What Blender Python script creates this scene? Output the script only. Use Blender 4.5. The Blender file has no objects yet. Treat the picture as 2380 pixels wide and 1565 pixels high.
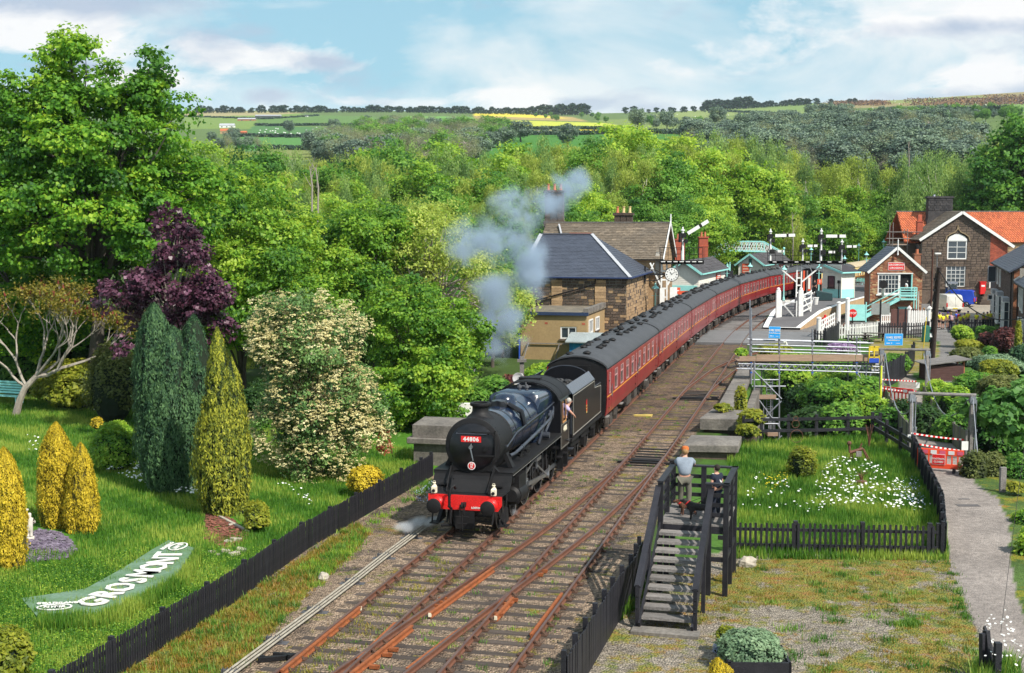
import bpy,bmesh,math,random
import numpy as np
from mathutils import Vector,Matrix,noise as mnoise
R=random.Random(7);NR=np.random.RandomState(7)
sc=bpy.context.scene
C=sc.collection
rad=math.radians
PIT=.0903;CAMH=10.03;FD=3022.5;PCX,PCY=1190.,782.4
cam=bpy.data.cameras.new('camera');camo=bpy.data.objects.new('camera',cam);C.objects.link(camo)
camo.location=(0,0,CAMH);camo.rotation_euler=(math.pi/2-PIT,0,0)
cam.sensor_width=36;cam.lens=36*FD/2380;cam.clip_start=.5;cam.clip_end=9000
sc.camera=camo
SUN=Vector((.56,-.6,.86)).normalized()
elev=math.asin(SUN.z);azi=math.atan2(SUN.x,SUN.y)
sl=bpy.data.lights.new('sun','SUN');sl.energy=4.6;sl.angle=rad(.6);sl.color=(1,.94,.84)
so=bpy.data.objects.new('sun',sl);C.objects.link(so);so.rotation_euler=SUN.to_track_quat('Z','Y').to_euler()
so.location=(0,0,60)
sc.view_settings.view_transform='Standard';sc.view_settings.look='None';sc.view_settings.exposure=0.5;sc.view_settings.gamma=1
sc.view_settings.use_curve_mapping=False
sc.cycles.max_bounces=5;sc.cycles.diffuse_bounces=3;sc.cycles.glossy_bounces=2;sc.cycles.transmission_bounces=3
sc.cycles.transparent_max_bounces=6;sc.cycles.volume_bounces=1
sc.cycles.volume_step_rate=2.0;sc.cycles.volume_max_steps=128
sc.cycles.use_denoising=True
W=bpy.data.worlds.new('World');sc.world=W;W.use_nodes=True
def world():
 nt=W.node_tree;N=nt.nodes;L=nt.links;N.clear()
 def n(t,**k):
  x=N.new(t)
  for a,b in k.items():setattr(x,a,b)
  return x
 def mth(op,a,b=None,c=None,clamp=False):
  x=n('ShaderNodeMath',operation=op,use_clamp=clamp)
  for i,s in enumerate((a,b,c)):
   if s is None:continue
   if isinstance(s,(int,float)):x.inputs[i].default_value=s
   else:L.new(s,x.inputs[i])
  return x.outputs[0]
 def mix(f,a,b):
  x=n('ShaderNodeMix',data_type='RGBA')
  for s,i in((f,0),(a,6),(b,7)):
   if hasattr(s,'links'):L.new(s,x.inputs[i])
   else:x.inputs[i].default_value=s
  return x.outputs[2]
 def ramp(f,pts):
  x=n('ShaderNodeValToRGB');e=x.color_ramp.elements
  while len(e)<len(pts):e.new(.5)
  for q,(p,v)in zip(e,pts):q.position=p;q.color=(v,v,v,1)
  L.new(f,x.inputs[0]);return x.outputs[0]
 sky=n('ShaderNodeTexSky',sky_type='NISHITA',sun_disc=False,sun_elevation=elev,sun_rotation=azi,altitude=50,air_density=1.0,dust_density=1.2,ozone_density=1.5)
 tc=n('ShaderNodeTexCoord');d=tc.outputs['Generated']
 sep=n('ShaderNodeSeparateXYZ');L.new(d,sep.inputs[0])
 X,Y,Z=sep.outputs
 zz=mth('MAXIMUM',Z,.0)
 den=mth('ADD',zz,.10)
 cx=mth('DIVIDE',X,den);cy=mth('DIVIDE',Y,den)
 cmb=n('ShaderNodeCombineXYZ');L.new(cx,cmb.inputs[0]);L.new(cy,cmb.inputs[1]);L.new(mth('MULTIPLY',Z,6.0),cmb.inputs[2])
 def noi(scale,detail,rough,off,src=cmb.outputs[0],dist=0.0):
  mp=n('ShaderNodeMapping');mp.inputs[1].default_value=off;L.new(src,mp.inputs[0])
  x=n('ShaderNodeTexNoise');x.inputs['Scale'].default_value=scale;x.inputs['Detail'].default_value=detail;x.inputs['Roughness'].default_value=rough
  x.inputs['Distortion'].default_value=dist
  L.new(mp.outputs[0],x.inputs['Vector']);return x.outputs['Fac']
 def blob(az,el,ra,re):
  v=(math.sin(rad(az)),0,math.sin(rad(el)))
  a=mth('DIVIDE',mth('SUBTRACT',mth('DIVIDE',X,mth('MAXIMUM',Y,.05)),math.tan(rad(az))),math.tan(rad(ra)))
  e=mth('DIVIDE',mth('SUBTRACT',Z,v[2]),math.sin(rad(re)))
  r2=mth('ADD',mth('MULTIPLY',a,a),mth('MULTIPLY',e,e))
  g=mth('POWER',2.718,mth('MULTIPLY',r2,-1.0))
  return mth('MULTIPLY',g,ramp(Y,[(.05,0),(.3,1)]))
 st=n('ShaderNodeMapping');st.inputs[3].default_value=(1,1,2.3);L.new(d,st.inputs[0]);sd=st.outputs[0]
 n1=noi(4.2,8,.56,(3.1,1.7,.4),src=sd,dist=.5)
 n3=noi(2.2,4,.5,(1.0,7.0,5.0),src=sd)
 veil=ramp(mth('ADD',mth('MULTIPLY',n3,.45),mth('MULTIPLY',n1,.55)),[(.45,.0),(.55,1)])
 n4=noi(9,8,.6,(2.0,5.0,1.0),src=sd,dist=.3)
 bl=[blob(-20,7.7,8,1.3),blob(-12.5,7.0,4,.9),blob(-5.5,5.0,3,.4),blob(.2,5.3,3.0,.7),blob(20.5,8.4,4.2,.75),blob(20.5,5.6,4.2,.75),blob(17.2,8.0,2.0,.4),blob(-16,5.8,3.5,.6)]
 acc=bl[0]
 for b in bl[1:]:acc=mth('MAXIMUM',acc,b)
 cum=ramp(mth('ADD',mth('MULTIPLY',acc,.75),mth('MULTIPLY',mth('SUBTRACT',n4,.5),2.6)),[(.3,0),(.62,1)])
 gb=[blob(-20,8.9,8,.7),blob(-12.5,7.3,3.4,.8),blob(20,7.75,5,.45),blob(20,5.0,5,.42),blob(-8.3,6.7,1.6,.5),blob(-10.5,5.2,1.2,.35),blob(6.2,4.7,1.8,.35),blob(3.0,4.9,1.4,.3),blob(-18,6.2,3,.25)]
 ga=gb[0]
 for b in gb[1:]:ga=mth('MAXIMUM',ga,b)
 n5=noi(12,7,.6,(4.0,1.0,8.0),src=sd,dist=.3)
 gray=ramp(mth('ADD',mth('MULTIPLY',ga,.85),mth('MULTIPLY',mth('SUBTRACT',n5,.5),2.4)),[(.2,0),(.85,1)])
 blue=mix(ramp(Z,[(.0,1),(.25,.6)]),sky.outputs[0],(3.1,5.9,7.3,1))
 base=mix(veil,blue,(7.3,7.9,8.2,1))
 c2=mix(mth('MULTIPLY',cum,.95),base,(8.8,8.7,8.7,1))
 c3=mix(mth('MULTIPLY',gray,.92),c2,(4.2,5.0,6.3,1))
 hz=mix(ramp(Z,[(.06,.5),(.1,0)]),c3,(8.0,8.7,8.9,1))
 bg=n('ShaderNodeBackground');bg.inputs[1].default_value=.082;L.new(hz,bg.inputs[0])
 out=n('ShaderNodeOutputWorld');L.new(bg.outputs[0],out.inputs[0])
world()
cP,sP=math.cos(PIT),math.sin(PIT)
def G(x,y,z=0.):
 v=(PCY-y)/FD;D=((x-PCX)/FD,cP+v*sP,-sP+v*cP);t=(z-CAMH)/D[2]
 return Vector((D[0]*t,D[1]*t,z))
def at(x,y,Y):
 v=(PCY-y)/FD;D=((x-PCX)/FD,cP+v*sP,-sP+v*cP);t=Y/D[1]
 return Vector((D[0]*t,Y,CAMH+D[2]*t))
def toscreen(X,Y,Z):
 Z=Z-CAMH;d=Y*cP-Z*sP;u=Y*sP+Z*cP
 return PCX+FD*X/d,PCY-FD*u/d
TX,TY,TH=-1.4919,40.44,.2347
TS,TC=math.sin(TH),math.cos(TH)
def T(lon,lat,z=0.):
 return Vector((TX+TS*lon+TC*lat,TY+TC*lon-TS*lat,z))
def tag(o,label=None,cat=None,group=None,kind=None):
 for k,v in(('label',label),('category',cat),('group',group),('kind',kind)):
  if v is not None:o[k]=v
 return o
def thing(name,label,cat,loc=(0,0,0),rz=0,group=None):
 o=bpy.data.objects.new(name,None);C.objects.link(o);o.location=loc;o.rotation_euler=(0,0,rz)
 o.empty_display_size=.3
 return tag(o,label,cat,group)
def link(name,me,parent=None):
 o=bpy.data.objects.new(name,me);C.objects.link(o)
 if parent is not None:o.parent=parent
 return o
def dup(root,loc=None,rz=None,scale=None,label=None,group=None,parent=None):
 r=root.copy();C.objects.link(r)
 if parent is not None:r.parent=parent
 if loc is not None:r.location=loc
 if rz is not None:r.rotation_euler=(0,0,rz)
 if scale is not None:r.scale=(scale,)*3 if isinstance(scale,(int,float))else scale
 if label:r['label']=label
 if group:r['group']=group
 for ch in root.children:dup(ch,parent=r)
 return r
def basis(z):
 z=z.normalized();a=Vector((0,0,1))if abs(z.z)<.95 else Vector((0,1,0))
 x=a.cross(z).normalized();return x,z.cross(x),z
class MB:
 def __init__(s):s.v=[];s.f=[];s.m=[];s.cur=0
 def mat(s,i):s.cur=i;return s
 def add(s,vs,fs):
  b=len(s.v);s.v+=[tuple(p)for p in vs]
  for f in fs:s.f.append(tuple(b+i for i in f));s.m.append(s.cur)
  return s
 def box(s,x0,y0,z0,x1,y1,z1):
  x0,x1=min(x0,x1),max(x0,x1);y0,y1=min(y0,y1),max(y0,y1);z0,z1=min(z0,z1),max(z0,z1)
  return s.add([(x0,y0,z0),(x1,y0,z0),(x1,y1,z0),(x0,y1,z0),(x0,y0,z1),(x1,y0,z1),(x1,y1,z1),(x0,y1,z1)],
[(0,3,2,1),(4,5,6,7),(0,1,5,4),(1,2,6,5),(2,3,7,6),(3,0,4,7)])
 def cbox(s,c,d,rz=0):
  ca,sa=math.cos(rz),math.sin(rz);vs=[]
  for z in(-.5,.5):
   for x,y in((-.5,-.5),(.5,-.5),(.5,.5),(-.5,.5)):
    a,b=x*d[0],y*d[1];vs.append((c[0]+a*ca-b*sa,c[1]+a*sa+b*ca,c[2]+z*d[2]))
  return s.add(vs,[(0,3,2,1),(4,5,6,7),(0,1,5,4),(1,2,6,5),(2,3,7,6),(3,0,4,7)])
 def beam(s,p0,p1,w,h=None,up=(0,0,1)):
  h=w if h is None else h
  p0=Vector(p0);p1=Vector(p1);d=(p1-p0);u=Vector(up)
  x=d.cross(u)
  if x.length<1e-6:x=d.cross(Vector((0,1,0)))
  x.normalize();y=x.cross(d).normalized();vs=[]
  for p in(p0,p1):
   for a,b in((-1,-1),(1,-1),(1,1),(-1,1)):vs.append(p+x*(a*w/2)+y*(b*h/2))
  return s.add(vs,[(0,1,2,3),(7,6,5,4),(0,4,5,1),(1,5,6,2),(2,6,7,3),(3,7,4,0)])
 def tube(s,pts,rs,n=8,caps=True):
  pts=[Vector(p)for p in pts]
  if isinstance(rs,(int,float)):rs=[rs]*len(pts)
  vs=[];k=len(pts);px=None
  for i,p in enumerate(pts):
   d=(pts[min(i+1,k-1)]-pts[max(i-1,0)])
   if d.length<1e-9:d=Vector((0,0,1))
   d.normalize()
   if px is None:x,y,_=basis(d)
   else:
    x=px-d*px.dot(d)
    if x.length<1e-5:x,y,_=basis(d)
    x.normalize();y=d.cross(x)
   px=x
   for j in range(n):
    a=2*math.pi*j/n;vs.append(p+x*(rs[i]*math.cos(a))+y*(rs[i]*math.sin(a)))
  fs=[]
  for i in range(k-1):
   for j in range(n):fs.append((i*n+j,i*n+(j+1)%n,(i+1)*n+(j+1)%n,(i+1)*n+j))
  if caps:fs.append(tuple(range(n-1,-1,-1)));fs.append(tuple(range((k-1)*n,k*n)))
  return s.add(vs,fs)
 def cyl(s,p0,p1,r0,r1=None,n=12,caps=True):
  return s.tube([p0,p1],[r0,r0 if r1 is None else r1],n,caps)
 def lathe(s,c,prof,axis=(0,0,1),n=16):
  c=Vector(c);x,y,z=basis(Vector(axis));vs=[];fs=[];k=len(prof)
  for r,h in prof:
   for j in range(n):
    a=2*math.pi*j/n;vs.append(c+z*h+x*(r*math.cos(a))+y*(r*math.sin(a)))
  for i in range(k-1):
   for j in range(n):fs.append((i*n+j,i*n+(j+1)%n,(i+1)*n+(j+1)%n,(i+1)*n+j))
  fs.append(tuple(range(n-1,-1,-1)));fs.append(tuple(range((k-1)*n,k*n)))
  return s.add(vs,fs)
 def prism(s,poly,vec):
  poly=[Vector(p)for p in poly];vec=Vector(vec);k=len(poly)
  return s.add(poly+[p+vec for p in poly],[tuple(range(k-1,-1,-1)),tuple(range(k,2*k))]+[(i,(i+1)%k,k+(i+1)%k,k+i)for i in range(k)])
 def poly(s,pts):return s.add(pts,[tuple(range(len(pts)))])
 def loft(s,rings,closed=True,caps=True):
  n=len(rings[0]);vs=[p for r in rings for p in r];fs=[]
  for i in range(len(rings)-1):
   for j in range(n if closed else n-1):fs.append((i*n+j,i*n+(j+1)%n,(i+1)*n+(j+1)%n,(i+1)*n+j))
  if caps:fs.append(tuple(range(n-1,-1,-1)));fs.append(tuple(range((len(rings)-1)*n,len(rings)*n)))
  return s.add(vs,fs)
 def sph(s,c,r,n=10,m=7):
  r=(r,)*3 if isinstance(r,(int,float))else r;vs=[];fs=[]
  for i in range(1,m):
   t=math.pi*i/m
   for j in range(n):
    a=2*math.pi*j/n;vs.append((c[0]+r[0]*math.sin(t)*math.cos(a),c[1]+r[1]*math.sin(t)*math.sin(a),c[2]+r[2]*math.cos(t)))
  b=len(vs);vs+=[(c[0],c[1],c[2]+r[2]),(c[0],c[1],c[2]-r[2])]
  for i in range(m-2):
   for j in range(n):fs.append((i*n+j,(i+1)*n+j,(i+1)*n+(j+1)%n,i*n+(j+1)%n))
  for j in range(n):fs.append((b,j,(j+1)%n));fs.append((b+1,(m-2)*n+(j+1)%n,(m-2)*n+j))
  return s.add(vs,fs)
 def mesh(s,name,mats,smooth=False):
  me=bpy.data.meshes.new(name);me.from_pydata(s.v,[],s.f)
  if not isinstance(mats,(list,tuple)):mats=[mats]
  for m in mats:me.materials.append(m)
  if len(mats)>1:me.polygons.foreach_set('material_index',s.m)
  if smooth:me.polygons.foreach_set('use_smooth',[True]*len(s.f))
  me.update();return me
 def build(s,name,mats,parent=None,smooth=False,bevel=0,label=None,cat=None,group=None,kind=None):
  me=s.mesh(name,mats,smooth);o=link(name,me,parent)
  if bevel:
   b=o.modifiers.new('bevel','BEVEL');b.width=bevel;b.segments=2 if smooth else 1;b.limit_method='ANGLE';b.angle_limit=rad(40)
  elif smooth:
   try:me.set_sharp_from_angle(angle=rad(40))
   except Exception:pass
  return tag(o,label,cat,group,kind)
def fastmesh(name,V,F,mats,mi=None,attr=None,smooth=False):
 V=np.asarray(V,dtype=np.float32);F=np.asarray(F,dtype=np.int32)
 me=bpy.data.meshes.new(name);me.vertices.add(len(V));me.vertices.foreach_set('co',V.ravel())
 k=F.shape[1];me.loops.add(F.size);me.loops.foreach_set('vertex_index',F.ravel())
 me.polygons.add(len(F));me.polygons.foreach_set('loop_start',np.arange(0,F.size,k,dtype=np.int32))
 try:me.polygons.foreach_set('loop_total',np.full(len(F),k,dtype=np.int32))
 except Exception:pass
 if not isinstance(mats,(list,tuple)):mats=[mats]
 for m in mats:me.materials.append(m)
 if mi is not None:me.polygons.foreach_set('material_index',np.asarray(mi,dtype=np.int32))
 if smooth:me.polygons.foreach_set('use_smooth',np.ones(len(F),dtype=bool))
 if attr is not None:
  for an,arr in attr.items():
   arr=np.asarray(arr,dtype=np.float32)
   if arr.ndim==1:a=me.attributes.new(an,'FLOAT','POINT');a.data.foreach_set('value',arr)
   else:a=me.attributes.new(an,'FLOAT_COLOR','POINT');a.data.foreach_set('color',arr.ravel())
 me.update(calc_edges=True);me.validate();return me
def textmesh(txt,size,mat,ext=.01,align='CENTER',offset=0.,name='lettering',parent=None,loc=(0,0,0),rot=(0,0,0),space=1.0,sx=1.0):
 cu=bpy.data.curves.new('t','FONT');cu.body=txt;cu.size=size;cu.extrude=ext;cu.align_x=align;cu.align_y='CENTER';cu.offset=offset;cu.space_character=space
 cu.resolution_u=2
 o=bpy.data.objects.new('t',cu);C.objects.link(o)
 dg=bpy.context.evaluated_depsgraph_get();me=bpy.data.meshes.new_from_object(o.evaluated_get(dg))
 bpy.data.objects.remove(o);me.materials.clear();me.materials.append(mat);me.name=name
 q=link(name,me,parent);q.location=loc;q.rotation_euler=rot;q.scale=(sx,1,1);return q
def _nt(name):
 m=bpy.data.materials.new(name);m.use_nodes=True;nt=m.node_tree;nt.nodes.clear()
 return m,nt,nt.nodes,nt.links
def M(name,c,c2=None,c3=None,scale=3.,rough=.8,bump=0.,bscale=None,metal=0.,spec=.4,st=(1,1,1),var=0.,fine=.18,isl=False,coat=0.,world_co=False,fscale=None,p=(.35,.65)):
 m,nt,N,L=_nt(name);b=N.new('ShaderNodeBsdfPrincipled');o=N.new('ShaderNodeOutputMaterial');L.new(b.outputs[0],o.inputs[0])
 b.inputs['Roughness'].default_value=rough;b.inputs['Metallic'].default_value=metal
 b.inputs['Specular IOR Level'].default_value=spec;b.inputs['Coat Weight'].default_value=coat
 b.inputs['Coat Roughness'].default_value=.12
 if world_co:tc=N.new('ShaderNodeNewGeometry');co=tc.outputs['Position']
 else:tc=N.new('ShaderNodeTexCoord');co=tc.outputs['Object']
 mp=N.new('ShaderNodeMapping');mp.inputs[3].default_value=st;L.new(co,mp.inputs[0])
 nz=N.new('ShaderNodeTexNoise');nz.inputs['Scale'].default_value=scale;nz.inputs['Detail'].default_value=6;nz.inputs['Roughness'].default_value=.6;L.new(mp.outputs[0],nz.inputs[0])
 rp=N.new('ShaderNodeValToRGB');e=rp.color_ramp.elements
 c2=c2 or tuple(x*.8 for x in c)
 e[0].position=p[0];e[0].color=(*c,1);e[1].position=p[1];e[1].color=(*c2,1)
 if c3:q=e.new(min(p[1]+.13,.99));q.color=(*c3,1)
 L.new(nz.outputs[0],rp.inputs[0]);col=rp.outputs[0]
 n2=N.new('ShaderNodeTexNoise');n2.inputs['Scale'].default_value=fscale or scale*9;n2.inputs['Detail'].default_value=4;L.new(mp.outputs[0],n2.inputs[0])
 mr=N.new('ShaderNodeMapRange');mr.inputs[1].default_value=.3;mr.inputs[2].default_value=.7;mr.inputs[3].default_value=1-fine;mr.inputs[4].default_value=1+fine;L.new(n2.outputs[0],mr.inputs[0])
 hs=N.new('ShaderNodeHueSaturation');L.new(col,hs.inputs['Color']);val=mr.outputs[0]
 if var:
  if isl:gi=N.new('ShaderNodeNewGeometry');rr=gi.outputs['Random Per Island']
  else:gi=N.new('ShaderNodeObjectInfo');rr=gi.outputs['Random']
  m2=N.new('ShaderNodeMapRange');m2.inputs[3].default_value=1-var;m2.inputs[4].default_value=1+var;L.new(rr,m2.inputs[0])
  mm=N.new('ShaderNodeMath');mm.operation='MULTIPLY';L.new(val,mm.inputs[0]);L.new(m2.outputs[0],mm.inputs[1]);val=mm.outputs[0]
 L.new(val,hs.inputs['Value']);L.new(hs.outputs[0],b.inputs['Base Color'])
 if bump:
  bp=N.new('ShaderNodeBump');bp.inputs['Strength'].default_value=min(bump,1);bp.inputs['Distance'].default_value=.02*max(bump,1)
  if bscale:
   n3=N.new('ShaderNodeTexNoise');n3.inputs['Scale'].default_value=bscale;n3.inputs['Detail'].default_value=5;L.new(mp.outputs[0],n3.inputs[0]);L.new(n3.outputs[0],bp.inputs['Height'])
  else:L.new(n2.outputs[0],bp.inputs['Height'])
  L.new(bp.outputs[0],b.inputs['Normal'])
 return m
def leafmat(name,dark,mid,light,trans=.42,rough=.55,isl=.3):
 m,nt,N,L=_nt(name);o=N.new('ShaderNodeOutputMaterial')
 at_=N.new('ShaderNodeAttribute');at_.attribute_name='tint'
 gi=N.new('ShaderNodeNewGeometry');oi=N.new('ShaderNodeObjectInfo')
 a=N.new('ShaderNodeMath');a.operation='MULTIPLY_ADD';L.new(gi.outputs['Random Per Island'],a.inputs[0]);a.inputs[1].default_value=isl;L.new(at_.outputs['Fac'],a.inputs[2])
 a2=N.new('ShaderNodeMath');a2.operation='MULTIPLY_ADD';L.new(oi.outputs['Random'],a2.inputs[0]);a2.inputs[1].default_value=.3;L.new(a.outputs[0],a2.inputs[2])
 a3=N.new('ShaderNodeMath');a3.operation='SUBTRACT';L.new(a2.outputs[0],a3.inputs[0]);a3.inputs[1].default_value=.15+isl/2
 rp=N.new('ShaderNodeValToRGB');e=rp.color_ramp.elements;e[0].color=(*dark,1);e[0].position=.08;e[1].color=(*light,1);e[1].position=.92
 q=e.new(.5);q.color=(*mid,1);L.new(a3.outputs[0],rp.inputs[0])
 b=N.new('ShaderNodeBsdfPrincipled');b.inputs['Roughness'].default_value=rough;b.inputs['Specular IOR Level'].default_value=.35;L.new(rp.outputs[0],b.inputs['Base Color'])
 t=N.new('ShaderNodeBsdfTranslucent');hs=N.new('ShaderNodeHueSaturation');hs.inputs['Value'].default_value=1.5;hs.inputs['Hue'].default_value=.485;L.new(rp.outputs[0],hs.inputs['Color']);L.new(hs.outputs[0],t.inputs[0])
 mx=N.new('ShaderNodeMixShader');mx.inputs[0].default_value=trans;L.new(b.outputs[0],mx.inputs[1]);L.new(t.outputs[0],mx.inputs[2]);L.new(mx.outputs[0],o.inputs[0])
 return m
def glass(name,c=(.03,.04,.05),rough=.08):
 return M(name,c,tuple(x*1.6+.005 for x in c),scale=.6,rough=rough,spec=.8,fine=.1)
m_rust=M('rusty_rail',(.16,.066,.038),(.11,.047,.03),(.22,.09,.05),scale=2,rough=.7,bump=.3,st=(1,1,1))
m_railtop=M('rail_head_worn',(.17,.1,.08),(.11,.062,.05),scale=1.2,rough=.42,metal=.35)
m_orange=M('orange_rust',(.3,.09,.028),(.2,.06,.02),(.38,.14,.05),scale=5,rough=.9,bump=.4)
m_sleeper=M('creosoted_timber',(.055,.042,.036),(.09,.068,.055),(.14,.115,.095),scale=2.5,rough=.9,bump=.8,st=(1,6,1),var=.3,bscale=20)
m_stain=M('black_stained_timber',(.012,.012,.017),(.022,.021,.027),scale=4,rough=.55,bump=.5,bscale=30,var=.25,spec=.35)
m_black=M('black_loco_paint',(.005,.005,.007),(.009,.009,.012),scale=1.5,rough=.3,spec=.35,coat=.2,fine=.3)
m_soot=M('sooty_black',(.006,.0058,.007),(.012,.011,.012),scale=3,rough=.6,spec=.3,fine=.3)
m_blueblack=M('polished_black_sky_sheen',(.006,.012,.03),(.009,.018,.042),scale=1.2,rough=.2,spec=.6,coat=.35,fine=.2)  # black paint with the sky's blue reflection put into its base colour
m_steel=M('bright_steel',(.42,.44,.48),(.3,.31,.33),scale=4,rough=.3,metal=.85)
m_pipe=M('painted_steel_pipe',(.07,.08,.1),(.04,.045,.06),scale=4,rough=.35,metal=.3)
m_galv=M('galvanised_tube',(.3,.32,.36),(.2,.21,.24),(.4,.41,.45),scale=1.5,rough=.45,metal=.4,var=.2,isl=True)
m_red=M('buffer_beam_red',(.72,.02,.018),(.62,.015,.015),scale=2,rough=.4,coat=.2)
m_redplate=M('number_plate_red',(.7,.02,.02),scale=2,rough=.4)
m_white=M('white_paint',(.78,.78,.77),(.66,.66,.64),scale=3,rough=.6,fine=.06)
m_cream=M('cream_paint',(.78,.72,.56),(.7,.63,.47),scale=3,rough=.6)
m_teal=M('pale_turquoise_paint',(.33,.72,.68),(.27,.62,.6),scale=2,rough=.55,fine=.07)
m_maroon=M('maroon_coach_paint',(.32,.02,.024),(.22,.014,.018),(.38,.045,.05),scale=1.1,rough=.33,st=(1,1,.5),coat=.3,fine=.25,fscale=14)
m_roofgrey=M('grey_coach_roof',(.06,.062,.07),(.045,.047,.053),(.1,.1,.105),scale=.9,rough=.72,fine=.15,bump=.2)
m_gold=M('orange_lining',(.75,.32,.04),scale=2,rough=.5)
m_glass=glass('window_glass')
m_curtain=M('net_curtain',(.62,.62,.6),(.48,.48,.47),scale=10,rough=.9,st=(6,6,.3))
m_coal=M('coal',(.012,.012,.013),(.03,.03,.032),scale=9,rough=.45,bump=1,bscale=12)
m_skin=M('skin',(.55,.3,.21),(.48,.25,.18),scale=6,rough=.6,fine=.05)
m_concrete=M('weathered_stone',(.11,.1,.092),(.2,.18,.16),(.06,.056,.055),scale=1.1,rough=.9,bump=.7,bscale=14,fine=.25)
m_darkstone=M('sooty_stone',(.075,.055,.045),(.12,.088,.065),(.04,.033,.03),scale=1.3,rough=.9,bump=.6,bscale=12,var=.35,fine=.22)
m_mortar=M('mortar',(.34,.31,.27),(.25,.23,.2),scale=3,rough=.95)
m_buffstone=M('buff_sandstone',(.4,.27,.15),(.3,.2,.115),(.2,.14,.09),scale=1.6,rough=.9,bump=.5,bscale=12,var=.3,fine=.2)
m_slate=M('blue_slate',(.065,.075,.105),(.05,.057,.08),(.1,.11,.14),scale=1.1,rough=.5,var=.22,fine=.15)
m_stoneslate=M('brown_stone_slate',(.19,.15,.11),(.14,.115,.09),(.1,.1,.1),scale=.5,rough=.85,var=.3,fine=.2,world_co=True)
m_lead=M('lead_flashing',(.42,.43,.46),(.32,.33,.36),scale=3,rough=.6)
m_brickpale=M('pale_mottled_brick',(.5,.36,.2),(.4,.26,.14),scale=3,rough=.9,var=.3,isl=True)
m_brick=M('mottled_brick',(.36,.15,.075),(.22,.09,.055),(.45,.25,.12),scale=3,rough=.9,var=.35,isl=True,fine=.2)
m_redbrick=M('red_brick',(.38,.09,.05),(.28,.065,.04),scale=3,rough=.9,var=.25,isl=True,fine=.2)
m_darkbrick=M('dark_brick',(.085,.06,.055),(.13,.09,.075),(.05,.04,.04),scale=2,rough=.9,var=.35,isl=True,fine=.2)
m_pantile=M('clay_pantile',(.5,.14,.055),(.4,.1,.045),(.3,.09,.05),scale=1.2,rough=.8,var=.22,isl=True,fine=.2)
m_render=M('ochre_render',(.37,.26,.13),(.31,.215,.11),(.22,.16,.09),scale=.7,rough=.9,fine=.1,p=(.35,.7))
m_terracotta=M('terracotta',(.5,.17,.08),(.4,.13,.07),scale=6,rough=.8)
m_buffpot=M('buff_pot',(.62,.47,.24),(.5,.36,.18),scale=6,rough=.8)
m_gwood=M('weathered_grey_timber',(.24,.22,.21),(.15,.14,.135),(.32,.3,.28),scale=2.2,rough=.9,bump=.8,bscale=22,st=(1,5,1),var=.2,fine=.25)
m_tarmac=M('tarmac',(.15,.135,.13),(.11,.1,.1),scale=.6,rough=.9,bump=.3,world_co=True,fscale=40)
m_bark=M('bark',(.1,.085,.07),(.06,.05,.042),(.15,.13,.1),scale=3,rough=.95,bump=1,bscale=8,st=(1,1,.25))
m_barkpale=M('pale_grey_bark',(.36,.32,.27),(.22,.19,.165),scale=3,rough=.9,bump=.6,st=(1,1,.3))
m_barkbirch=M('birch_bark',(.62,.58,.52),(.35,.32,.29),scale=4,rough=.8,st=(1,1,2))
m_blueplastic=M('blue_sign',(.02,.3,.72),(.018,.26,.66),scale=1,rough=.4,fine=.05)
m_orangeplastic=M('orange_red_plastic',(.85,.09,.03),(.78,.075,.03),scale=2,rough=.45,fine=.08)
m_redplastic=M('red_plastic',(.8,.03,.02),scale=2,rough=.45,fine=.08)
m_plank=M('scaffold_board',(.36,.25,.18),(.27,.18,.125),(.42,.31,.23),scale=2,rough=.85,st=(.4,4,4),var=.15)
m_galvdark=M('dark_grey_metal',(.09,.09,.1),scale=3,rough=.6)
# ground
def inpoly(px,py,poly):
 c=np.zeros(px.shape,bool);n=len(poly);j=n-1
 for i in range(n):
  xi,yi=poly[i];xj,yj=poly[j]
  if yi!=yj:
   t=((yi>py)!=(yj>py))&(px<(xj-xi)*(py-yi)/(yj-yi)+xi)
   c^=t
  j=i
 return c
def smooth(x):x=np.clip(x,0,1);return x*x*(3-2*x)
FPX=[-900,400,900,1300,1600,1900,2100,2400,3300]
FD_=[260,350,450,650,1000,1500,2300,3600]
FY=[[665]*9,[588]*9,[410,405,400,392,392,385,378,372,368],[362,360,352,345,333,322,314,306,298],[330,322,314,308,297,283,276,267,255],
[300,290,284,284,280,262,254,244,232],[262,259,256.5,266,258,239,231,212.5,200],[275,272,270,278,272,252,244,226,214]]
FY=np.array(FY,float)
def far_y(px,Y):
 cols=np.array([np.interp(px,FPX,r)for r in FY])
 u=np.log(np.clip(Y,260,3600));lu=np.log(np.array(FD_,float))
 k=np.clip(np.searchsorted(lu,u)-1,0,len(lu)-2);t=(u-lu[k])/(lu[k+1]-lu[k])
 a=np.take_along_axis(cols,k[None,:],0)[0];b=np.take_along_axis(cols,k[None,:]+1,0)[0]
 return a+(b-a)*t
def wob(X,Y,s,a):
 return a*(np.sin(X/s*1.3+1.7*np.sin(Y/s*.7))+np.sin(Y/s*1.1+2.1*np.sin(X/s*.6)+1))*.5
def inpoly_world(X,Y):
 lat=(X-TX)*TC-(Y-TY)*TS
 return smooth((lat+2.6)/.6)*smooth((6.6-lat)/.8)
def ravine(X,Y):
 near=np.interp(X,[-60,-15,-9,6,11,17,21,60],[74,74,62,60,58.5,60.5,55.5,54]);far=np.interp(X,[-60,-8,2,14,18,22,26,60],[88,84,86,92,86,73,72,72])
 lat=(X-TX)*TC-(Y-TY)*TS
 side=np.where(lat>2,smooth((lat-6.6)/1.2),smooth((-2.6-lat)/1.2))
 return-5.2*smooth((Y-near)/4.)*smooth((far-Y)/5.)*side
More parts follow.
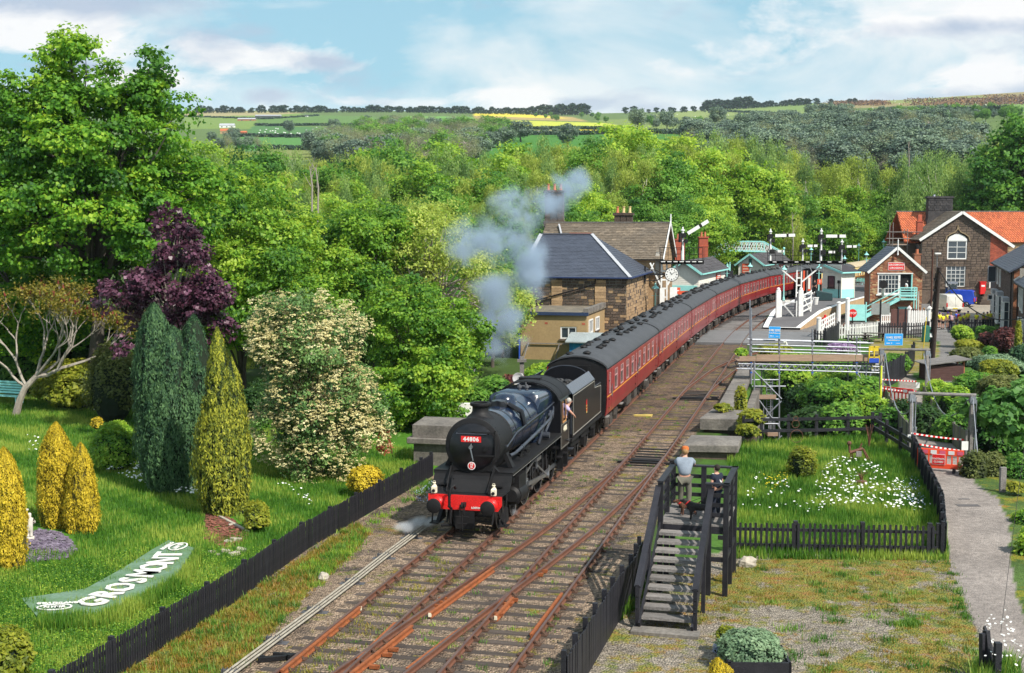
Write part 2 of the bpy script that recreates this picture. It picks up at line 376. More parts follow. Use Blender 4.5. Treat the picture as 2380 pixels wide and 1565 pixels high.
def height(X,Y):
 X=np.asarray(X,float);Y=np.asarray(Y,float);sh=X.shape;X=X.ravel();Y=Y.ravel()
 z=np.full(X.shape,-.2)
 ra_=inpoly_world(X,Y);z+=ra_*.035
 lat=(X-TX)*TC-(Y-TY)*TS
 g=smooth((-3.9-lat)/1.5)*smooth((76-Y)/8);z+=g*(.14+np.clip((-lat-4)*.025,0,.6)+wob(X,Y,2.4,.05))
 z+=ravine(X,Y)
 z+=-3.2*smooth((-X-2+(Y-90)*.02)/10)*smooth((Y-88)/12)
 z+=-4.0*smooth((Y-175)/60)
 m=Y>240
 if m.any():
  px=PCX+FD*X[m]/(Y[m]*cP+CAMH*sP*.9)
  yy=far_y(px,Y[m])+wob(X[m],Y[m],90,1.2)
  v=(PCY-yy)/FD;zz=CAMH+(-sP+v*cP)*Y[m]/(cP+v*sP);w=smooth((Y[m]-240)/50)
  z[m]=z[m]*(1-w)+zz*w
 return z.reshape(sh)
def gz(X,Y):return float(height(np.array([X]),np.array([Y]))[0])
def on(p,dz=0.):return Vector((p[0],p[1],gz(p[0],p[1])+dz))
RAIL_POLY=[(300,1700),(300,1554),(535,1407),(710,1281),(952,1137),(1005,1108),(1100,1010),(1250,905),(1640,748),(1690,728),(1830,690),(1960,668),(2020,668),(1900,690),(1782,735),(1775,762),(1740,800),(1712,870),(1672,950),(1615,1010),(1545,1100),(1530,1210),(1455,1330),(1300,1575),(1240,1700)]
WEED_POLY=[(250,1720),(300,1554),(535,1407),(700,1300),(830,1215),(860,1240),(730,1370),(640,1460),(520,1600)]
PATH_POLY=[(2420,1720),(2330,1720),(2302,1540),(2262,1440),(2210,1330),(2196,1215),(2158,1120),(2128,1088),(2124,1050),(2245,1050),(2262,1118),(2322,1162),(2346,1210),(2350,1300),(2366,1400),(2400,1500)]
PATH2_POLY=[(2062,934),(2150,934),(2135,900),(2128,880),(2115,870),(2095,872),(2085,900)]
ROAD_POLY=[(1634,795),(1640,775),(1700,748),(1790,742),(1900,735),(2000,748),(2145,745),(2120,700),(2130,672),(2420,672),(2420,742),(2340,752),(2236,762),(2228,800),(2232,850),(2222,888),(2172,888),(2180,840),(2186,795),(2110,778),(2010,772),(1880,792),(1760,802)]
YARD_POLY=[(1240,1720),(1300,1575),(1410,1425),(1480,1330),(1650,1290),(1700,1282),(2200,1282),(2215,1330),(2262,1440),(2302,1540),(2330,1720)]
DAISY_POLY=[(1690,1285),(1690,1070),(1735,1000),(1900,996),(2062,990),(2125,1060),(2160,1130),(2198,1215),(2202,1290)]
RIGHTBED=[(2262,1118),(2322,1162),(2346,1210),(2350,1300),(2366,1400),(2400,1500),(2700,1500),(2700,1060),(2262,1060)]
FIELDS=[
([(-900,420),(3300,420),(3300,200),(-900,200)],(.10,.15,.045)),
([(430,300),(700,300),(700,262),(430,262)],(.15,.22,.05)),
([(590,292),(1000,299),(1030,276),(740,268),(600,276)],(.1,.18,.045)),
([(560,318),(850,322),(900,300),(590,292)],(.07,.16,.05)),
([(560,352),(800,345),(780,320),(560,314)],(.08,.2,.05)),
([(600,372),(760,372),(800,345),(600,346)],(.17,.2,.06)),
([(430,272),(620,268),(720,262),(430,256)],(.3,.26,.13)),
([(930,285),(1120,290),(1140,272),(950,270)],(.13,.28,.06)),
([(1100,276),(1370,283),(1330,272),(1200,264),(1100,264)],(.34,.25,.1)),
([(1100,269),(1240,274),(1330,276),(1200,263.5),(1100,264)],(.6,.48,.05)),
([(1090,300),(1468,301),(1470,288),(1100,277)],(.42,.45,.06)),
([(1330,311),(1480,307),(1468,301),(1330,299)],(.6,.5,.04)),
([(1090,302),(1330,303),(1330,312),(1090,312)],(.3,.27,.12)),
([(1060,395),(1240,392),(1500,340),(1610,312),(1340,313),(1220,312),(1120,335)],(.055,.17,.025)),
([(1380,280),(1640,268),(1860,280),(1900,292),(1600,305),(1480,300)],(.16,.21,.06)),
([(1470,271),(1640,272),(1850,262),(1640,255)],(.2,.25,.08)),
([(1640,255),(1770,262),(1910,282),(1900,262),(1800,250)],(.17,.23,.07)),
([(1780,250),(1900,262),(1990,284),(2020,262),(1900,236)],(.15,.22,.06)),
([(1900,256),(2460,232),(2460,205),(1900,234)],(.24,.2,.09)),
([(2050,242),(2300,232),(2290,222),(2060,232)],(.2,.23,.07)),
([(2020,279),(2220,268),(2380,262),(2400,240),(2230,252),(2020,268)],(.15,.24,.06)),
([(1930,246),(2060,242),(2060,234),(1930,240)],(.2,.085,.03)),
([(2140,244),(2300,238),(2300,226),(2200,232)],(.18,.1,.045)),
([(2290,244),(2460,240),(2460,222),(2290,228)],(.11,.075,.05)),
]
def build_ground():
 pxs=np.concatenate([np.arange(-900,-100,25),np.arange(-100,2480,7.5),np.arange(2480,3300,25)])
 Ys=np.exp(np.concatenate([np.arange(np.log(8),np.log(24),.05),np.arange(np.log(24),np.log(140),.0085),np.arange(np.log(140),np.log(300),.02),np.arange(np.log(300),np.log(3600),.0115)]))
 PX,YY=np.meshgrid(pxs,Ys);XX=(PX-PCX)/FD*YY*1.02
 Z=height(XX,YY);nr,nc=PX.shape
 sx=PCX+FD*XX/(YY*cP-(Z-CAMH)*sP);sy=PCY-FD*(YY*sP+(Z-CAMH)*cP)/(YY*cP-(Z-CAMH)*sP)
 z0=np.full_like(Z,-.2);sx0=PCX+FD*XX/(YY*cP-(z0-CAMH)*sP);sy0=PCY-FD*(YY*sP+(z0-CAMH)*cP)/(YY*cP-(z0-CAMH)*sP)
 jx=wob(XX,YY,.5,5)*35/np.maximum(YY,20);jy=wob(YY,XX,.4,4)*35/np.maximum(YY,20)
 qx,qy=sx0+jx,sy0+jy
 col=np.zeros((nr,nc,4));col[...,3]=1;col[...,:3]=(.05,.085,.022)
 mk=np.zeros((nr,nc,4));mk[...,3]=1
 near=YY<170
 lat=(XX-TX)*TC-(YY-TY)*TS
 m=near&(lat<-3)&(YY<73);col[m,:3]=(.06,.16,.014);mk[m,1]=.0
 m=near&(lat>6)&(YY<130)&(XX>0);col[m,:3]=(.055,.12,.02)
 def setz(poly,c,s,w,a,q=None):
  m=near&inpoly(qx,qy,poly)&(YY<135)if q is None else q
  col[m,:3]=c;mk[m,0]=s;mk[m,1]=w;mk[m,2]=a
 setz(RAIL_POLY,(.32,.235,.17),1,.1,.85)
 setz(WEED_POLY,(.24,.2,.15),.9,.95,.2)
 m=near&inpoly(qx,qy,RAIL_POLY)&(YY>62);mk[m,1]=.12;col[m,:3]=(.21,.145,.105)
 m=near&inpoly(qx,qy,RAIL_POLY)&(YY>105);mk[m,1]=.0;col[m,:3]=(.13,.12,.12)
 setz(YARD_POLY,(.29,.25,.205),.8,.35,.1)
 m=near&inpoly(qx,qy,[(1560,1460),(1700,1300),(2210,1290),(2240,1400),(2300,1560),(2300,1720),(1800,1720),(1900,1560),(2130,1440),(1800,1400)]);mk[m,1]=.8
 m=near&inpoly(qx,qy,[(1660,1400),(1720,1300),(2130,1290),(2060,1350),(1850,1410)]);mk[m,1]=1.0
 setz(DAISY_POLY,(.085,.19,.02),0,0,0)
 setz(RIGHTBED,(.07,.12,.03),.3,.3,0)
 setz(PATH_POLY,(.27,.235,.215),.25,0,.15)
 setz(PATH2_POLY,(.27,.235,.21),.25,0,.1)
 m=near&inpoly(sx0,sy0,ROAD_POLY);col[m,:3]=(.17,.16,.155);mk[m,0]=.15;mk[m,1]=0;mk[m,2]=.1
 m=near&inpoly(sx0,sy0,[(2240,760),(2340,752),(2340,706),(2250,704),(2180,712),(2150,720),(2150,745)]);col[m,:3]=(.3,.26,.21)
 m=near&inpoly(qx,qy,[(2020,870),(2028,790),(2110,780),(2180,800),(2180,850),(2115,868)]);col[m,:3]=(.26,.22,.12);mk[m,0]=.4;mk[m,1]=.6
 lon=(XX-TX)*TS+(YY-TY)*TC
 for ks,vs in(((-30,60),(0,0)),((-30,0,20,60),(3.45,3.62,3.76,3.8)),((-20,-8.6,-2.8,2.5,14),(.36,1.67,2.42,3.02,3.66))):
  dd=np.abs(np.abs(lat-np.interp(lon,ks,vs))-.75);w=np.clip(1.25-dd/.2,0,.75)*((lon<ks[-1])&(lon>ks[0])&(mk[...,0]>.8));col[...,:3]=col[...,:3]*(1-w[...,None])+np.array([.12,.075,.055])*w[...,None]
 m=(YY>280)
 for poly,c in FIELDS:
  q=m&inpoly(sx,sy,poly)
  col[q,:3]=c
 idx=np.arange(nr*nc).reshape(nr,nc)
 F=np.stack([idx[:-1,:-1],idx[:-1,1:],idx[1:,1:],idx[1:,:-1]],-1).reshape(-1,4)
 mt,nt,N,L=_nt('ground_surface');b=N.new('ShaderNodeBsdfPrincipled');o=N.new('ShaderNodeOutputMaterial');L.new(b.outputs[0],o.inputs[0])
 b.inputs['Roughness'].default_value=.95;b.inputs['Specular IOR Level'].default_value=.15
 g=N.new('ShaderNodeNewGeometry');P=g.outputs['Position']
 a1=N.new('ShaderNodeAttribute');a1.attribute_name='gcol';a2=N.new('ShaderNodeAttribute');a2.attribute_name='gmask'
 sp=N.new('ShaderNodeSeparateColor');L.new(a2.outputs['Color'],sp.inputs[0])
 def noi(s,d=5,r=.6,off=0):
  x=N.new('ShaderNodeTexNoise');x.inputs['Scale'].default_value=s;x.inputs['Detail'].default_value=d;x.inputs['Roughness'].default_value=r
  if off:
   mp=N.new('ShaderNodeMapping');mp.inputs[1].default_value=(off,off,0);L.new(P,mp.inputs[0]);L.new(mp.outputs[0],x.inputs[0])
  else:L.new(P,x.inputs[0])
  return x.outputs[0]
 def mr(v,a,b_,c,d):
  x=N.new('ShaderNodeMapRange');x.inputs[1].default_value=a;x.inputs[2].default_value=b_;x.inputs[3].default_value=c;x.inputs[4].default_value=d
  L.new(v,x.inputs[0]);return x.outputs[0]
 def mth(op,a,b_=None,clamp=False):
  x=N.new('ShaderNodeMath');x.operation=op;x.use_clamp=clamp
  for i,s in enumerate((a,b_)):
   if s is None:continue
   if isinstance(s,(int,float)):x.inputs[i].default_value=s
   else:L.new(s,x.inputs[i])
  return x.outputs[0]
 def mix(f,a,b_,bt='MIX'):
  x=N.new('ShaderNodeMix');x.data_type='RGBA';x.blend_type=bt
  for s,i in((f,0),(a,6),(b_,7)):
   if hasattr(s,'links'):L.new(s,x.inputs[i])
   else:x.inputs[i].default_value=s
  return x.outputs[2]
 vo=N.new('ShaderNodeTexVoronoi');vo.inputs['Scale'].default_value=17;L.new(P,vo.inputs['Vector'])
 bw=N.new('ShaderNodeSeparateColor');L.new(vo.outputs['Color'],bw.inputs[0])
 stone=mr(bw.outputs[0],0,1,.45,1.75)
 stone2=mth('MULTIPLY',stone,mr(vo.outputs['Distance'],0,.06,1.1,.75))
 sv=mth('ADD',mth('MULTIPLY',mth('SUBTRACT',stone2,1.0),sp.outputs[0]),1.0)
 mac=mth('MULTIPLY',mr(noi(.35,4),.3,.7,.78,1.22),mr(noi(4.5,6,.7),.3,.7,.72,1.28))
 v=mth('MULTIPLY',sv,mac)
 hs=N.new('ShaderNodeHueSaturation');L.new(a1.outputs['Color'],hs.inputs['Color']);L.new(v,hs.inputs['Value']);c=hs.outputs[0]
 c=mix(mth('MULTIPLY',mr(noi(.7,7,.7,13),.5,.64,0,1),sp.outputs[2]),c,(.035,.033,.036,1))
 wm=mth('ADD',noi(1.1,9,.72,31),mth('MULTIPLY',sp.outputs[1],.2));wmask=mth('MULTIPLY',mr(wm,.56,.66,0,1),mr(sp.outputs[1],0,.05,0,1))
 wr=N.new('ShaderNodeValToRGB');e=wr.color_ramp.elements;e[0].position=.36;e[0].color=(.07,.13,.015,1);e[1].position=.5;e[1].color=(.21,.2,.02,1);q=e.new(.64);q.color=(.27,.13,.025,1);L.new(noi(2.3,6,.7,57),wr.inputs[0])
 c=mix(mth('MULTIPLY',wmask,.85),c,wr.outputs[0])
 L.new(c,b.inputs['Base Color'])
 bp=N.new('ShaderNodeBump');bp.inputs['Strength'].default_value=.8;bp.inputs['Distance'].default_value=.03
 L.new(mth('ADD',mth('MULTIPLY',mth('MULTIPLY',vo.outputs['Distance'],-4.0),sp.outputs[0]),mth('MULTIPLY',noi(9,6,.7),1.4)),bp.inputs['Height']);L.new(bp.outputs[0],b.inputs['Normal'])
 me=fastmesh('ground',np.stack([XX,YY,Z],-1).reshape(-1,3),F,mt,attr={'gcol':col.reshape(-1,4),'gmask':mk.reshape(-1,4)},smooth=True)
 tag(link('ground',me),kind='structure')
build_ground()
MB().poly([(-60,66,-4.6),(60,66,-4.6),(60,80,-4.6),(-60,80,-4.6)]).build('river',M('river_water',(.03,.028,.02),(.05,.045,.03),scale=.8,rough=.12,spec=.7,bump=.3),kind='structure')
# tracks
def hermite(pts):
 pts=sorted(pts);xs=[p[0]for p in pts];ys=[p[1]for p in pts];n=len(xs)
 ms=[]
 for i in range(n):
  if i==0:ms.append((ys[1]-ys[0])/(xs[1]-xs[0]))
  elif i==n-1:ms.append((ys[-1]-ys[-2])/(xs[-1]-xs[-2]))
  else:ms.append((ys[i+1]-ys[i-1])/(xs[i+1]-xs[i-1]))
 def f(x):
  x=min(max(x,xs[0]),xs[-1]);i=0
  while i<n-2 and x>xs[i+1]:i+=1
  h=xs[i+1]-xs[i];t=(x-xs[i])/h
  return(2*t**3-3*t*t+1)*ys[i]+(t**3-2*t*t+t)*h*ms[i]+(-2*t**3+3*t*t)*ys[i+1]+(t**3-t*t)*h*ms[i+1]
 return f
latA=hermite([(-30,-.1),(-13,-.05),(0,0),(19,0),(38,-.09),(58,-.1),(78,.15),(98,1.0),(118,3.15),(130,5.5),(147,9.4),(155,11.4),(172,15),(200,21)])
latB=hermite([(-30,3.4),(-12,3.5),(0,3.62),(20,3.76),(52,3.8),(66,3.8),(82,4.0),(98,4.8),(118,6.9),(130,9.3),(147,13.2),(155,15.2),(172,18.8),(200,24.6)])
latX=hermite([(-28,.0),(-24,.1),(-20,.36),(-16,.78),(-12.5,1.22),(-8.6,1.67),(-5,2.13),(-2.8,2.42),(2.5,3.02),(8.8,3.45),(13,3.66),(16,3.73)])
latD=hermite([(33,3.79),(38,3.86),(43,4.15),(48,4.5),(52,5.0),(56,5.75),(60,6.7),(63,7.6)])
latE=hermite([(60,10.4),(78,11.2),(94,12.6),(107,14.8),(120,17.9),(150,28)])
def pos(lat,l,off=0.,z=0.):
 p=T(l,lat(l));q=T(l+.5,lat(l+.5));d=(q-p).normalized();r=Vector((d.y,-d.x,0))
 return p+r*off+Vector((0,0,z)),math.atan2(d.x,d.y)
def railmesh(pts,dz=0.):
 prof=[(-.034,0),(-.036,-.035),(-.01,-.05),(-.01,-.11),(-.05,-.125),(-.05,-.15),(.05,-.15),(.05,-.125),(.01,-.11),(.01,-.05),(.036,-.035),(.034,0)]
 mb=MB();rings=[]
 for i,p in enumerate(pts):
  d=(pts[min(i+1,len(pts)-1)]-pts[max(i-1,0)]).normalized();r=Vector((d.y,-d.x,0))
  rings.append([p+r*a+Vector((0,0,b+dz))for a,b in prof])
 mb.loft(rings)
 n=len(prof)
 for k,f in enumerate(mb.f):
  if len(f)==4:
   j=k%n
   if j==n-1:mb.m[k]=1
 return mb
sleeper_me={}
def sleepermesh(w):
 k=round(w,1)
 if k not in sleeper_me:
  mb=MB().box(-k/2,-.125,-.24,k/2,.125,-.155)
  sleeper_me[k]=mb.mesh('sleeper',[m_sleeper,m_rust])
 return sleeper_me[k]
chair_me=None
def chairmesh():
 global chair_me
 if chair_me is None:
  mb=MB()
  mb.box(-.19,-.1,-.156,.19,.1,-.12);mb.prism([(-.14,-.05,-.12),(-.05,-.05,-.12),(-.045,-.05,-.03)],(0,.1,0));mb.prism([(.05,-.05,-.12),(.14,-.05,-.12),(.045,-.05,-.03)],(0,.1,0))
  chair_me=mb.mesh('rail_chair',M('rusty_chair',(.1,.05,.03),(.06,.035,.025),scale=6,rough=.9))
 return chair_me
def track(name,lat,l0,l1,label,s0=None,s1=None,dz=0.,chairs=60,rails=(-.75,.75),slen=2.6,skip=None):
 t=tag(bpy.data.objects.new(name,None),label,kind='structure');C.objects.link(t)
 for off in rails:
  n=max(8,int((l1-l0)/1.5));pts=[pos(lat,l0+(l1-l0)*i/n,off)[0]for i in range(n+1)]
  railmesh(pts,dz).build('rail',[m_rust,m_railtop],t)
 l=(s0 if s0 is not None else l0);l1=s1 if s1 is not None else l1;k=0;ch=MB()
 while l<l1:
  if not(skip and skip(l)):
   p,h=pos(lat,l,0);o=link('sleeper',sleepermesh(slen),t);o.location=p+Vector((R.uniform(-.06,.06),0,R.uniform(-.016,.006)));o.rotation_euler=(0,0,-h+R.uniform(-.02,.02))
   if k<chairs:
    for off in rails:
     q,h=pos(lat,l,off);c=link('rail_chair',chairmesh(),t);c.location=q;c.rotation_euler=(0,0,-h)
  k+=1;l+=.76
 return t
track('railway_track',latA,-26,165,'left running line carrying the steam train',chairs=45,s1=95)
track('railway_track',latB,-26,165,'right running line of rusty rails beside the train',chairs=62,s1=88)
track('railway_track',latX,-27.5,15.5,'crossover rails joining the left line to the right line',s0=-26,s1=-27,dz=.0035,chairs=0)
track('railway_track',latD,33.5,62.5,'siding rails bearing off right towards the scaffold',s0=50,s1=62,dz=.0035,chairs=0)
track('railway_track',latE,80,150,'short bay line along the right of the island platform',chairs=0,s0=80,s1=105)
xt=tag(bpy.data.objects.new('crossover_timbers',None),'long timbers under the crossover',kind='structure');C.objects.link(xt)
for i in range(22):
 l=-13.5+i*.76+.38;p=T(l,(latA(l)+latB(l))/2+.2)
 o=link('sleeper',sleepermesh(5.4),xt);o.location=p+Vector((0,0,-.008));o.rotation_euler=(0,0,-TH)
def loose_rail(a,b,m=(m_orange,m_orange),off=0,dz=-.004):
 p,q=G(*a),G(*b);n=6;pts=[p.lerp(q,i/n)for i in range(n+1)]
 r=railmesh(pts,dz);return r
checks=[((837,1409),(654,1557)),((999,1424),(1147,1317)),((918,1446),(832,1529)),((958,1452),(812,1566)),((1180,1381),(1112,1427)),((1070,1459),(946,1552)),((1192,1387),(1152,1431)),((1306,1377),(1234,1473))]
for i,(a,b)in enumerate(checks):
 o=loose_rail(a,b).build('check_rail',[m_orange,m_orange],xt)
mb=MB()
for(x,y)in((837,1409),(999,1424),(1152,1431)):
 p=G(x,y);mb.cbox((p.x,p.y,-.06),(.07,.05,.1),-TH)
mb.build('painted_rail_end',m_cream,xt)
mb=MB()
for(x,y)in((1000,1400),(1010,1392),(1020,1384),(1245,1328),(1255,1320),(1150,1420),(1172,1396),(1185,1386),(905,1500),(890,1512),(860,1540)):
 p=G(x,y);mb.cbox((p.x+.1,p.y,-.1),(.22,.1,.08),-TH)
 mb.cyl((p.x+.13,p.y-.02,-.06),(p.x+.22,p.y-.06,-.06),.025,n=6)
mb.build('crossing_block',m_orange,xt)
def switchgear(l,lat,name_label):
 t=thing('point_stretcher',name_label,'point gear',T(l,lat(l),0),-TH,'point stretcher gear between the rails')
 mb=MB().box(-1.1,-.12,-.17,1.5,.02,-.08);mb.box(-.7,.45,-.17,.75,.6,-.1);mb.box(-.72,-.6,-.17,.72,-.5,-.12);mb.build('stretcher_bar',m_soot,t)
 mb=MB().cbox((1.25,.1,-.08),(.35,.3,.18));mb.cyl((1.0,.1,.0),(1.5,.1,.0),.04,n=6);mb.build('crank',m_soot,t)
 mb=MB()
 for i in range(5):mb.box(-.68,.8+i*.62,-.175,.68,.95+i*.62,-.125)
 mb.build('slide_plate',m_soot,t)
switchgear(14.5,latB,'black point stretcher bars in front of the wooden viewing stairs')
switchgear(34.5,latB,'black point stretcher bars beside the stone parapet wall')
mb=MB();p=T(27.5,1.95);mb.cbox((p.x,p.y,-.16),(.9,.3,.12),-.3).cyl((p.x-.5,p.y,-.1),(p.x+.5,p.y+.1,-.1),.03);mb.build('point_lever_box',M('dull_yellow_paint',(.5,.38,.1),rough=.7),label='small yellow lever plate lying between the two running lines',cat='point gear')
rod=thing('point_rodding','long pale grey rods running beside the left line towards the engine','point rodding',(0,0,0))
RD=[(500,1592),(535,1564),(637,1487.5),(731.5,1417.5),(819,1351),(892.5,1293),(955.5,1246),(1008,1208)]
for off in(-.11,0,.11):
 mb=MB();q=[G(x,y,-.04)+Vector((off*TC,-off*TS,0))for x,y in RD];mb.tube(q,.027,6);mb.build('rod',M('pale_rod',(.36,.33,.27),(.25,.22,.18),scale=5,rough=.8),rod)
for x,y in RD[1:]:
 p=G(x,y,-.1);mb=MB().cbox(p,(.42,.07,.14),-TH);mb.cbox((p.x,p.y,-.2),(.7,.25,.08),-TH+.1)
 for k in range(4):mb.cyl((p.x-.16+.1*k,p.y-.03*k*.3,-.1),(p.x-.16+.1*k,p.y-.03*k*.3,.03),.012,n=5)
 mb.build('roller_stand',m_galvdark,rod)
mb=MB();p=G(640,1530,-.1);mb.cbox(p,(.8,.12,.1),.3);mb.cbox(p+Vector((.25,.2,0)),(.7,.1,.1),-.2);mb.cyl(p+Vector((.35,0,-.05)),p+Vector((.35,0,.1)),.08);mb.cyl(p+Vector((-.3,0,-.05)),p+Vector((-.3,0,.06)),.06);mb.build('rodding_crank',m_soot,rod)
mb=MB()
z=-.012
def roadpt(x,y,zz):return G(x,y,zz)
A0=latA
def deckpiece(a,b):
 l0,l1=67.6,79.5;n=6;A=[];Bp=[]
 for i in range(n+1):
  l=l0+(l1-l0)*i/n;A.append(a(l));Bp.append(b(l))
 for i in range(n):mb.prism([A[i]+Vector((0,0,z)),Bp[i]+Vector((0,0,z)),Bp[i+1]+Vector((0,0,z)),A[i+1]+Vector((0,0,z))],(0,0,-.22))
e=.05
deckpiece(lambda l:T(l,latA(l)-.75+e),lambda l:T(l,latA(l)+.75-e));deckpiece(lambda l:T(l,latA(l)+.75+e),lambda l:T(l,latB(l)-.75-e))
deckpiece(lambda l:T(l,latB(l)-.75+e),lambda l:T(l,latB(l)+.75-e));deckpiece(lambda l:T(l,latB(l)+.75+e),lambda l:T(l-.4,latB(l)+6.5));deckpiece(lambda l:T(l,latA(l)-2.6),lambda l:T(l,latA(l)-.75-e))
mb.build('level_crossing_deck',M('crossing_tarmac',(.17,.17,.175),(.13,.13,.135),scale=.5,rough=.9,world_co=True,bump=.3,fscale=30),kind='structure')
mb=MB()
for a,b in(((2178,764),(2232,761)),((2150,771),(2240,768))):
 p,q=G(*a,z=-.19),G(*b,z=-.19);mb.poly([p,q,q+Vector((0,.14,0)),p+Vector((0,.14,0))])
mb.build('road_marking',m_white,kind='structure')
mb=MB();p,q=G(2140,755,-.1),G(2340,748,-.1);mb.beam(p,q,.15,.14);mb.build('kerb',m_concrete,kind='structure')
# steam locomotive
def arc(cx,cz,rx,rz,a0,a1,n,y):return[(cx+rx*math.cos(rad(a0+(a1-a0)*i/n)),y,cz+rz*math.sin(rad(a0+(a1-a0)*i/n)))for i in range(n+1)]
def rivets(mb,pts,r=.014,ax=(0,-1,0)):
 for p in pts:mb.lathe(p,[(r,0),(r*.7,r*.8)],ax,6)
def wheel(name,parent,x,y,r,spokes,m,rod_r=None,side=1,thick=.14,ph=0.):
 mb=MB()
 n=28;ring=[]
 for ri,xo in((r-.09,-thick/2),(r,-thick/2),(r+.03,-thick/2+.001),(r+.03,-thick/2+.03),(r,-thick/2+.035),(r,thick/2),(r-.09,thick/2)):
  ring.append([(x-side*(-xo)if side>0 else x-xo,y+ri*math.cos(2*math.pi*j/n),r+ri*math.sin(2*math.pi*j/n))for j in range(n)])
 mb.loft(ring+[ring[0]],caps=False)
 mb.cyl((x-thick*.6,y,r),(x+thick*.6,y,r),r*.2,n=14)
 for k in range(spokes):
  a=2*math.pi*k/spokes+ph;mb.beam((x,y+r*.15*math.cos(a),r+r*.15*math.sin(a)),(x,y+(r-.07)*math.cos(a),r+(r-.07)*math.sin(a)),.05,.07,up=(1,0,0))
 w=mb.build('wheel',m,parent)
 t=MB();ring=[]
 for ri,xo in((r-.02,0),(r+.001,0),(r+.001,.006),(r-.02,.006)):ring.append([(x+side*(thick/2+xo),y+ri*math.cos(2*math.pi*j/n),r+ri*math.sin(2*math.pi*j/n))for j in range(n)])
 t.loft(ring+[ring[0]],caps=False);t.build('tyre',m_steel,w)
 return w
L_=thing('steam_locomotive','black steam locomotive with a red buffer beam and number 44806 heading the train','steam locomotive',T(0,0),-TH)
BZ=2.74
mb=MB().prism([(-1.2,0,1.33),(1.2,0,1.33),(1.2,0,1.04),(1.08,0,.86),(-1.08,0,.86),(-1.2,0,1.04)],(0,.05,0));bb=mb.build('buffer_beam',m_red,L_)
mb=MB();rivets(mb,[(x/10,0,z)for z in(1.28,.93)for x in range(-10,11)if abs(x)!=5]+[(x,0,z)for x in(-.62,-.48,-.2,.2,.48,.62,-1.12,1.12)for z in(1.02,1.12,1.2)]);mb.build('rivet',m_red,bb,kind='stuff')
textmesh('LOSTOCK HALL',.085,m_white,.004,offset=.003,parent=L_,loc=(.52,-.008,.945),rot=(rad(90),0,0))
for s in(-1,1):
 mb=MB().lathe((s*.87,-.01,1.06),[(.21,0),(.2,.04),(.14,.1),(.13,.3)],(0,-1,0),18);b1=mb.build('buffer_housing',m_red,L_,smooth=True)
 MB().lathe((s*.87,-.3,1.06),[(.085,0),(.085,.17),(.2,.19),(.235,.2),(.235,.225),(.2,.245),(.05,.252)],(0,-1,0),24).build('buffer',m_soot,L_,smooth=True)
mb=MB().box(-.05,-.28,.98,.05,0,1.12);mb.tube([(0,-.28,1.1),(0,-.33,1.16),(0,-.37,1.06),(0,-.33,.98)],.035,8);mb.tube([(-.07,-.3,1.1),(-.07,-.34,.8),(.07,-.34,.8),(.07,-.3,1.1)],.022,6);mb.cyl((-.22,-.33,.72),(.22,-.33,.72),.016)
mb.tube([(0,-.33,.8),(0,-.34,.42),(0,-.3,.3),(0,-.24,.36)],.03,8);mb.cyl((-.15,-.34,.5),(.15,-.34,.5),.02);mb.build('screw_coupling',m_soot,L_,smooth=True)
MB().prism([(-.32,-.06,.84),(.32,-.06,.84),(.34,-.06,.4),(.26,-.06,.26),(-.26,-.06,.26),(-.34,-.06,.4)],(0,.03,0)).build('guard_plate',m_soot,L_)
mb=MB().tube([(-.42,-.06,.9),(-.44,-.22,.98),(-.44,-.24,1.4),(-.38,-.2,1.62),(-.3,-.14,1.66),(-.28,-.06,1.55)],.045,10);mb.tube([(-.42,-.1,.88),(-.44,-.14,.5),(-.42,-.12,.38),(-.75,-.1,.36)],.045,8)
for z in(1.0,1.35):mb.cyl((-.44,-.24,z),(-.44,-.24,z+.04),.058)
mb.build('vacuum_hose',m_soot,L_,smooth=True)
for s in(-1.02,.93):
 l=MB();l.box(s-.075,-.02,1.36,s+.075,.14,1.55);l.prism([(s-.075,-.02,1.55),(s+.075,-.02,1.55),(s+.045,.01,1.6),(s-.045,.01,1.6)],(0,.13,0));l.cyl((s,.06,1.6),(s,.06,1.68),.045,.04);l.cyl((s,.06,1.68),(s,.06,1.69),.06,.05)
 l.tube([(s-.04,.06,1.68),(s-.03,.06,1.74),(s+.03,.06,1.74),(s+.04,.06,1.68)],.008,5)
 lo=l.build('oil_lamp',m_cream,L_);l=MB();l.cyl((s,-.02,1.44),(s,-.06,1.44),.052);l.build('lens',m_soot,lo)
mb=MB().box(-1.2,.05,1.3,1.2,1.15,1.335);mb.prism([(-.62,.35,1.335),(-.62,1.1,1.335),(-.62,1.1,1.9),(-.62,.75,1.82),(-.62,.62,1.72)],(1.24,0,0));mb.build('front_platform',m_soot,L_,bevel=.02)
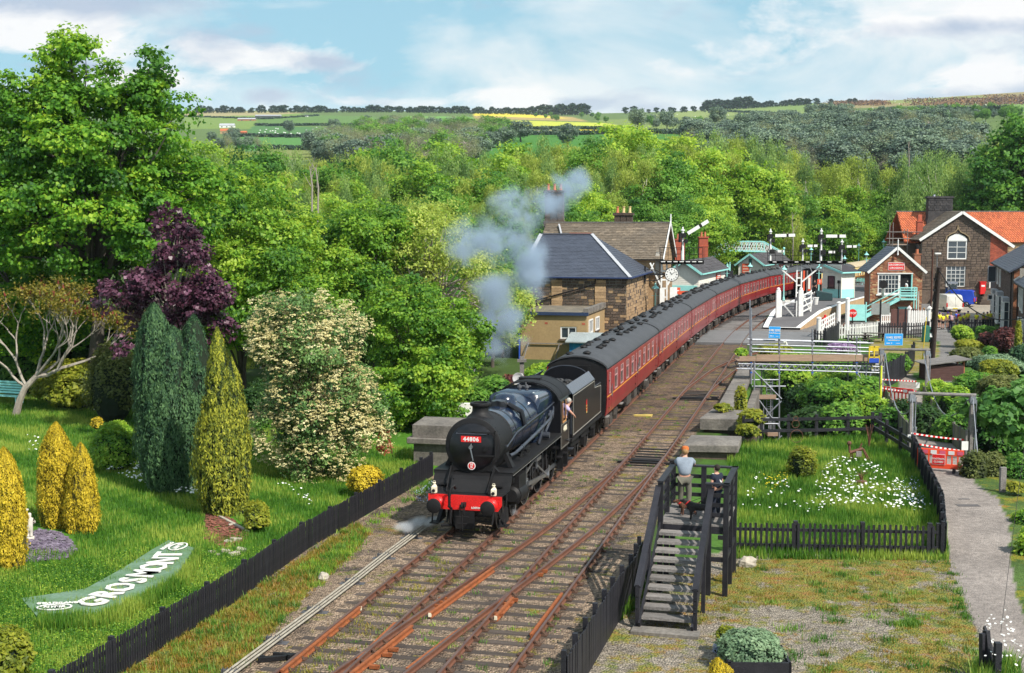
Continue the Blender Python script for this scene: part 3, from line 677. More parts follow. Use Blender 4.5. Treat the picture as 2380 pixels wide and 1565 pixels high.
for s in(-1,1):
 mb=MB();prof=[(.1,1.34),(.45,1.37),(.72,1.47),(.9,1.62),(1.0,1.8),(1.02,1.92)]
 mb.loft([[(s*.64,y,z),(s*1.3 if i>1 else s*1.2,y,z),(s*1.3 if i>1 else s*1.2,y,z-.03),(s*.64,y,z-.03)]for i,(y,z)in enumerate(prof)]);mb.build('apron_plate',m_soot,L_)
 MB().beam((s*.66,.2,1.36),(s*.72,.98,2.05),.03,.09).build('stay',m_soot,L_)
 MB().box(s*.9-.16,.62,1.5,s*.9+.16,.8,1.53).build('step',m_soot,L_)
 mb=MB().box(s*.62,1.0,1.89,s*1.32,8.95,1.925);mb.box(s*1.3,1.0,1.8,s*1.325,8.95,1.925);mb.build('running_plate',m_soot,L_,bevel=.008)
 MB().box(s*1.326,1.02,1.815,s*1.33,8.95,1.822).build('lining_strip',M('pale_grey_lining',(.4,.4,.38)),L_)
 mb=MB().tube([(s*.98,1.6,2.64),(s*.94,3.2,2.86),(s*1.0,5.4,2.98),(s*1.06,7.4,3.05),(s*1.06,8.8,3.12)],.022,7)
 for y,z in((1.75,2.66),(3.2,2.86),(5.4,2.98),(7.4,3.05)):mb.cyl((s*.86,y,z),(s*.98,y,z),.02)
 mb.build('hand_rail',m_pipe,L_,smooth=True)
 MB().prism([(s*.83,1.72,2.3),(s*1.02,1.72,1.93),(s*1.15,1.72,1.93),(s*.93,1.72,2.42)],(0,.32,0)).build('smokebox_bracket',m_soot,L_)
 mb=MB().tube([(s*1.06,1.95,.98),(s*1.06,3.02,.93)],.33,22);mb.tube([(s*1.06,1.85,.985),(s*1.06,1.95,.98)],[.2,.3],18);mb.tube([(s*1.0,1.75,1.5),(s*1.0,3.2,1.46)],.16,16);mb.box(s*.8,1.98,1.0,s*1.3,3.0,1.62);mb.build('cylinder',m_soot,L_,smooth=True)
 mb=MB().beam((s*1.0,3.0,1.15),(s*1.0,4.4,1.12),.05,.07);mb.beam((s*1.0,3.0,.76),(s*1.0,4.4,.74),.05,.07);mb.build('slide_bar',m_steel,L_)
 mb=MB().cyl((s*1.0,2.9,.94),(s*1.0,4.1,.93),.045);mb.box(s*.94,4.0,.78,s*1.08,4.3,1.1);mb.build('crosshead',m_steel,L_)
 mb=MB().beam((s*1.13,4.15,.93),(s*1.13,7.2,.68),.06,.13);mb.cyl((s*1.07,7.2,.68),(s*1.2,7.2,.68),.14);mb.build('connecting_rod',m_steel,L_)
 mb=MB().beam((s*1.0,5.05,.66),(s*1.0,7.2,.66),.06,.12);mb.beam((s*1.0,7.2,.66),(s*1.0,9.6,.66),.06,.12)
 for y in(5.05,9.6):mb.cyl((s*.95,y,.66),(s*1.06,y,.66),.12)
 mb.build('coupling_rod',m_steel,L_)
 mb=MB().beam((s*1.16,7.2,.62),(s*1.14,5.55,1.3),.035,.06);mb.beam((s*1.05,4.1,1.3),(s*1.05,5.5,1.55),.035,.06);mb.beam((s*1.1,5.55,1.2),(s*1.1,5.6,1.78),.05,.08);mb.beam((s*1.05,4.15,.95),(s*1.05,4.2,1.5),.04,.06);mb.box(s*.95,5.2,1.5,s*1.2,5.9,1.62);mb.beam((s*1.2,7.15,.62),(s*1.2,7.3,1.0),.04,.08);mb.build('valve_gear',m_steel,L_)
 MB().box(s*.52,.6,.55,s*.56,8.6,1.75)if s>0 else mb.box(-.56,.6,.55,-.52,8.6,1.75).build('frame_plate',m_soot,L_)
 for y in(1.35,3.25):wheel('wheel',L_,s*.72,y,.495,10,m_soot,side=s)
 for i,y in enumerate((5.05,7.2,9.6)):
  w=wheel('wheel',L_,s*.72,y,.915,19,m_soot,side=s)
  c=MB();n=7;c.prism([(s*.8,y+.84*math.cos(rad(55+i*0+70*k/n)),.915+.84*math.sin(rad(55+70*k/n)))for k in range(n+1)],(s*.04,0,0));c.build('balance_weight',m_soot,w)
 mb=MB()
 for y in(5.05,7.2):mb.loft([[(s*.62,y+1.0*math.cos(rad(a)),.915+1.08*math.sin(rad(a))),(s*.95,y+1.0*math.cos(rad(a)),.915+1.08*math.sin(rad(a))),(s*.95,y+.96*math.cos(rad(a)),.9+1.03*math.sin(rad(a))),(s*.62,y+.96*math.cos(rad(a)),.9+1.03*math.sin(rad(a)))]for a in range(40,141,20)])
 mb.build('splasher',m_soot,L_)
 mb=MB().prism([(s*1.0,.5,.3),(s*1.0,1.3,.3),(s*1.0,1.2,.75)],(s*.12,0,0));mb.tube([(s*.75,.9,1.3),(s*.75,.75,.7),(s*.75,.55,.3)],.03,6);mb.box(s*.98,.35,.28,s*1.28,.75,.31);mb.beam((s*1.22,.45,.3),(s*1.2,.7,1.3),.03,.06);mb.build('front_step',m_soot,L_)
 mb=MB().box(s*1.05,9.0,.45,s*1.3,9.35,.48);mb.box(s*1.05,9.0,.95,s*1.3,9.35,.98);mb.box(s*1.05,9.36,.42,s*1.3,9.39,1.8);mb.box(s*1.05,9.9,.45,s*1.3,10.3,.48);mb.box(s*1.05,9.9,.95,s*1.3,10.3,.98);mb.box(s*1.05,10.31,.42,s*1.3,10.34,1.8);mb.build('cab_step',m_soot,L_)
mb=MB().tube([(1.0,1.95,2.3),(1.12,2.2,2.34),(1.16,5.0,2.5),(1.16,7.6,2.66),(1.12,8.2,2.86)],.055,10)
for y in(3.1,4.6,6.2):mb.cyl((1.14,y,2.34+.06*(y-2.2)*.95-.01),(1.14,y+.08,2.345+.057*(y-2.2)),.075)
mb.build('ejector_pipe',m_pipe,L_,smooth=True)
mb=MB().tube([(1.05,8.1,2.9),(1.12,7.9,2.6),(1.0,7.6,2.2),(1.1,7.7,1.95)],.045,8);mb.cyl((.96,7.35,2.1),(1.2,7.35,2.1),.12);mb.tube([(1.1,8.5,3.0),(1.16,8.2,2.75),(1.05,8.0,2.4)],.03,6);mb.cyl((1.05,7.9,2.75),(1.22,7.9,2.75),.09);mb.build('injector_pipe',m_pipe,L_,smooth=True)
MB().beam((1.05,6.2,1.95),(1.0,7.6,2.7),.05,.08).build('reversing_rod',m_pipe,L_)
mb=MB()
for y in(3.1,4.1):mb.lathe((1.0,y,2.12),[(.04,0),(.05,.12),(.09,.16),(.09,.18)],(1,-.6,-.1),10)
mb.beam((.9,3.8,2.05),(1.05,4.5,2.2),.1,.1);mb.build('washout_valve',m_soot,L_,smooth=True)
mb=MB().lathe((0,.98,BZ),[(.88,0),(.92,.02),(.92,.1),(.89,.12),(.885,1.75),(.9,1.76),(.9,1.82),(.87,1.83)],(0,1,0),48);sb=mb.build('smokebox',m_soot,L_,smooth=True)
mb=MB();rivets(mb,[(.9*math.cos(a),1.25,BZ+.9*math.sin(a))for a in np.arange(0,6.28,.14)],.012,(0,-1,0));rivets(mb,[(.89*math.cos(a),y,BZ+.89*math.sin(a))for a in np.arange(-.9,2.2,.13)for y in(1.15,2.6)],.016,(.6,0,.6));mb.build('rivet',m_soot,sb,kind='stuff')
mb=MB().lathe((0,.99,BZ-.02),[(.77,0),(.76,.04),(.6,.12),(.4,.17),(.2,.195),(.02,.2)],(0,-1,0),48);dr=mb.build('smokebox_door',m_black,L_,smooth=True)
mb=MB().cyl((0,.8,BZ),(0,.68,BZ),.06);mb.beam((0,.68,BZ),(.1,.66,BZ-.42),.03,.03,up=(0,1,0));mb.beam((0,.7,BZ),(.03,.7,BZ+.12),.03);mb.build('door_handle',m_steel,dr)
mb=MB().cyl((-.5,.8,BZ+.42),(.5,.8,BZ+.42),.018)
for x in(-.5,.5):mb.cyl((x,.8,BZ+.42),(x,.9,BZ+.42),.018)
mb.build('hand_rail',m_pipe,dr)
mb=MB().box(-.02,.8,BZ-.3,.78,.86,BZ-.25);mb.box(.0,.8,BZ+.44,.74,.88,BZ+.49);mb.cyl((.78,.86,BZ-.34),(.78,.86,BZ+.55),.03);mb.box(.4,.78,BZ-.12,.52,.86,BZ+.02);mb.build('door_hinge',m_soot,dr)
mb=MB().box(-.33,.765,BZ+.16,.33,.785,BZ+.35);npl=mb.build('number_plate',m_redplate,L_,label='red plate lettered 44806')
textmesh('44806',.19,m_white,.004,offset=.006,parent=npl,loc=(0,.762,BZ+.25),rot=(rad(90),0,0),space=1.12)
mb=MB().mat(0).lathe((0,.84,BZ-.62),[(.13,0),(.13,.012)],(0,-1,0),20).mat(1).lathe((0,.828,BZ-.62),[(.105,0),(.105,.004)],(0,-1,0),20);sp=mb.build('shed_plate',[m_white,m_redplate],L_);sp.scale=(1,1,1)
textmesh('10',.1,m_white,.002,offset=.004,parent=sp,loc=(0,.822,BZ-.575),rot=(rad(90),0,0));textmesh('D',.09,m_white,.002,offset=.004,parent=sp,loc=(0,.822,BZ-.66),rot=(rad(90),0,0))
mb=MB().prism([(-.55,1.15,1.9),(.55,1.15,1.9),(.72,1.15,2.3),(-.72,1.15,2.3)],(0,1.5,0));mb.prism([(-.85,1.0,1.93),(.85,1.0,1.93),(.6,1.0,2.2),(-.6,1.0,2.2)],(0,.15,0));mb.build('smokebox_saddle',m_soot,L_)
MB().lathe((0,1.95,BZ+.72),[(.5,0),(.42,.12),(.31,.2),(.27,.28),(.265,.42),(.275,.44),(.33,.46),(.35,.5),(.34,.56),(.3,.57),(.25,.55),(.24,.1)],(0,0,1),32).build('chimney',m_soot,L_,smooth=True)
def ring(y,r,cz,n=40):return[(r*math.cos(2*math.pi*j/n),y,cz+r*math.sin(2*math.pi*j/n))for j in range(n)]
MB().loft([ring(2.8,.83,BZ),ring(4.3,.84,BZ+.0),ring(5.6,.9,BZ+.02),ring(6.7,.935,BZ+.05)]).build('boiler',m_blueblack,L_,smooth=True)
for y,r,cz in((3.55,.845,BZ),(4.5,.855,BZ+.003),(5.55,.905,BZ+.02),(6.6,.942,BZ+.05)):
 MB().loft([ring(y,r,cz),ring(y+.05,r+.004,cz)],caps=False).build('boiler_band',m_soot,L_,smooth=True)
def fb(y,w,top,r,bot=1.7):
 pts=[]
 for i in range(9):a=rad(90*i/8);pts.append((w-r+r*math.cos(a),y,top-r+r*math.sin(a)+0))
 for i in range(9):a=rad(90+90*i/8);pts.append((-w+r+r*math.cos(a),y,top-r+r*math.sin(a)))
 pts+=[(-w*.98,y,2.5),(-w*.8,y,bot),(w*.8,y,bot),(w*.98,y,2.5)]
 return pts
MB().loft([fb(6.6,.9,3.62,.5),fb(6.75,.97,3.72,.36),fb(9.0,.97,3.6,.3)]).build('firebox',m_blueblack,L_,smooth=True)
mb=MB().loft([[(x*s2,y,z)for x,z in((-.3,3.3),(-.33,3.6),(-.24,3.74),(0,3.77),(.24,3.74),(.33,3.6),(.3,3.3))]for y,s2 in((4.2,.5),(4.3,.95),(4.55,1),(4.7,.8))]);mb.tube([(-.33,4.45,3.62),(-.8,4.45,3.38),(-.92,4.5,2.9)],.1,8);mb.tube([(.33,4.45,3.62),(.8,4.45,3.38),(.92,4.5,2.9)],.1,8);mb.build('top_feed',m_black,L_,smooth=True)
mb=MB().lathe((0,5.3,3.4),[(.5,0),(.44,.12),(.41,.28),(.36,.4),(.25,.47),(.05,.5)],(0,0,1),28);dm=mb.build('steam_dome',m_blueblack,L_,smooth=True)
mb=MB()
for x in(-.14,.14):mb.cyl((x,8.2,3.6),(x,8.2,3.84),.06,.045);mb.cyl((x,8.2,3.72),(x,8.2,3.76),.09)
mb.cyl((.0,8.65,3.6),(.0,8.65,3.86),.035);mb.cyl((-.3,8.65,3.72),(.2,8.65,3.72),.03);mb.build('safety_valve',m_galvdark,L_,smooth=True)
mb=MB()
for s in(-1,1):
 for y in(7.1,7.7,8.3):mb.lathe((s*.9,y,3.42),[(.05,0),(.05,.05)],(s,0,.8),8)
mb.build('washout_plug',m_soot,L_)
MB().box(.6,6.9,3.63,.66,7.2,3.7).build('white_mark',m_white,L_)
for s in(-1,1):
 X=s*1.3
 mb=MB().prism([(X,8.95,1.25),(X,10.6,1.25),(X,10.6,2.25),(X,8.95,2.25)],(s*-.03,0,0));mb.prism([(X,8.95,2.25),(X,9.25,2.25),(X*.985,9.25,3.1),(X*.985,8.95,3.1)],(s*-.03,0,0));mb.prism([(X*.985,8.95,3.1),(X*.985,10.6,3.1),(X*.93,10.6,3.22),(X*.93,8.95,3.22)],(s*-.03,0,0))
 mb.prism([(X,9.85,2.25),(X,9.93,2.25),(X*.985,9.93,3.1),(X*.985,9.85,3.1)],(s*-.03,0,0));mb.prism([(X,10.52,2.25),(X,10.6,2.25),(X*.985,10.6,3.1),(X*.985,10.52,3.1)],(s*-.03,0,0))
 side=mb.build('cab_side',m_black,L_)
 mb=MB().box(X+s*.005,9.3,2.26,X+s*.03,9.85,2.32);mb.box(X+s*.005,9.27,2.25,X+s*.02,9.31,3.1);mb.box(X+s*.005,9.87,2.25,X+s*.02,9.92,3.1);mb.build('window_frame',M('varnished_wood',(.5,.25,.09)),side)
 t=textmesh('44806',.3,m_cream,.003,offset=.008,name='cab_number',parent=side,loc=(X+s*.006,9.8,1.98),rot=(rad(90),0,rad(90)if s>0 else rad(-90)),sx=.9)
 mb=MB()
 for z in(1.3,2.2):mb.box(X+s*.003,9.0,z,X+s*.006,10.55,z+.012)
 for y in(9.0,10.54):mb.box(X+s*.003,y,1.3,X+s*.006,y+.012,2.2)
 mb.build('lining_strip',M('pale_grey_lining2',(.42,.41,.37)),side)
MB().prism([(-1.3,8.96,1.9),(1.3,8.96,1.9),(1.28,8.96,3.15),(1.15,8.96,3.35),(.7,8.96,3.68),(0,8.96,3.8),(-.7,8.96,3.68),(-1.15,8.96,3.35),(-1.28,8.96,3.15)],(0,.03,0)).build('cab_front',m_black,L_)
def roofring(y,w=1.24,z0=3.2,top=3.88,n=14):
 up=[(w*math.sin(rad(-78+156*i/n))/math.sin(rad(78)),y,z0+(top-z0)*(math.cos(rad(-78+156*i/n))-math.cos(rad(78)))/(1-math.cos(rad(78))))for i in range(n+1)]
 return up+[(x,y_,z-.04)for x,y_,z in reversed(up)]
mb=MB().loft([roofring(8.85),roofring(11.05)]);rf=mb.build('cab_roof',m_soot,L_,smooth=True)
for y in(9.0,9.75,10.9):
 MB().loft([[(x,y2,z+.012)for x,_,z in roofring(y)]for y2 in(y,y+.05)]).build('roof_rib',m_soot,rf)
MB().box(-.5,9.6,3.84,.35,10.0,3.93).build('roof_ventilator',m_soot,rf)
mb=MB().box(-1.27,8.99,1.3,1.27,11.0,1.4);mb.box(-1.0,9.0,1.4,1.0,9.3,3.0);mb.build('cab_floor',m_soot,L_)
TE=thing('tender','black coal tender with a lion emblem coupled behind the locomotive cab','tender',T(0,0),-TH)
mb=MB().box(-1.3,11.2,1.18,1.3,18.45,1.32);mb.box(-1.02,11.3,.7,-.98,18.3,1.2);mb.box(.98,11.3,.7,1.02,18.3,1.2);mb.build('tender_frame',m_soot,TE)
MB().box(-1.27,11.5,1.32,1.27,18.3,2.75).build('tank',m_black,TE,bevel=.02)
for s in(-1,1):
 MB().prism([(s*1.275,11.5,2.7),(s*1.275,16.6,2.7),(s*1.275,16.6,3.08),(s*1.275,11.5,3.08)],(s*-.02,0,0)).build('side_sheet',m_black,TE)
 MB().loft([[(s*1.28,y,3.06),(s*1.0,y,3.42),(s*.985,y,3.41),(s*1.26,y,3.05)]for y in(11.5,16.6)]).build('raved_plate',m_blueblack,TE)  # bluish sky reflection on the turned-in plate is part of its colour
 mb=MB()
 for(a,b)in(((11.6,1.42),(16.5,1.42)),((16.5,1.42),(18.2,1.42)),((18.2,1.42),(18.2,2.6)),((18.2,2.6),(16.6,2.7)),((16.6,2.7),(16.5,3.0)),((16.5,3.0),(11.6,3.0)),((11.6,3.0),(11.6,1.42))):
  mb.beam((s*1.279,a[0],a[1]),(s*1.279,b[0],b[1]),.006,.022)
 mb.build('lining_strip',M('pale_grey_lining3',(.4,.39,.35)),TE)
 mb=MB();X=s*1.28;e=MB()
 e.mat(0).prism([(X,14.57,2.38),(X,14.66,2.45),(X,14.65,2.2),(X,14.7,1.98),(X,14.54,1.95),(X,14.57,2.1),(X,14.5,2.28)],(s*.006,0,0)).mat(1).prism([(X,14.44,2.2),(X,14.74,2.21),(X,14.74,2.18),(X,14.44,2.17)],(s*.009,0,0)).prism([(X,14.54,1.96),(X,14.68,1.97),(X,14.67,1.88),(X,14.55,1.87)],(s*.009,0,0)).prism([(X,14.46,2.08),(X,14.72,2.09),(X,14.72,2.06),(X,14.46,2.05)],(s*.009,0,0))
 e.build('emblem',[m_redplate,M('old_gold',(.65,.45,.12))],TE)
 for y in(12.4,14.7,17.0):
  wheel('wheel',TE,s*.72,y,.65,0,m_soot,side=s)
  mb=MB().box(s*1.02,y-.16,.5,s*1.2,y+.16,.85);mb.box(s*1.02,y-.5,.92,s*1.12,y+.5,1.0);mb.box(s*1.02,y-.36,.86,s*1.12,y+.36,.93);mb.build('axle_box',m_soot,TE)
 mb=MB().cyl((s*.87,18.45,1.06),(s*.87,18.8,1.06),.1);mb.cyl((s*.87,18.8,1.06),(s*.87,18.9,1.06),.2);mb.build('buffer',m_soot,TE)
 mb=MB().cyl((s*1.24,11.3,1.5),(s*1.24,11.3,2.6),.02);mb.box(s*1.0,11.2,.5,s*1.3,11.6,.53);mb.box(s*1.0,11.2,.9,s*1.3,11.6,.93);mb.build('hand_rail',m_pipe,TE)
mb=MB();pts=[(1.0*math.sin(rad(a)),16.6,3.1+.52*math.cos(rad(a)))for a in range(-90,91,12)];mb.prism([(-1.27,16.6,2.7)]+[(-1.27,16.6,3.06)]+pts+[(1.27,16.6,3.06),(1.27,16.6,2.7)],(0,.04,0));bh=mb.build('coal_bulkhead',m_black,TE)
MB().tube([(p[0]*1.0,16.6,p[2]+.01)for p in pts],.022,6).build('bulkhead_beading',m_pipe,bh)
mb=MB()
for i in range(300):
 y=R.uniform(11.6,16.5);x=R.uniform(-.98,.98);z=2.75+.45*(1-abs(x)**2)*(.6+.4*math.sin(y))+R.uniform(-.1,.08);r=R.uniform(.07,.16)
 mb.sph((x,y,z),(r,r*.8,r*.7),5,4)
mb.box(-.98,11.6,2.7,.98,16.5,2.95);mb.build('coal',m_coal,TE,kind='stuff')
mb=MB().cyl((0,17.6,2.75),(0,17.6,3.0),.28);mb.cyl((.5,17.3,2.75),(.5,17.3,2.95),.1);mb.build('water_filler',m_soot,TE,smooth=True)
# coaches
def coach_parts(root,Lc=19.7,body=m_maroon,upper=None,roofm=m_roofgrey,line=m_gold,var=0,dark_end=True,detail=True):
 W2=1.41
 prof=[(1.34,1.08),(1.395,1.4),(W2,1.8),(W2,2.0)]
 topz=3.26
 if var==0:wins=[2.75,4.65,6.55,8.45,11.15,13.05,14.95,16.85];doors=[.85,9.8,18.75]
 elif var==1:wins=[2.75,4.65,6.55,8.45,16.4,17.6];doors=[.85,10.9,12.9,18.8]
 else:wins=[2.2,3.9,5.6,7.3,9.0,10.7,12.4,14.1,15.8,17.5];doors=[.8,18.9]
 ww,z0,z1=1.02,2.02,2.98
 if var==2:ww=.8
 opens=sorted([(c-ww/2,c+ww/2)for c in wins]+[(c-.22,c+.22)for c in doors])
 for s in(-1,1):
  mb=MB().loft([[(s*x,y,z)for x,z in prof]+[(s*(x-.04),y,z)for x,z in reversed(prof)]for y in(0,Lc)])
  um=1 if upper else 0
  mb.mat(um);mb.box(s*(W2-.04),0,2.98,s*W2,Lc,3.12);mb.loft([[(s*W2,y,3.12),(s*(W2-.05),y,topz),(s*(W2-.09),y,topz),(s*(W2-.04),y,3.12)]for y in(0,Lc)])
  e=0.
  for a,b in opens:mb.box(s*(W2-.04),e,2.0,s*W2,a,2.98);e=b
  mb.box(s*(W2-.04),e,2.0,s*W2,Lc,2.98)
  sd=mb.build('side',[body,upper]if upper else[body],root)
  mb=MB().beam((s*(W2+.002),.05,1.93),(s*(W2+.002),Lc-.05,1.93),.008,.05);mb.beam((s*(W2-.02),.05,3.18),(s*(W2-.02),Lc-.05,3.18),.012,.02);mb.build('lining_strip',line,root)
  for i,c in enumerate(wins+doors):
   w_=ww/2 if i<len(wins)else.22
   f=MB();X=W2+.004
   f.box(s*(X-.03),c-w_,z0-.0,s*X,c-w_+.035,z1);f.box(s*(X-.03),c+w_-.035,z0,s*X,c+w_,z1);f.box(s*(X-.03),c-w_,z0,s*X,c+w_,z0+.04);f.box(s*(X-.03),c-w_,z1-.035,s*X,c+w_,z1)
   if i<len(wins):f.box(s*(X-.03),c-w_,2.64,s*X,c+w_,2.68)
   fr=f.build('window',m_winframe,root)
   f=MB();f.box(s*(X-.055),c-w_+.02,z0+.02,s*(X-.035),c+w_-.02,z1-.02)
   pn=f.build('pane',m_coachglass,fr)
   if i<len(wins)and s>0:
    f=MB();f.box(s*(X-.034),c-.02,2.68,s*(X-.02),c+.02,z1);f.build('ventilator_bar',m_winframe,fr)
  if detail:
   for c in doors:
    mb=MB()
    for dy in(-.36,.36):mb.box(s*(W2+.0),c+dy-.006,1.1,s*(W2+.006),c+dy+.006,3.15)
    for z in(1.35,1.75,2.6):mb.box(s*W2,c-.4,z,s*(W2+.035),c-.34,z+.07)
    mb.build('door_edge',m_doorgap,sd)
   mb=MB()
   for c in doors:mb.cyl((s*(W2+.04),c+.28,1.95),(s*(W2+.04),c+.28,2.3),.018,n=6);mb.cyl((s*(W2),c+.3,1.9),(s*(W2+.05),c+.3,1.9),.03,n=6);mb.cyl((s*(W2+.04),c+.46,1.8),(s*(W2+.04),c+.46,2.4),.016,n=6)
   mb.build('door_handle',m_steel,sd)
 ring=[(-1.34,1.08),(1.34,1.08),(1.41,1.8),(1.41,3.1),(1.32,3.3),(1.05,3.5),(.6,3.68),(0,3.76),(-.6,3.68),(-1.05,3.5),(-1.32,3.3),(-1.41,3.1),(-1.41,1.8)]
 for y,d in((0.0,.05),(Lc-.05,.05)):
  mb=MB().prism([(x*.995,y,z)for x,z in ring],(0,d,0));en=mb.build('end_wall',m_soot,root)
  y2=-.35 if y==0 else Lc
  mb=MB().box(-.55,y2,1.2,.55,y2+.35,3.35);mb.box(-.7,y2+(0 if y==0 else.3),1.15,.7,y2+(.05 if y==0 else.35),3.4);mb.build('gangway_bellows',m_soot,root)
  for s in(-.87,.87):
   y3=-.4 if y==0 else Lc
   mb=MB().cyl((s,y3,1.06),(s,y3+.4,1.06),.1);mb.cyl((s,y3 if y==0 else y3+.35,1.06),(s,(y3 if y==0 else y3+.35)+.05,1.06),.2);mb.build('buffer',m_soot,root)
 up=[(1.42,3.24),(1.36,3.36),(1.22,3.48),(1.0,3.6),(.7,3.71),(.35,3.78),(0,3.8)];up=up+[(-x,z)for x,z in reversed(up[:-1])]
 mb=MB().loft([[(x,y,z)for x,z in up]+[(x,y,z-.05)for x,z in reversed(up)]for y in(-.06,Lc*.25,Lc*.5,Lc*.75,Lc+.06)]);rf=mb.build('roof',roofm,root,smooth=True)
 mb=MB()
 for s in(-1,1):mb.beam((s*1.43,0,3.225),(s*1.43,Lc,3.225),.03,.035)
 mb.build('gutter',m_soot,root)
 if detail:
  vs=[]
  for y in(1.0,4.0,5.1,6.6,8.0,11.2,12.8,14.4,16.0,18.6):
   for x in((-.52,.3)if R.random()<.35 else(-.62,-.1,.42)if R.random()<.5 else(-.4,.4)):vs.append((x,y))
  for x,y in vs:
   z=3.8-.22*(x/.8)**2
   o=link('roof_vent',vent_me,root);o.location=(x,y,z)
 mb=MB()
 for y in(.0,Lc-.04):mb.loft([[(x*1.005,y2,z+.012)for x,z in up]+[(x,y2,z-.05)for x,z in reversed(up)]for y2 in(y,y+.06)])
 mb.build('roof_rim',m_soot,root)
 mb=MB().box(-1.2,0,.98,1.2,Lc,1.09)
 for s in(-1,1):mb.beam((s*1.15,5.2,.95),(s*1.15,7.6,.6),.06);mb.beam((s*1.15,7.6,.6),(s*1.15,12.1,.6),.06);mb.beam((s*1.15,12.1,.6),(s*1.15,14.5,.95),.06)
 mb.build('underframe',m_soot,root)
 mb=MB().box(.55,7.8,.45,1.2,9.4,.95);mb.box(.6,10.4,.5,1.22,11.6,.95);mb.box(-1.2,8.5,.45,-.6,11.5,.95);mb.cyl((.7,6.2,.7),(.7,7.2,.7),.22);mb.cyl((.3,12.5,.75),(.3,14,.75),.25);mb.cyl((1.0,5.9,.4),(1.0,5.9,.95),.03);mb.build('equipment_box',m_undergear,root)
 for y in(2.9,Lc-2.9):
  bg=MB()
  for s in(-1,1):
   bg.box(s*.98,y-1.75,.55,s*1.06,y+1.75,.75);bg.box(s*.96,y-.4,.28,s*1.16,y+.4,.6)
   for dy in(-1.3,1.3):bg.box(s*.98,y+dy-.14,.32,s*1.22,y+dy+.14,.68);bg.cyl((s*1.12,y+dy-.28,.55),(s*1.12,y+dy-.28,.85),.09,n=8);bg.cyl((s*1.12,y+dy+.28,.55),(s*1.12,y+dy+.28,.85),.09,n=8)
  b_=bg.build('bogie',m_undergear,root)
  for s in(-1,1):
   for dy in(-1.3,1.3):
    w=MB();w.lathe((s*.68,y+dy,.46),[(.46,0),(.49,.02),(.46,.04),(.46,.13),(.36,.135),(.3,.08),(.1,.1),(.1,.16)],(s,0,0),20);w.build('wheel',m_undergear,b_,smooth=True)
  mb=MB()
  for s in(-1,1):mb.box(s*1.1,y-2.5,.93,s*1.38,y-1.9,.97);mb.box(s*1.1,y+1.9,.93,s*1.38,y+2.5,.97)
  mb.build('step_board',m_gwood,root)
mb=MB().lathe((0,0,-.02),[(.12,0),(.12,.05),(.2,.07),(.19,.12),(.1,.18),(.02,.2)],(0,0,1),12);vent_me=mb.mesh('roof_vent',m_soot,True)
m_winframe=M('window_frame_pinkgrey',(.42,.2,.2),(.5,.28,.28),scale=8,rough=.4)
m_coachglass=M('coach_window',(.05,.045,.045),(.11,.1,.1),(.03,.03,.035),scale=1.6,rough=.06,spec=.8,fine=.5,st=(1,1.4,.6))
m_doorgap=M('door_edge_shadow_gap',(.08,.012,.015),rough=.7)
m_undergear=M('brake_dust_black',(.04,.034,.031),(.075,.062,.052),scale=2.5,rough=.9,fine=.35)
def chord_positions(lat,l,n,step,off=0.):
 out=[l]
 for i in range(n):
  p=pos(lat,l,off)[0];lo,hi=l+step*.5,l+step*1.3
  for _ in range(40):
   m_=(lo+hi)/2
   if(pos(lat,m_,off)[0]-p).length<step:lo=m_
   else:hi=m_
  l=lo;out.append(l)
 return out
cl=['first red coach next to the black tender','second red coach behind the engine, beside the annex','third red coach, its far half windowless and pinkish with dust','fourth red coach, passing the level crossing','fifth red coach, beside the white platform gate','sixth red coach, nearest to the black ended train','last visible red coach, mostly hidden behind the signal post']
ls=chord_positions(latA,19.15,7,20.05)
for i in range(7):
 p,q=pos(latA,ls[i])[0],pos(latA,ls[i+1])[0];d=q-p
 r=thing('railway_coach',cl[i],'railway coach',p,-math.atan2(d.x,d.y),'red coaches of the steam train')
 coach_parts(r,var=1 if i==2 else 0)
m_chocolate=M('chocolate_paint',(.1,.045,.02),scale=2,rough=.4);m_creamco=M('cream_coach_paint',(.75,.6,.28),(.68,.53,.24),scale=2,rough=.4);m_tanroof=M('tan_roof',(.45,.37,.25),(.38,.31,.21),scale=1,rough=.8)
m_whiteroof=M('dirty_white_roof',(.62,.6,.57),(.5,.48,.45),scale=1,rough=.8)
def place_coach(lab,l,var,body,upper,roofm,group,line=m_gold,detail=False):
 ls2=chord_positions(latB,l,1,20.05);p,q=pos(latB,ls2[0])[0],pos(latB,ls2[1])[0];d=q-p
 r=thing('railway_coach',lab,'railway coach',p,-math.atan2(d.x,d.y),group);coach_parts(r,body=body,upper=upper,roofm=roofm,var=var,detail=detail,line=line);return ls2[1],r
l=130.
l,r=place_coach('black ended dark coach standing at the island platform behind the signal post',l,0,m_chocolate,m_creamco,m_roofgrey,'standing train at the island platform',detail=False)
textmesh('CY',.32,m_white,.004,parent=r,loc=(-.9,-.01,2.35),rot=(rad(90),0,0))
l,r=place_coach('cream and brown coach with tan roof above the platform hut',l,2,m_chocolate,m_creamco,m_tanroof,'standing train at the island platform')
l,r=place_coach('cream and brown coach with dirty white roof left of the signal box',l,2,m_chocolate,m_creamco,m_whiteroof,'standing train at the island platform')
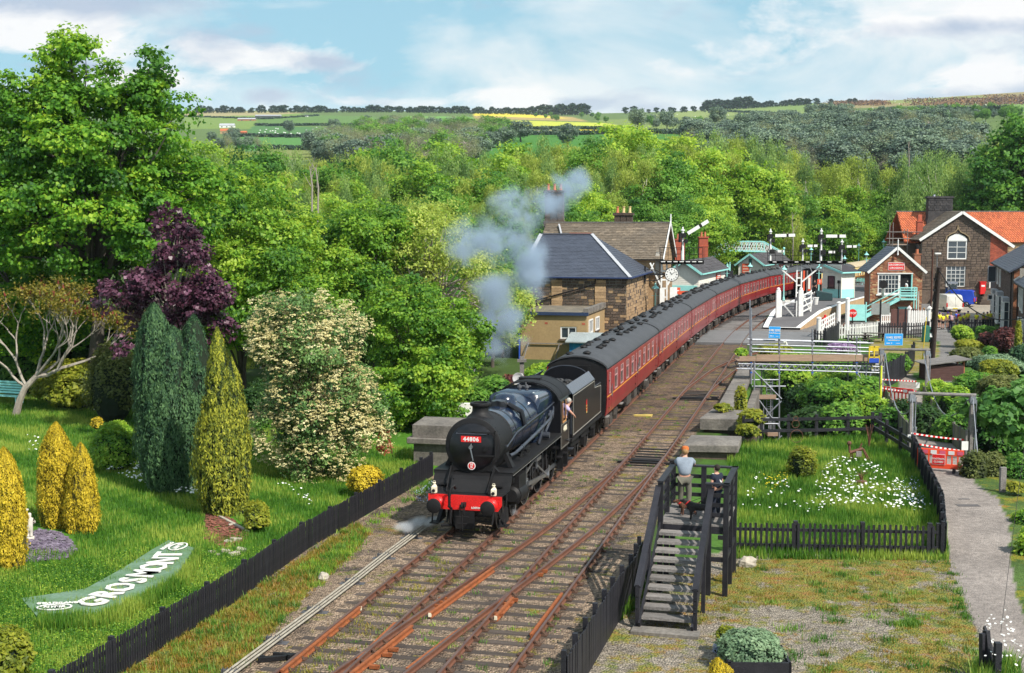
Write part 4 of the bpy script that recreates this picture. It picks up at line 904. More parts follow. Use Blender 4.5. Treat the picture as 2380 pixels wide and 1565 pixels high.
# masonry and roofs
def frame(O,U,N_=None):
 """right-handed frame with u along the wall, v up, n outwards"""
 O=Vector(O);U=Vector(U).normalized();V=Vector((0,0,1));Nn=U.cross(V).normalized();return O,U,V,Nn
mb=MB().box(-.5,-.5,-.5,.5,.5,.5);
def unitblock(m,key,cache={}):
 k=(m.name,key)
 if k not in cache:
  b=.035;mb=MB()
  mb.add([(-.5,.5,-.5),(.5,.5,-.5),(.5,.5,.5),(-.5,.5,.5),(-.5+b,-.5,-.5+b*1.6),(.5-b,-.5,-.5+b*1.6),(.5-b,-.5,.5-b*1.6),(-.5+b,-.5,.5-b*1.6)],
[(4,5,6,7),(0,4,7,3),(5,1,2,6),(3,7,6,2),(0,1,5,4)])
  cache[k]=mb.mesh(key,m)
 return cache[k]
def masonry(parent,O,U,W_,H_,bw,bh,mats,backing=m_mortar,openings=(),top=None,limit=150,name='stone_block',depth=.06,joint=.032,wallname='wall',thick=.35,jit=.008):
 """wall in the local frame of parent: u from O along U, v up; top(u) gives the wall's height (gables)"""
 O,U,V,Nn=frame(O,U);rz=math.atan2(U.y,U.x)
 top=top or(lambda u:H_)
 mb=MB()
 us=sorted(set([0,W_]+[a for o in openings for a in(o[0],o[2])]+[W_*i/8 for i in range(9)]))
 def quadwall(u0,u1,v0a,v1a,v0b,v1b):
  p=[O+U*u0+V*v0a,O+U*u1+V*v0b,O+U*u1+V*v1b,O+U*u0+V*v1a];mb.prism(p,-Nn*thick)
 for i in range(len(us)-1):
  a,b=us[i],us[i+1];mid=(a+b)/2;ops=sorted([(o[1],o[3])for o in openings if o[0]<=mid<=o[2]])
  lo=0
  for(v0,v1)in ops:
   if v0>lo+.001:quadwall(a,b,lo,v0,lo,v0)
   lo=v1
  quadwall(a,b,lo,top(a),lo,top(b))
 wall=mb.build(wallname,backing,parent)
 cells=[];v=0;row=0
 while v<H_-bh*.4:
  u=-(R.random())*bw*.5 if row%2 else-R.random()*bw*.15;h=bh
  while u<W_:
   w=bw*R.uniform(.75,1.3);a,b=max(u,0),min(u+w,W_);u+=w
   if b-a<bw*.2:continue
   m_=min(top(a),top(b),)
   v1=min(v+h,m_)
   if v1-v<h*.35:continue
   segs=[(a,b)]
   for o in openings:
    if o[1]<v+h*.6 and o[3]>v+h*.4:
     ns=[]
     for(x,y)in segs:
      if y<=o[0]or x>=o[2]:ns.append((x,y))
      else:
       if o[0]-x>.04:ns.append((x,o[0]))
       if y-o[2]>.04:ns.append((o[2],y))
     segs=ns
   for(x,y)in segs:
    if y-x>.05:cells.append((x,y,v,v1))
  v+=h;row+=1
 pick=set(range(len(cells)))
 if len(cells)>limit:
  order=sorted(range(len(cells)),key=lambda i:-(cells[i][1]-cells[i][0])*(cells[i][3]-cells[i][2]));pick=set(order[:limit])
 rest=MB()
 for i,(x,y,a,b)in enumerate(cells):
  m=mats[0]if len(mats)==1 or R.random()>.17 else mats[1]
  pr=depth+R.uniform(-jit,jit);c=O+U*((x+y)/2)+V*((a+b)/2)+Nn*(pr/2-.01)
  if i in pick:
   o=link(name,unitblock(m,name),parent);o.location=c;o.scale=(y-x-joint,pr,b-a-joint)
   o.rotation_euler=(0,0,rz)
  else:
   rest.mat(mats.index(m));w,h=(y-x-joint)/2,(b-a-joint)/2
   p=[c-U*w-V*h,c+U*w-V*h,c+U*w+V*h,c-U*w+V*h];q=[t+Nn*(pr/2)for t in p];p=[t-Nn*(pr/2)for t in p]
   rest.add(p+q,[(4,5,6,7),(0,1,5,4),(1,2,6,5),(2,3,7,6),(3,0,4,7)])
 if rest.v:rest.build(name+'_remainder',mats,parent,kind='stuff')
 return wall
def slates(parent,A,B,Cc,D,w,h,mat,name='slate',limit=0,thick=.02,under=None,curved=False):
 """roof slope: A,B eaves (left,right), C,D ridge (right,left); courses of overlapping slates"""
 A,B,Cc,D=map(Vector,(A,B,Cc,D));n=(B-A).cross(D-A).normalized()
 mb=MB().prism([A,B,Cc,D]if(Cc-D).length>.01 else[A,B,Cc],-n*.12);base=mb.build('roof_slope',under or mat,parent)
 L=max((D-A).length,(Cc-B).length);S=((A+B)/2-(Cc+D)/2).length;rows=int(S/h);cells=[]
 for r in range(rows):
  t0,t1=r/rows,(r+1.25)/rows;t1=min(t1,1)
  l0,r0=A.lerp(D,t0),B.lerp(Cc,t0);l1,r1=A.lerp(D,t1),B.lerp(Cc,t1);W_=(r0-l0).length;ux=(B-A).normalized()
  if W_<w*.5:continue
  base0=l0.dot(ux);x=math.floor(base0/w)*w-(w/2 if r%2 else 0)
  up=((D+Cc)/2-(A+B)/2).normalized()*((S/rows)*1.25)
  lo_,hi_=l0.dot(ux),r0.dot(ux);lo1,hi1=l1.dot(ux),r1.dot(ux)
  while x<hi_:
   a,b=max(x,lo_),min(x+w,hi_);x+=w
   if b-a<w*.2:continue
   a1,b1=max(a,lo1),min(b,hi1)
   if b1-a1<.01:a1=b1=(max(a,lo1)+min(b,hi1))/2
   p0=l0+ux*(a-lo_+.008);p1=l0+ux*(b-lo_-.008);q0=l1+ux*(a1-lo1+.008);q1=l1+ux*(b1-lo1-.008)
   cells.append((p0,p1,q1,q0))
 idx=list(range(len(cells)));R.shuffle(idx);pick=set(idx[:limit])if limit<len(cells)else set(idx)
 rest=MB()
 for i,(p0,p1,q1,q0)in enumerate(cells):
  if curved:
   lift=R.uniform(0,.01);k=5;vs=[]
   for j in range(k+1):
    t=j/k;z=math.sin(t*math.pi*2)*.035+.05+lift;vs.append(p0.lerp(p1,t)+n*(z+.02));vs.append(q0.lerp(q1,t)+n*z)
   fs=[(2*j,2*j+2,2*j+3,2*j+1)for j in range(k)]
   vs.append(p0);vs.append(p1);fs+=[tuple([2*j for j in range(k+1)][::-1]+[len(vs)-2,len(vs)-1])]
   tgt=MB()if i in pick else rest;tgt.add(vs,fs)
  else:
   t_=thick*R.uniform(.7,1.4);tgt=MB()if i in pick else rest
   tgt.add([p0+n*.002,p1+n*.002,q1+n*.002,q0+n*.002,p0+n*(t_+.012),p1+n*(t_+.012),q1+n*.006,q0+n*.006],[(4,5,6,7),(0,1,5,4),(1,2,6,5),(0,4,7,3)])
  if i in pick:
   c=p0.copy();tgt.v=[tuple(Vector(p)-c)for p in tgt.v];o=tgt.build(name,mat,parent);o.location=c
 if rest.v:rest.build(name+'_courses',mat,parent,kind='stuff')
 return base
def sash(parent,O,U,u,v,w,h,nx,ny,fm=m_white,fw=.07,gm=m_glass,sill=True,curtain=False,name='window',recess=.12,bar=.025):
 O,U,V,Nn=frame(O,U);c=O+U*u+V*v-Nn*recess
 def bx(mb,a0,b0,a1,b1,d0,d1):
  p=[c+U*a0+V*b0+Nn*d0,c+U*a1+V*b0+Nn*d0,c+U*a1+V*b1+Nn*d0,c+U*a0+V*b1+Nn*d0];mb.prism(p,Nn*(d1-d0))
 mb=MB();bx(mb,0,0,fw,h,0,.08);bx(mb,w-fw,0,w,h,0,.08);bx(mb,fw,0,w-fw,fw,0,.08);bx(mb,fw,h-fw,w-fw,h,0,.08)
 for i in range(1,nx):a=fw+(w-2*fw)*i/nx;bx(mb,a-bar/2,fw,a+bar/2,h-fw,.02,.06)
 for i in range(1,ny):b=fw+(h-2*fw)*i/ny;bx(mb,fw,b-bar/2,w-fw,b+bar/2,.02,.06)
 win=mb.build(name,fm,parent)
 mb=MB();bx(mb,fw,fw,w-fw,h-fw,.0,.015);mb.build('pane',gm,win)
 if curtain:mb=MB();bx(mb,fw,fw,w*.42,h-fw,-.03,-.015);bx(mb,w*.58,fw,w-fw,h-fw,-.03,-.015);mb.build('curtain',m_curtain,win)
 if sill:mb=MB();bx(mb,-.08,-.12,w+.08,0,0,recess+.1);mb.build('sill',fm if sill==2 else m_darkstone,win)
 return win
def chimney(parent,x,y,z0,z1,w,d,shafts,pots,potm,rz=0,mat=m_darkstone,potmats=None):
 mb=MB().cbox((x,y,z0+.3),(w+.16,d+.12,.6),rz);mb.cbox((x,y,z1-.1),(w+.22,d+.2,.14),rz);mb.cbox((x,y,z1+.02),(w+.1,d+.1,.1),rz);ux=Vector((math.cos(rz),math.sin(rz),0))
 for i in range(shafts):
  t=(i+.5)/shafts-.5;p=Vector((x,y,0))+ux*t*w;mb.cbox((p.x,p.y,(z0+z1)/2),(w/shafts-.06,d,z1-z0),rz)
 mb.cbox((x,y,(z0+z1)/2),(w-.12,d-.18,z1-z0-.1),rz)
 c=mb.build('chimney',mat,parent,bevel=.02)
 for i in range(pots):
  t=(i+.5)/pots-.5;p=Vector((x,y,z1+.05))+ux*t*w
  m=MB();m.lathe(p,[(.15,0),(.16,.05),(.12,.1),(.105,.5),(.14,.54),(.14,.6),(.1,.6)],(0,0,1),12);m.build('chimney_pot',(potmats[i]if potmats else potm),c,smooth=True)
 return c
# station house
SH=rad(13.8);su=Vector((math.cos(SH),-math.sin(SH),0));sf=Vector((math.sin(SH),math.cos(SH),0))
def station_house():
 H_=5.5;p0=at(1456,645,100.5);front_right=Vector((p0.x,p0.y,0));W_,D_=8.1,12.2
 t=thing('station_house','sooty stone station house with hipped slate roof behind the red coaches','house',(front_right.x,front_right.y,-.2),-SH)
 masonry(t,(-W_,0,0),(1,0,0),W_,H_+.2,.46,.235,[m_darkstone,m_buffstone],limit=210,openings=[(.0,.0,5.0,2.2)],backing=m_mortar)
 masonry(t,(0,0,0),(0,1,0),D_,H_+.2,.5,.26,[m_buffstone,m_darkstone],limit=130,openings=[(1.6,.6,2.9,1.7)])
 MB().box(-W_,.36,0,-.36,D_,H_+.1).build('inner_wall',m_mortar,t)
 mb=MB().box(.0,1.6,.6,.03,2.9,1.7);mb.box(.0,1.4,1.72,.06,3.1,1.95);mb.build('blocked_window',m_white,t)
 for x in(-5.9,-1.55-.9):
  for k in range(9):MB().box(x,-.12,3.35+.24*k,x+.85,-.02,3.35+.24*k+.225).build('quoin',m_buffstone,t,bevel=.01)
 z0=H_+.2;z1=8.95;o=.35
 E0,E1,E2,E3=(-W_-o,-o,z0),(o,-o,z0),(o,D_+o,z0),(-W_-o,D_+o,z0);R0,R1=(-8.0,5.6,z1),(-3.75,5.6,z1)
 slates(t,E0,E1,R1,R0,.32,.22,m_slate,limit=90);slates(t,E1,E2,R1,R1,.32,.22,m_slate,limit=30);slates(t,E3,E0,R0,R0,.32,.22,m_slate,limit=0)
 mb=MB()
 for a,b in((E1,R1),(E0,R0)):mb.beam(Vector(a)+Vector((0,0,.06)),Vector(b)+Vector((0,0,.06)),.3,.04)
 mb.build('hip_flashing',m_lead,t)
 MB().beam(Vector(R0)+Vector((0,0,.05)),Vector(R1)+Vector((0,0,.05)),.25,.08).build('ridge_tile',m_slate,t)
 MB().box(-3.8,5.5,z1+.02,-5.6,5.75,z1+.13).build('ridge_tile',m_terracotta,t)
 mb=MB().beam((-W_-o,-o-.05,z0-.02),(o,-o-.05,z0-.02),.12,.1);mb.beam((o+.05,-o,z0-.02),(o+.05,D_,z0-.02),.12,.1);mb.build('gutter',M('blue_black_gutter',(.02,.04,.12)),t)
 MB().tube([(-2.4,-.25,z0-.15),(-2.4,-.25,z0-.45),(-3.1,-.2,z0-.75),(-W_-.3,-.2,3.5)],.05,6).build('drain_pipe',m_soot,t)
 b0=12.3;zz0=6.75;zz1=9.85;bl=-W_-1.7;br=.95
 masonry(t,(br,b0,0),(0,1,0),9,10,.55,.3,[m_buffstone],limit=60,top=lambda u:zz0+.3+(zz1-zz0-.5)*max(0,1-abs(u-4.5)/4.5))
 mb=MB().box(bl,b0+.1,0,br-.3,b0+8.9,zz0);mb.prism([(bl,b0,zz0),(bl,b0+9,zz0),(bl,b0+4.5,zz1-.15)],(br-bl-.2,0,0));mb.build('rear_wall',m_buffstone,t)
 slates(t,(bl-.2,b0-.35,zz0),(br+.35,b0-.35,zz0),(br+.35,b0+4.5,zz1),(bl-.2,b0+4.5,zz1),.42,.26,m_stoneslate,name='stone_slate',limit=200,thick=.035)
 slates(t,(br+.35,b0+9.3,zz0),(bl-.2,b0+9.3,zz0),(bl-.2,b0+4.5,zz1),(br+.35,b0+4.5,zz1),.42,.4,m_stoneslate,name='stone_slate',limit=0)
 MB().box(bl-.2,b0+4.38,zz1,br+.35,b0+4.62,zz1+.12).build('ridge_tile',m_concrete,t)
 mb=MB().beam((br+.4,b0-.4,zz0-.05),(br+.4,b0+4.5,zz1+.05),.06,.3);mb.beam((br+.4,b0+9.4,zz0-.05),(br+.4,b0+4.5,zz1+.05),.06,.3);mb.cyl((br+.4,b0+4.5,zz1),(br+.4,b0+4.5,zz1+.8),.06);mb.build('barge_board',m_white,t)
 chimney(t,bl+.5,b0+4.8,zz1-.4,zz1+2.9,1.75,.7,3,3,m_terracotta)
 for i in range(6):
  for k in range(3):MB().box(bl+.5-.8+.55*k,b0+4.41,zz1+.55+.36*i,bl+.5-.8+.55*k+.48,b0+4.46,zz1+.55+.36*i+.33).build('stone_block',m_darkstone,t)
 chimney(t,bl+6.6,b0+6.5,zz1-2.2,zz1+.85,1.7,.7,3,3,m_buffpot,potmats=[m_terracotta,m_buffpot,m_buffpot])
 MB().beam((bl+1.6,b0+2.6,zz1-1.0),(bl+1.1,b0+3.9,zz1-.1),.15,.05).build('roof_flashing',m_lead,t)
station_house()
def annex():
 p=at(1364,721,93.5);t=thing('flat_roofed_annex','ochre rendered annex with flat roof below the station house','annex',(p.x,p.y,-.2),-SH)
 W_,D_,H_=4.9,7.6,3.35
 mb=MB().box(-W_,.25,0,0,D_,H_);
 wx0,wx1,z0,z1=-1.95,-.75,1.55,2.45
 mb.box(-W_,0,0,0,.25,z0);mb.box(-W_,0,z1,0,.25,H_);mb.box(-W_,0,z0,wx0,.25,z1);mb.box(wx1,0,z0,0,.25,z1)
 mb.build('wall',m_render,t)
 sash(t,(wx0,0,z0),(1,0,0),0,0,wx1-wx0,z1-z0,2,1,fw=.1,bar=.09,sill=True)
 for u in(.7,3.4):sash(t,(0,u,1.9),(0,1,0),0,0,1.5,1.0,2,1,fw=.09,bar=.07,recess=.0)
 MB().box(-W_-.15,-.15,H_,.12,D_,H_+.12).build('roof',M('mossy_felt',(.1,.09,.075),(.2,.17,.13),(.05,.05,.05),scale=1.2,rough=.95,bump=.6),t)
 MB().box(-W_-.2,-.2,H_-.08,.15,-.12,H_+.15).build('gutter',M('dark_blue_fascia',(.02,.04,.1)),t)
 MB().box(-.25,-.1,H_+.12,.1,D_,H_+.42).build('parapet',m_concrete,t)
 MB().tube([(-W_-.08,-.1,H_),(-W_-.08,-.1,0)],.06,6).build('drain_pipe',M('bright_blue_pipe',(.02,.08,.45)),t)
 mb=MB()
 for x in(-4.3,-3.1,-.35):mb.box(x,-.01,2.6,x+.22,.02,2.74)
 mb.build('air_brick',m_redbrick,t)
 mb=MB().beam((-4.6,-.5,0),(-4.3,-.1,1.25),.06);mb.beam((-4.3,-.1,1.2),(-.6,-.1,1.2),.06);mb.beam((-2.2,-.6,0),(-2.0,-.1,1.2),.06);mb.beam((-.6,-.4,0),(-.6,-.1,1.2),.06);mb.build('plant_frame',m_gwood,t)
 p=at(1362,810,91.5);s=thing('garden_shed','small blue slatted shed with pale grey roof beside the annex','shed',(p.x,p.y,-.2),-SH)
 MB().box(-1.2,0,0,.9,1.6,1.55).build('wall',M('blue_shed_paint',(.02,.22,.5),(.015,.17,.42),scale=4),s)
 for k in range(9):MB().box(-.95,-.03,.15+.15*k,.7,-.005,.15+.15*k+.13).build('board',M('blue_board',(.03,.3,.62))if k==0 else bpy.data.materials['blue_board'],s)
 MB().prism([(-1.45,-.3,1.5),(1.1,-.3,1.5),(1.1,1.8,2.0),(-1.45,1.8,2.0)],(0,0,.08)).build('roof',M('grey_felt',(.3,.34,.35),(.24,.27,.28),scale=1),s)
annex()
def white_cottage():
 p=at(1205,905,70);t=thing('white_cottage_wall','white gable end with a grey satellite dish seen between the trees','cottage',(p.x,p.y,-3.5),-.2)
 MB().prism([(-.4,0,0),(.4,0,0),(.4,0,4.4),(.05,0,5.1),(-.4,0,4.3)],(0,.8,0)).build('wall',m_white,t)
 mb=MB().lathe((0.05,-.35,4.95),[(.0,0),(.2,.02),(.31,.09),(.3,.1),(.18,.04),(.02,.03)],(.2,-1,.25),16);mb.cyl((0.05,-.32,4.95),(.1,0,4.3),.02);mb.beam((.05,-.4,4.7),(.1,-.7,5.05),.02);mb.build('satellite_dish',M('dish_grey',(.42,.42,.44)),t)
 p=at(1213,850,72);mb=MB().box(p.x-.12,72,-2,p.x+.12,72.2,p.z+.5);mb.box(p.x-.25,71.9,p.z+.2,p.x+.25,72.3,p.z+.35);mb.build('timber_post',m_gwood,label='grey timber post standing behind the satellite dish',cat='post')
 p=at(1135,965,60);MB().box(p.x-2.2,61.5,-5,p.x+.4,62,p.z+.3).build('white_wall',m_white,label='white wall glimpsed through branches left of the engine chimney',cat='wall')
white_cottage()
# stone bridge parts by the ravine
def capstone(name,label,pts_top,z_top,drop,camber=.0,plinth=None,mat=m_concrete,group=None):
 P=[G(x,y,z_top)for x,y in pts_top];c=sum(P,Vector())/len(P)
 t=thing(name,label,'stone pier',(c.x,c.y,0),0,group)
 L=[p-Vector((c.x,c.y,0))for p in P];mb=MB();n=len(L)
 top=[p*1 for p in L];mb.add(top+[p-Vector((0,0,drop))for p in L]+[Vector((0,0,z_top+camber))],[(i,(i+1)%n,2*n)for i in range(n)]+[((i+1)%n,i,n+i,n+(i+1)%n)for i in range(n)])
 mb.build('coping_stone',mat,t,bevel=.03)
 Q=[Vector((p.x*.86,p.y*.86,z_top-drop))for p in L];MB().prism([Vector((q.x,q.y,-1.2))for q in Q],(0,0,z_top-drop+1.2)).build('pier',m_darkstone,t)
 return t
capstone('bridge_pier','broad weathered coping stone nearest behind the wooden viewing platform',[(1586,1034),(1606,1011),(1724,1014),(1716,1036)],.45,.3,.12)
capstone('bridge_pier','tall grey stone pier with creeper, second from the viewing platform',[(1626,972),(1657,949),(1770,952),(1762,976)],.55,.55,.1)
def parapet():
 a,b=G(1664,952,.35),G(1722,848,.35);t=thing('parapet_wall','long grey stone parapet wall running beside the right line','wall',(a.x,a.y,0))
 d=(b-a);d.z=0;r=Vector((d.y,-d.x,0)).normalized();n=14
 for i in range(n):
  p=d*(i/n);q=d*((i+.985)/n);MB().prism([p-r*.02+Vector((0,0,.1)),p+r*1.0+Vector((0,0,.1)),q+r*1.0+Vector((0,0,.1)),q-r*.02+Vector((0,0,.1))],(0,0,.26+R.uniform(-.015,.015))).build('coping_stone',m_concrete,t,bevel=.02)
 MB().prism([Vector((0,0,-4)),r*.9+Vector((0,0,-4)),d+r*.9+Vector((0,0,-4)),d+Vector((0,0,-4))],(0,0,4.12)).build('wall',m_darkstone,t)
 mb=MB();o=r*1.2;mb.prism([o+d*.18+Vector((0,0,-4)),o+d*.18+r*.4+Vector((0,0,-4)),o+d*.7+r*.4+Vector((0,0,-4)),o+d*.7+Vector((0,0,-4))],(0,0,3.7));mb.build('outer_kerb',m_concrete,t)
parapet()
def pier_left():
 P=G(1010,1085,-.2);t=thing('bridge_pier','stepped stone pier with flat cap behind the left front of the engine','stone pier',(P.x,P.y,0),-TH)
 MB().box(-.9,.0,-1,1.1,1.6,.75).build('pier',m_concrete,t)
 MB().box(-1.15,-.2,.75,1.3,1.9,1.0).build('string_course',m_concrete,t,bevel=.03)
 mb=MB().box(-.95,-.02,1.0,1.15,1.7,1.5);mb.prism([(-.95,-.02,1.5),(1.15,-.02,1.5),(1.15,1.7,1.6),(-.95,1.7,1.6)],(0,0,.02));mb.build('cap',m_concrete,t,bevel=.03)
pier_left()
# signal cabin
def gable_top(W_,h0,h1):return lambda u:h0+(h1-h0)*(1-abs(u-W_/2)/(W_/2))
def boardwall(parent,O,U,W_,H_,bh,mat,mat2=None,split=0.,top=None,openings=(),name='weatherboard',lim=99):
 O,U,V,Nn=frame(O,U);n=int(H_/bh);top=top or(lambda u:H_)
 for i in range(n):
  v=i*bh
  if top(W_/2)<v+bh*.5:continue
  a=0.
  while a<W_/2 and top(a)<v+bh*.6:a+=W_/40
  segs=[(a,W_-a)]
  for o in openings:
   if o[1]<v+bh*.6 and o[3]>v+bh*.4:
    ns=[]
    for x,y in segs:
     if y<=o[0]or x>=o[2]:ns.append((x,y))
     else:ns+=[(x,o[0]),(o[2],y)]
    segs=[s_ for s_ in ns if s_[1]-s_[0]>.03]
  m=mat2 if(mat2 and v<split)else mat
  mb=MB()
  for x,y in segs:
   p=[O+U*x+V*v,O+U*y+V*v,O+U*y+V*(v+bh),O+U*x+V*(v+bh)]
   mb.add([q for q in p]+[p[0]+Nn*.03,p[1]+Nn*.03,p[2]+Nn*.012,p[3]+Nn*.012],[(4,5,6,7),(0,1,5,4),(1,2,6,5),(2,3,7,6),(3,0,4,7)])
  if mb.v:mb.build(name,m,parent)
def signal_cabin():
 p=at(2020.5,740,130);W_,D_=5.1,4.2
 t=thing('signal_box','mottled brick signal box with a red name board and turquoise stairs','signal box',(p.x,p.y,-.2),rad(-3))
 z0,z1=5.05,7.3
 masonry(t,(0,0,0),(1,0,0),W_,z1,.3,.1,[m_brick,m_brickpale],openings=[(.75,2.75,2.85,4.75),(2.95,2.4,4.1,4.75),(2.7,0,3.9,1.45)],top=gable_top(W_,z0,z1),limit=0,name='brick',depth=.035,joint=.014,backing=m_mortar,jit=.006)
 masonry(t,(W_,0,0),(0,1,0),D_,z0,.3,.1,[m_brick,m_brickpale],limit=0,name='brick',depth=.035,joint=.014)
 MB().box(.35,.36,0,W_-.36,D_,z0).build('inner_wall',m_brick,t)
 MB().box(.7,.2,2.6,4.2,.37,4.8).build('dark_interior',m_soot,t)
 sash(t,(.75,0,2.75),(1,0,0),0,0,2.1,1.95,6,4,fw=.1,bar=.04,sill=False,recess=.06)
 mb=MB().box(.65,-.1,4.75,4.2,.02,4.85);mb.box(.6,-.12,2.6,2.95,.0,2.74);mb.box(2.85,-.03,2.4,2.95,.1,4.75);mb.build('window_surround',m_white,t)
 mb=MB().box(4.05,-.06,2.4,4.15,.5,4.75);mb.box(2.85,.05,.0,3.85,.1,1.45);mb.build('turquoise_door',m_teal,t)
 o=.35
 slates(t,(W_+o,-o,z0-.1),(W_+o,D_+o,z0-.1),(W_/2,D_+o,z1+.12),(W_/2,-o,z1+.12),.32,.24,m_slate,limit=60)
 slates(t,(-o,D_+o,z0-.1),(-o,-o,z0-.1),(W_/2,-o,z1+.12),(W_/2,D_+o,z1+.12),.32,.24,m_slate,limit=30)
 mb=MB()
 for s in(-1,1):mb.beam((W_/2+s*(W_/2+o),-o-.04,z0-.18),(W_/2,-o-.04,z1+.08),.05,.24)
 mb.cyl((W_/2,-o-.06,z1-.55),(W_/2,-o-.06,z1+.75),.06);mb.cyl((W_/2,-o-.06,z1+.75),(W_/2,-o-.06,z1+.95),.06,.01);mb.sph((W_/2,-o-.06,z1-.6),.1);mb.build('barge_board',m_white,t)
 mb=MB().box(1.75,-.08,5.15,3.3,-.03,5.85);sg=mb.build('name_board',m_redplate,t,label='red board lettered GROSMONT CROSSING')
 MB().box(1.71,-.07,5.11,3.34,-.025,5.89).build('board_edge',m_white,sg)
 textmesh('GROSMONT',.26,m_white,.004,offset=.006,parent=sg,loc=(2.525,-.085,5.65),rot=(rad(90),0,0),space=1.1);textmesh('CROSSING',.26,m_white,.004,offset=.006,parent=sg,loc=(2.525,-.085,5.34),rot=(rad(90),0,0),space=1.1)
 MB().box(2.7,-1.1,2.2,4.35,-.02,2.35).build('landing',m_teal,t)
 mb=MB()
 for x,y in((2.7,-1.1),(4.3,-1.1),(4.3,-.1)):mb.box(x,y,.0 if x>3 else 2.2,x+.09,y+.09,3.4)
 for z in(2.55,2.85,3.12,3.36):mb.box(2.7,-1.12,z,4.38,-1.06,z+.11 if z>2.6 else z+.2);mb.box(4.32,-1.1,z,4.38,0,z+.11)
 mb.build('landing_rail',m_teal,t)
 a,b=Vector((2.7,-.6,2.3)),Vector((-1.1,-.6,.25))
 mb=MB().beam(a+Vector((0,-.45,0)),b+Vector((0,-.45,0)),.05,.28);mb.beam(a+Vector((0,.4,0)),b+Vector((0,.4,0)),.05,.28);mb.build('stringer',m_teal,t)
 for k in range(11):q=a.lerp(b,(k+.5)/11);MB().box(q.x-.13,-1.03,q.z-.02,q.x+.13,-.2,q.z+.02).build('tread',m_teal,t)
 mb=MB().beam(a+Vector((0,-.48,1.0)),b+Vector((0,-.48,1.0)),.05,.09);mb.beam(a+Vector((0,-.48,.55)),b+Vector((0,-.48,.55)),.05,.09);mb.build('hand_rail',m_teal,t)
 mb=MB().box(-2.5,-1.25,.15,-.65,-1.18,1.75)
 for x in(-2.55,-.65):mb.box(x,-1.28,0,x+.1,-1.16,2.0)
 mb.build('foot_screen',m_teal,t)
 mb=MB().box(W_-.35,1.8,3.5,W_+.3,2.5,6.6);mb.box(W_-.4,1.75,6.6,W_+.35,2.55,6.72);c=mb.build('chimney',m_brick,t)
 MB().lathe((W_-.02,2.15,6.72),[(.16,0),(.14,.5),(.17,.55)],n=12).build('chimney_pot',m_terracotta,c);MB().cyl((W_-.02,2.15,7.2),(W_-.02,2.15,7.6),.17).build('cowl',m_soot,c)
 MB().beam((W_-.3,-.05,0),(W_-.3,-.05,3),.05).build('drain_pipe',m_white,t)
signal_cabin()
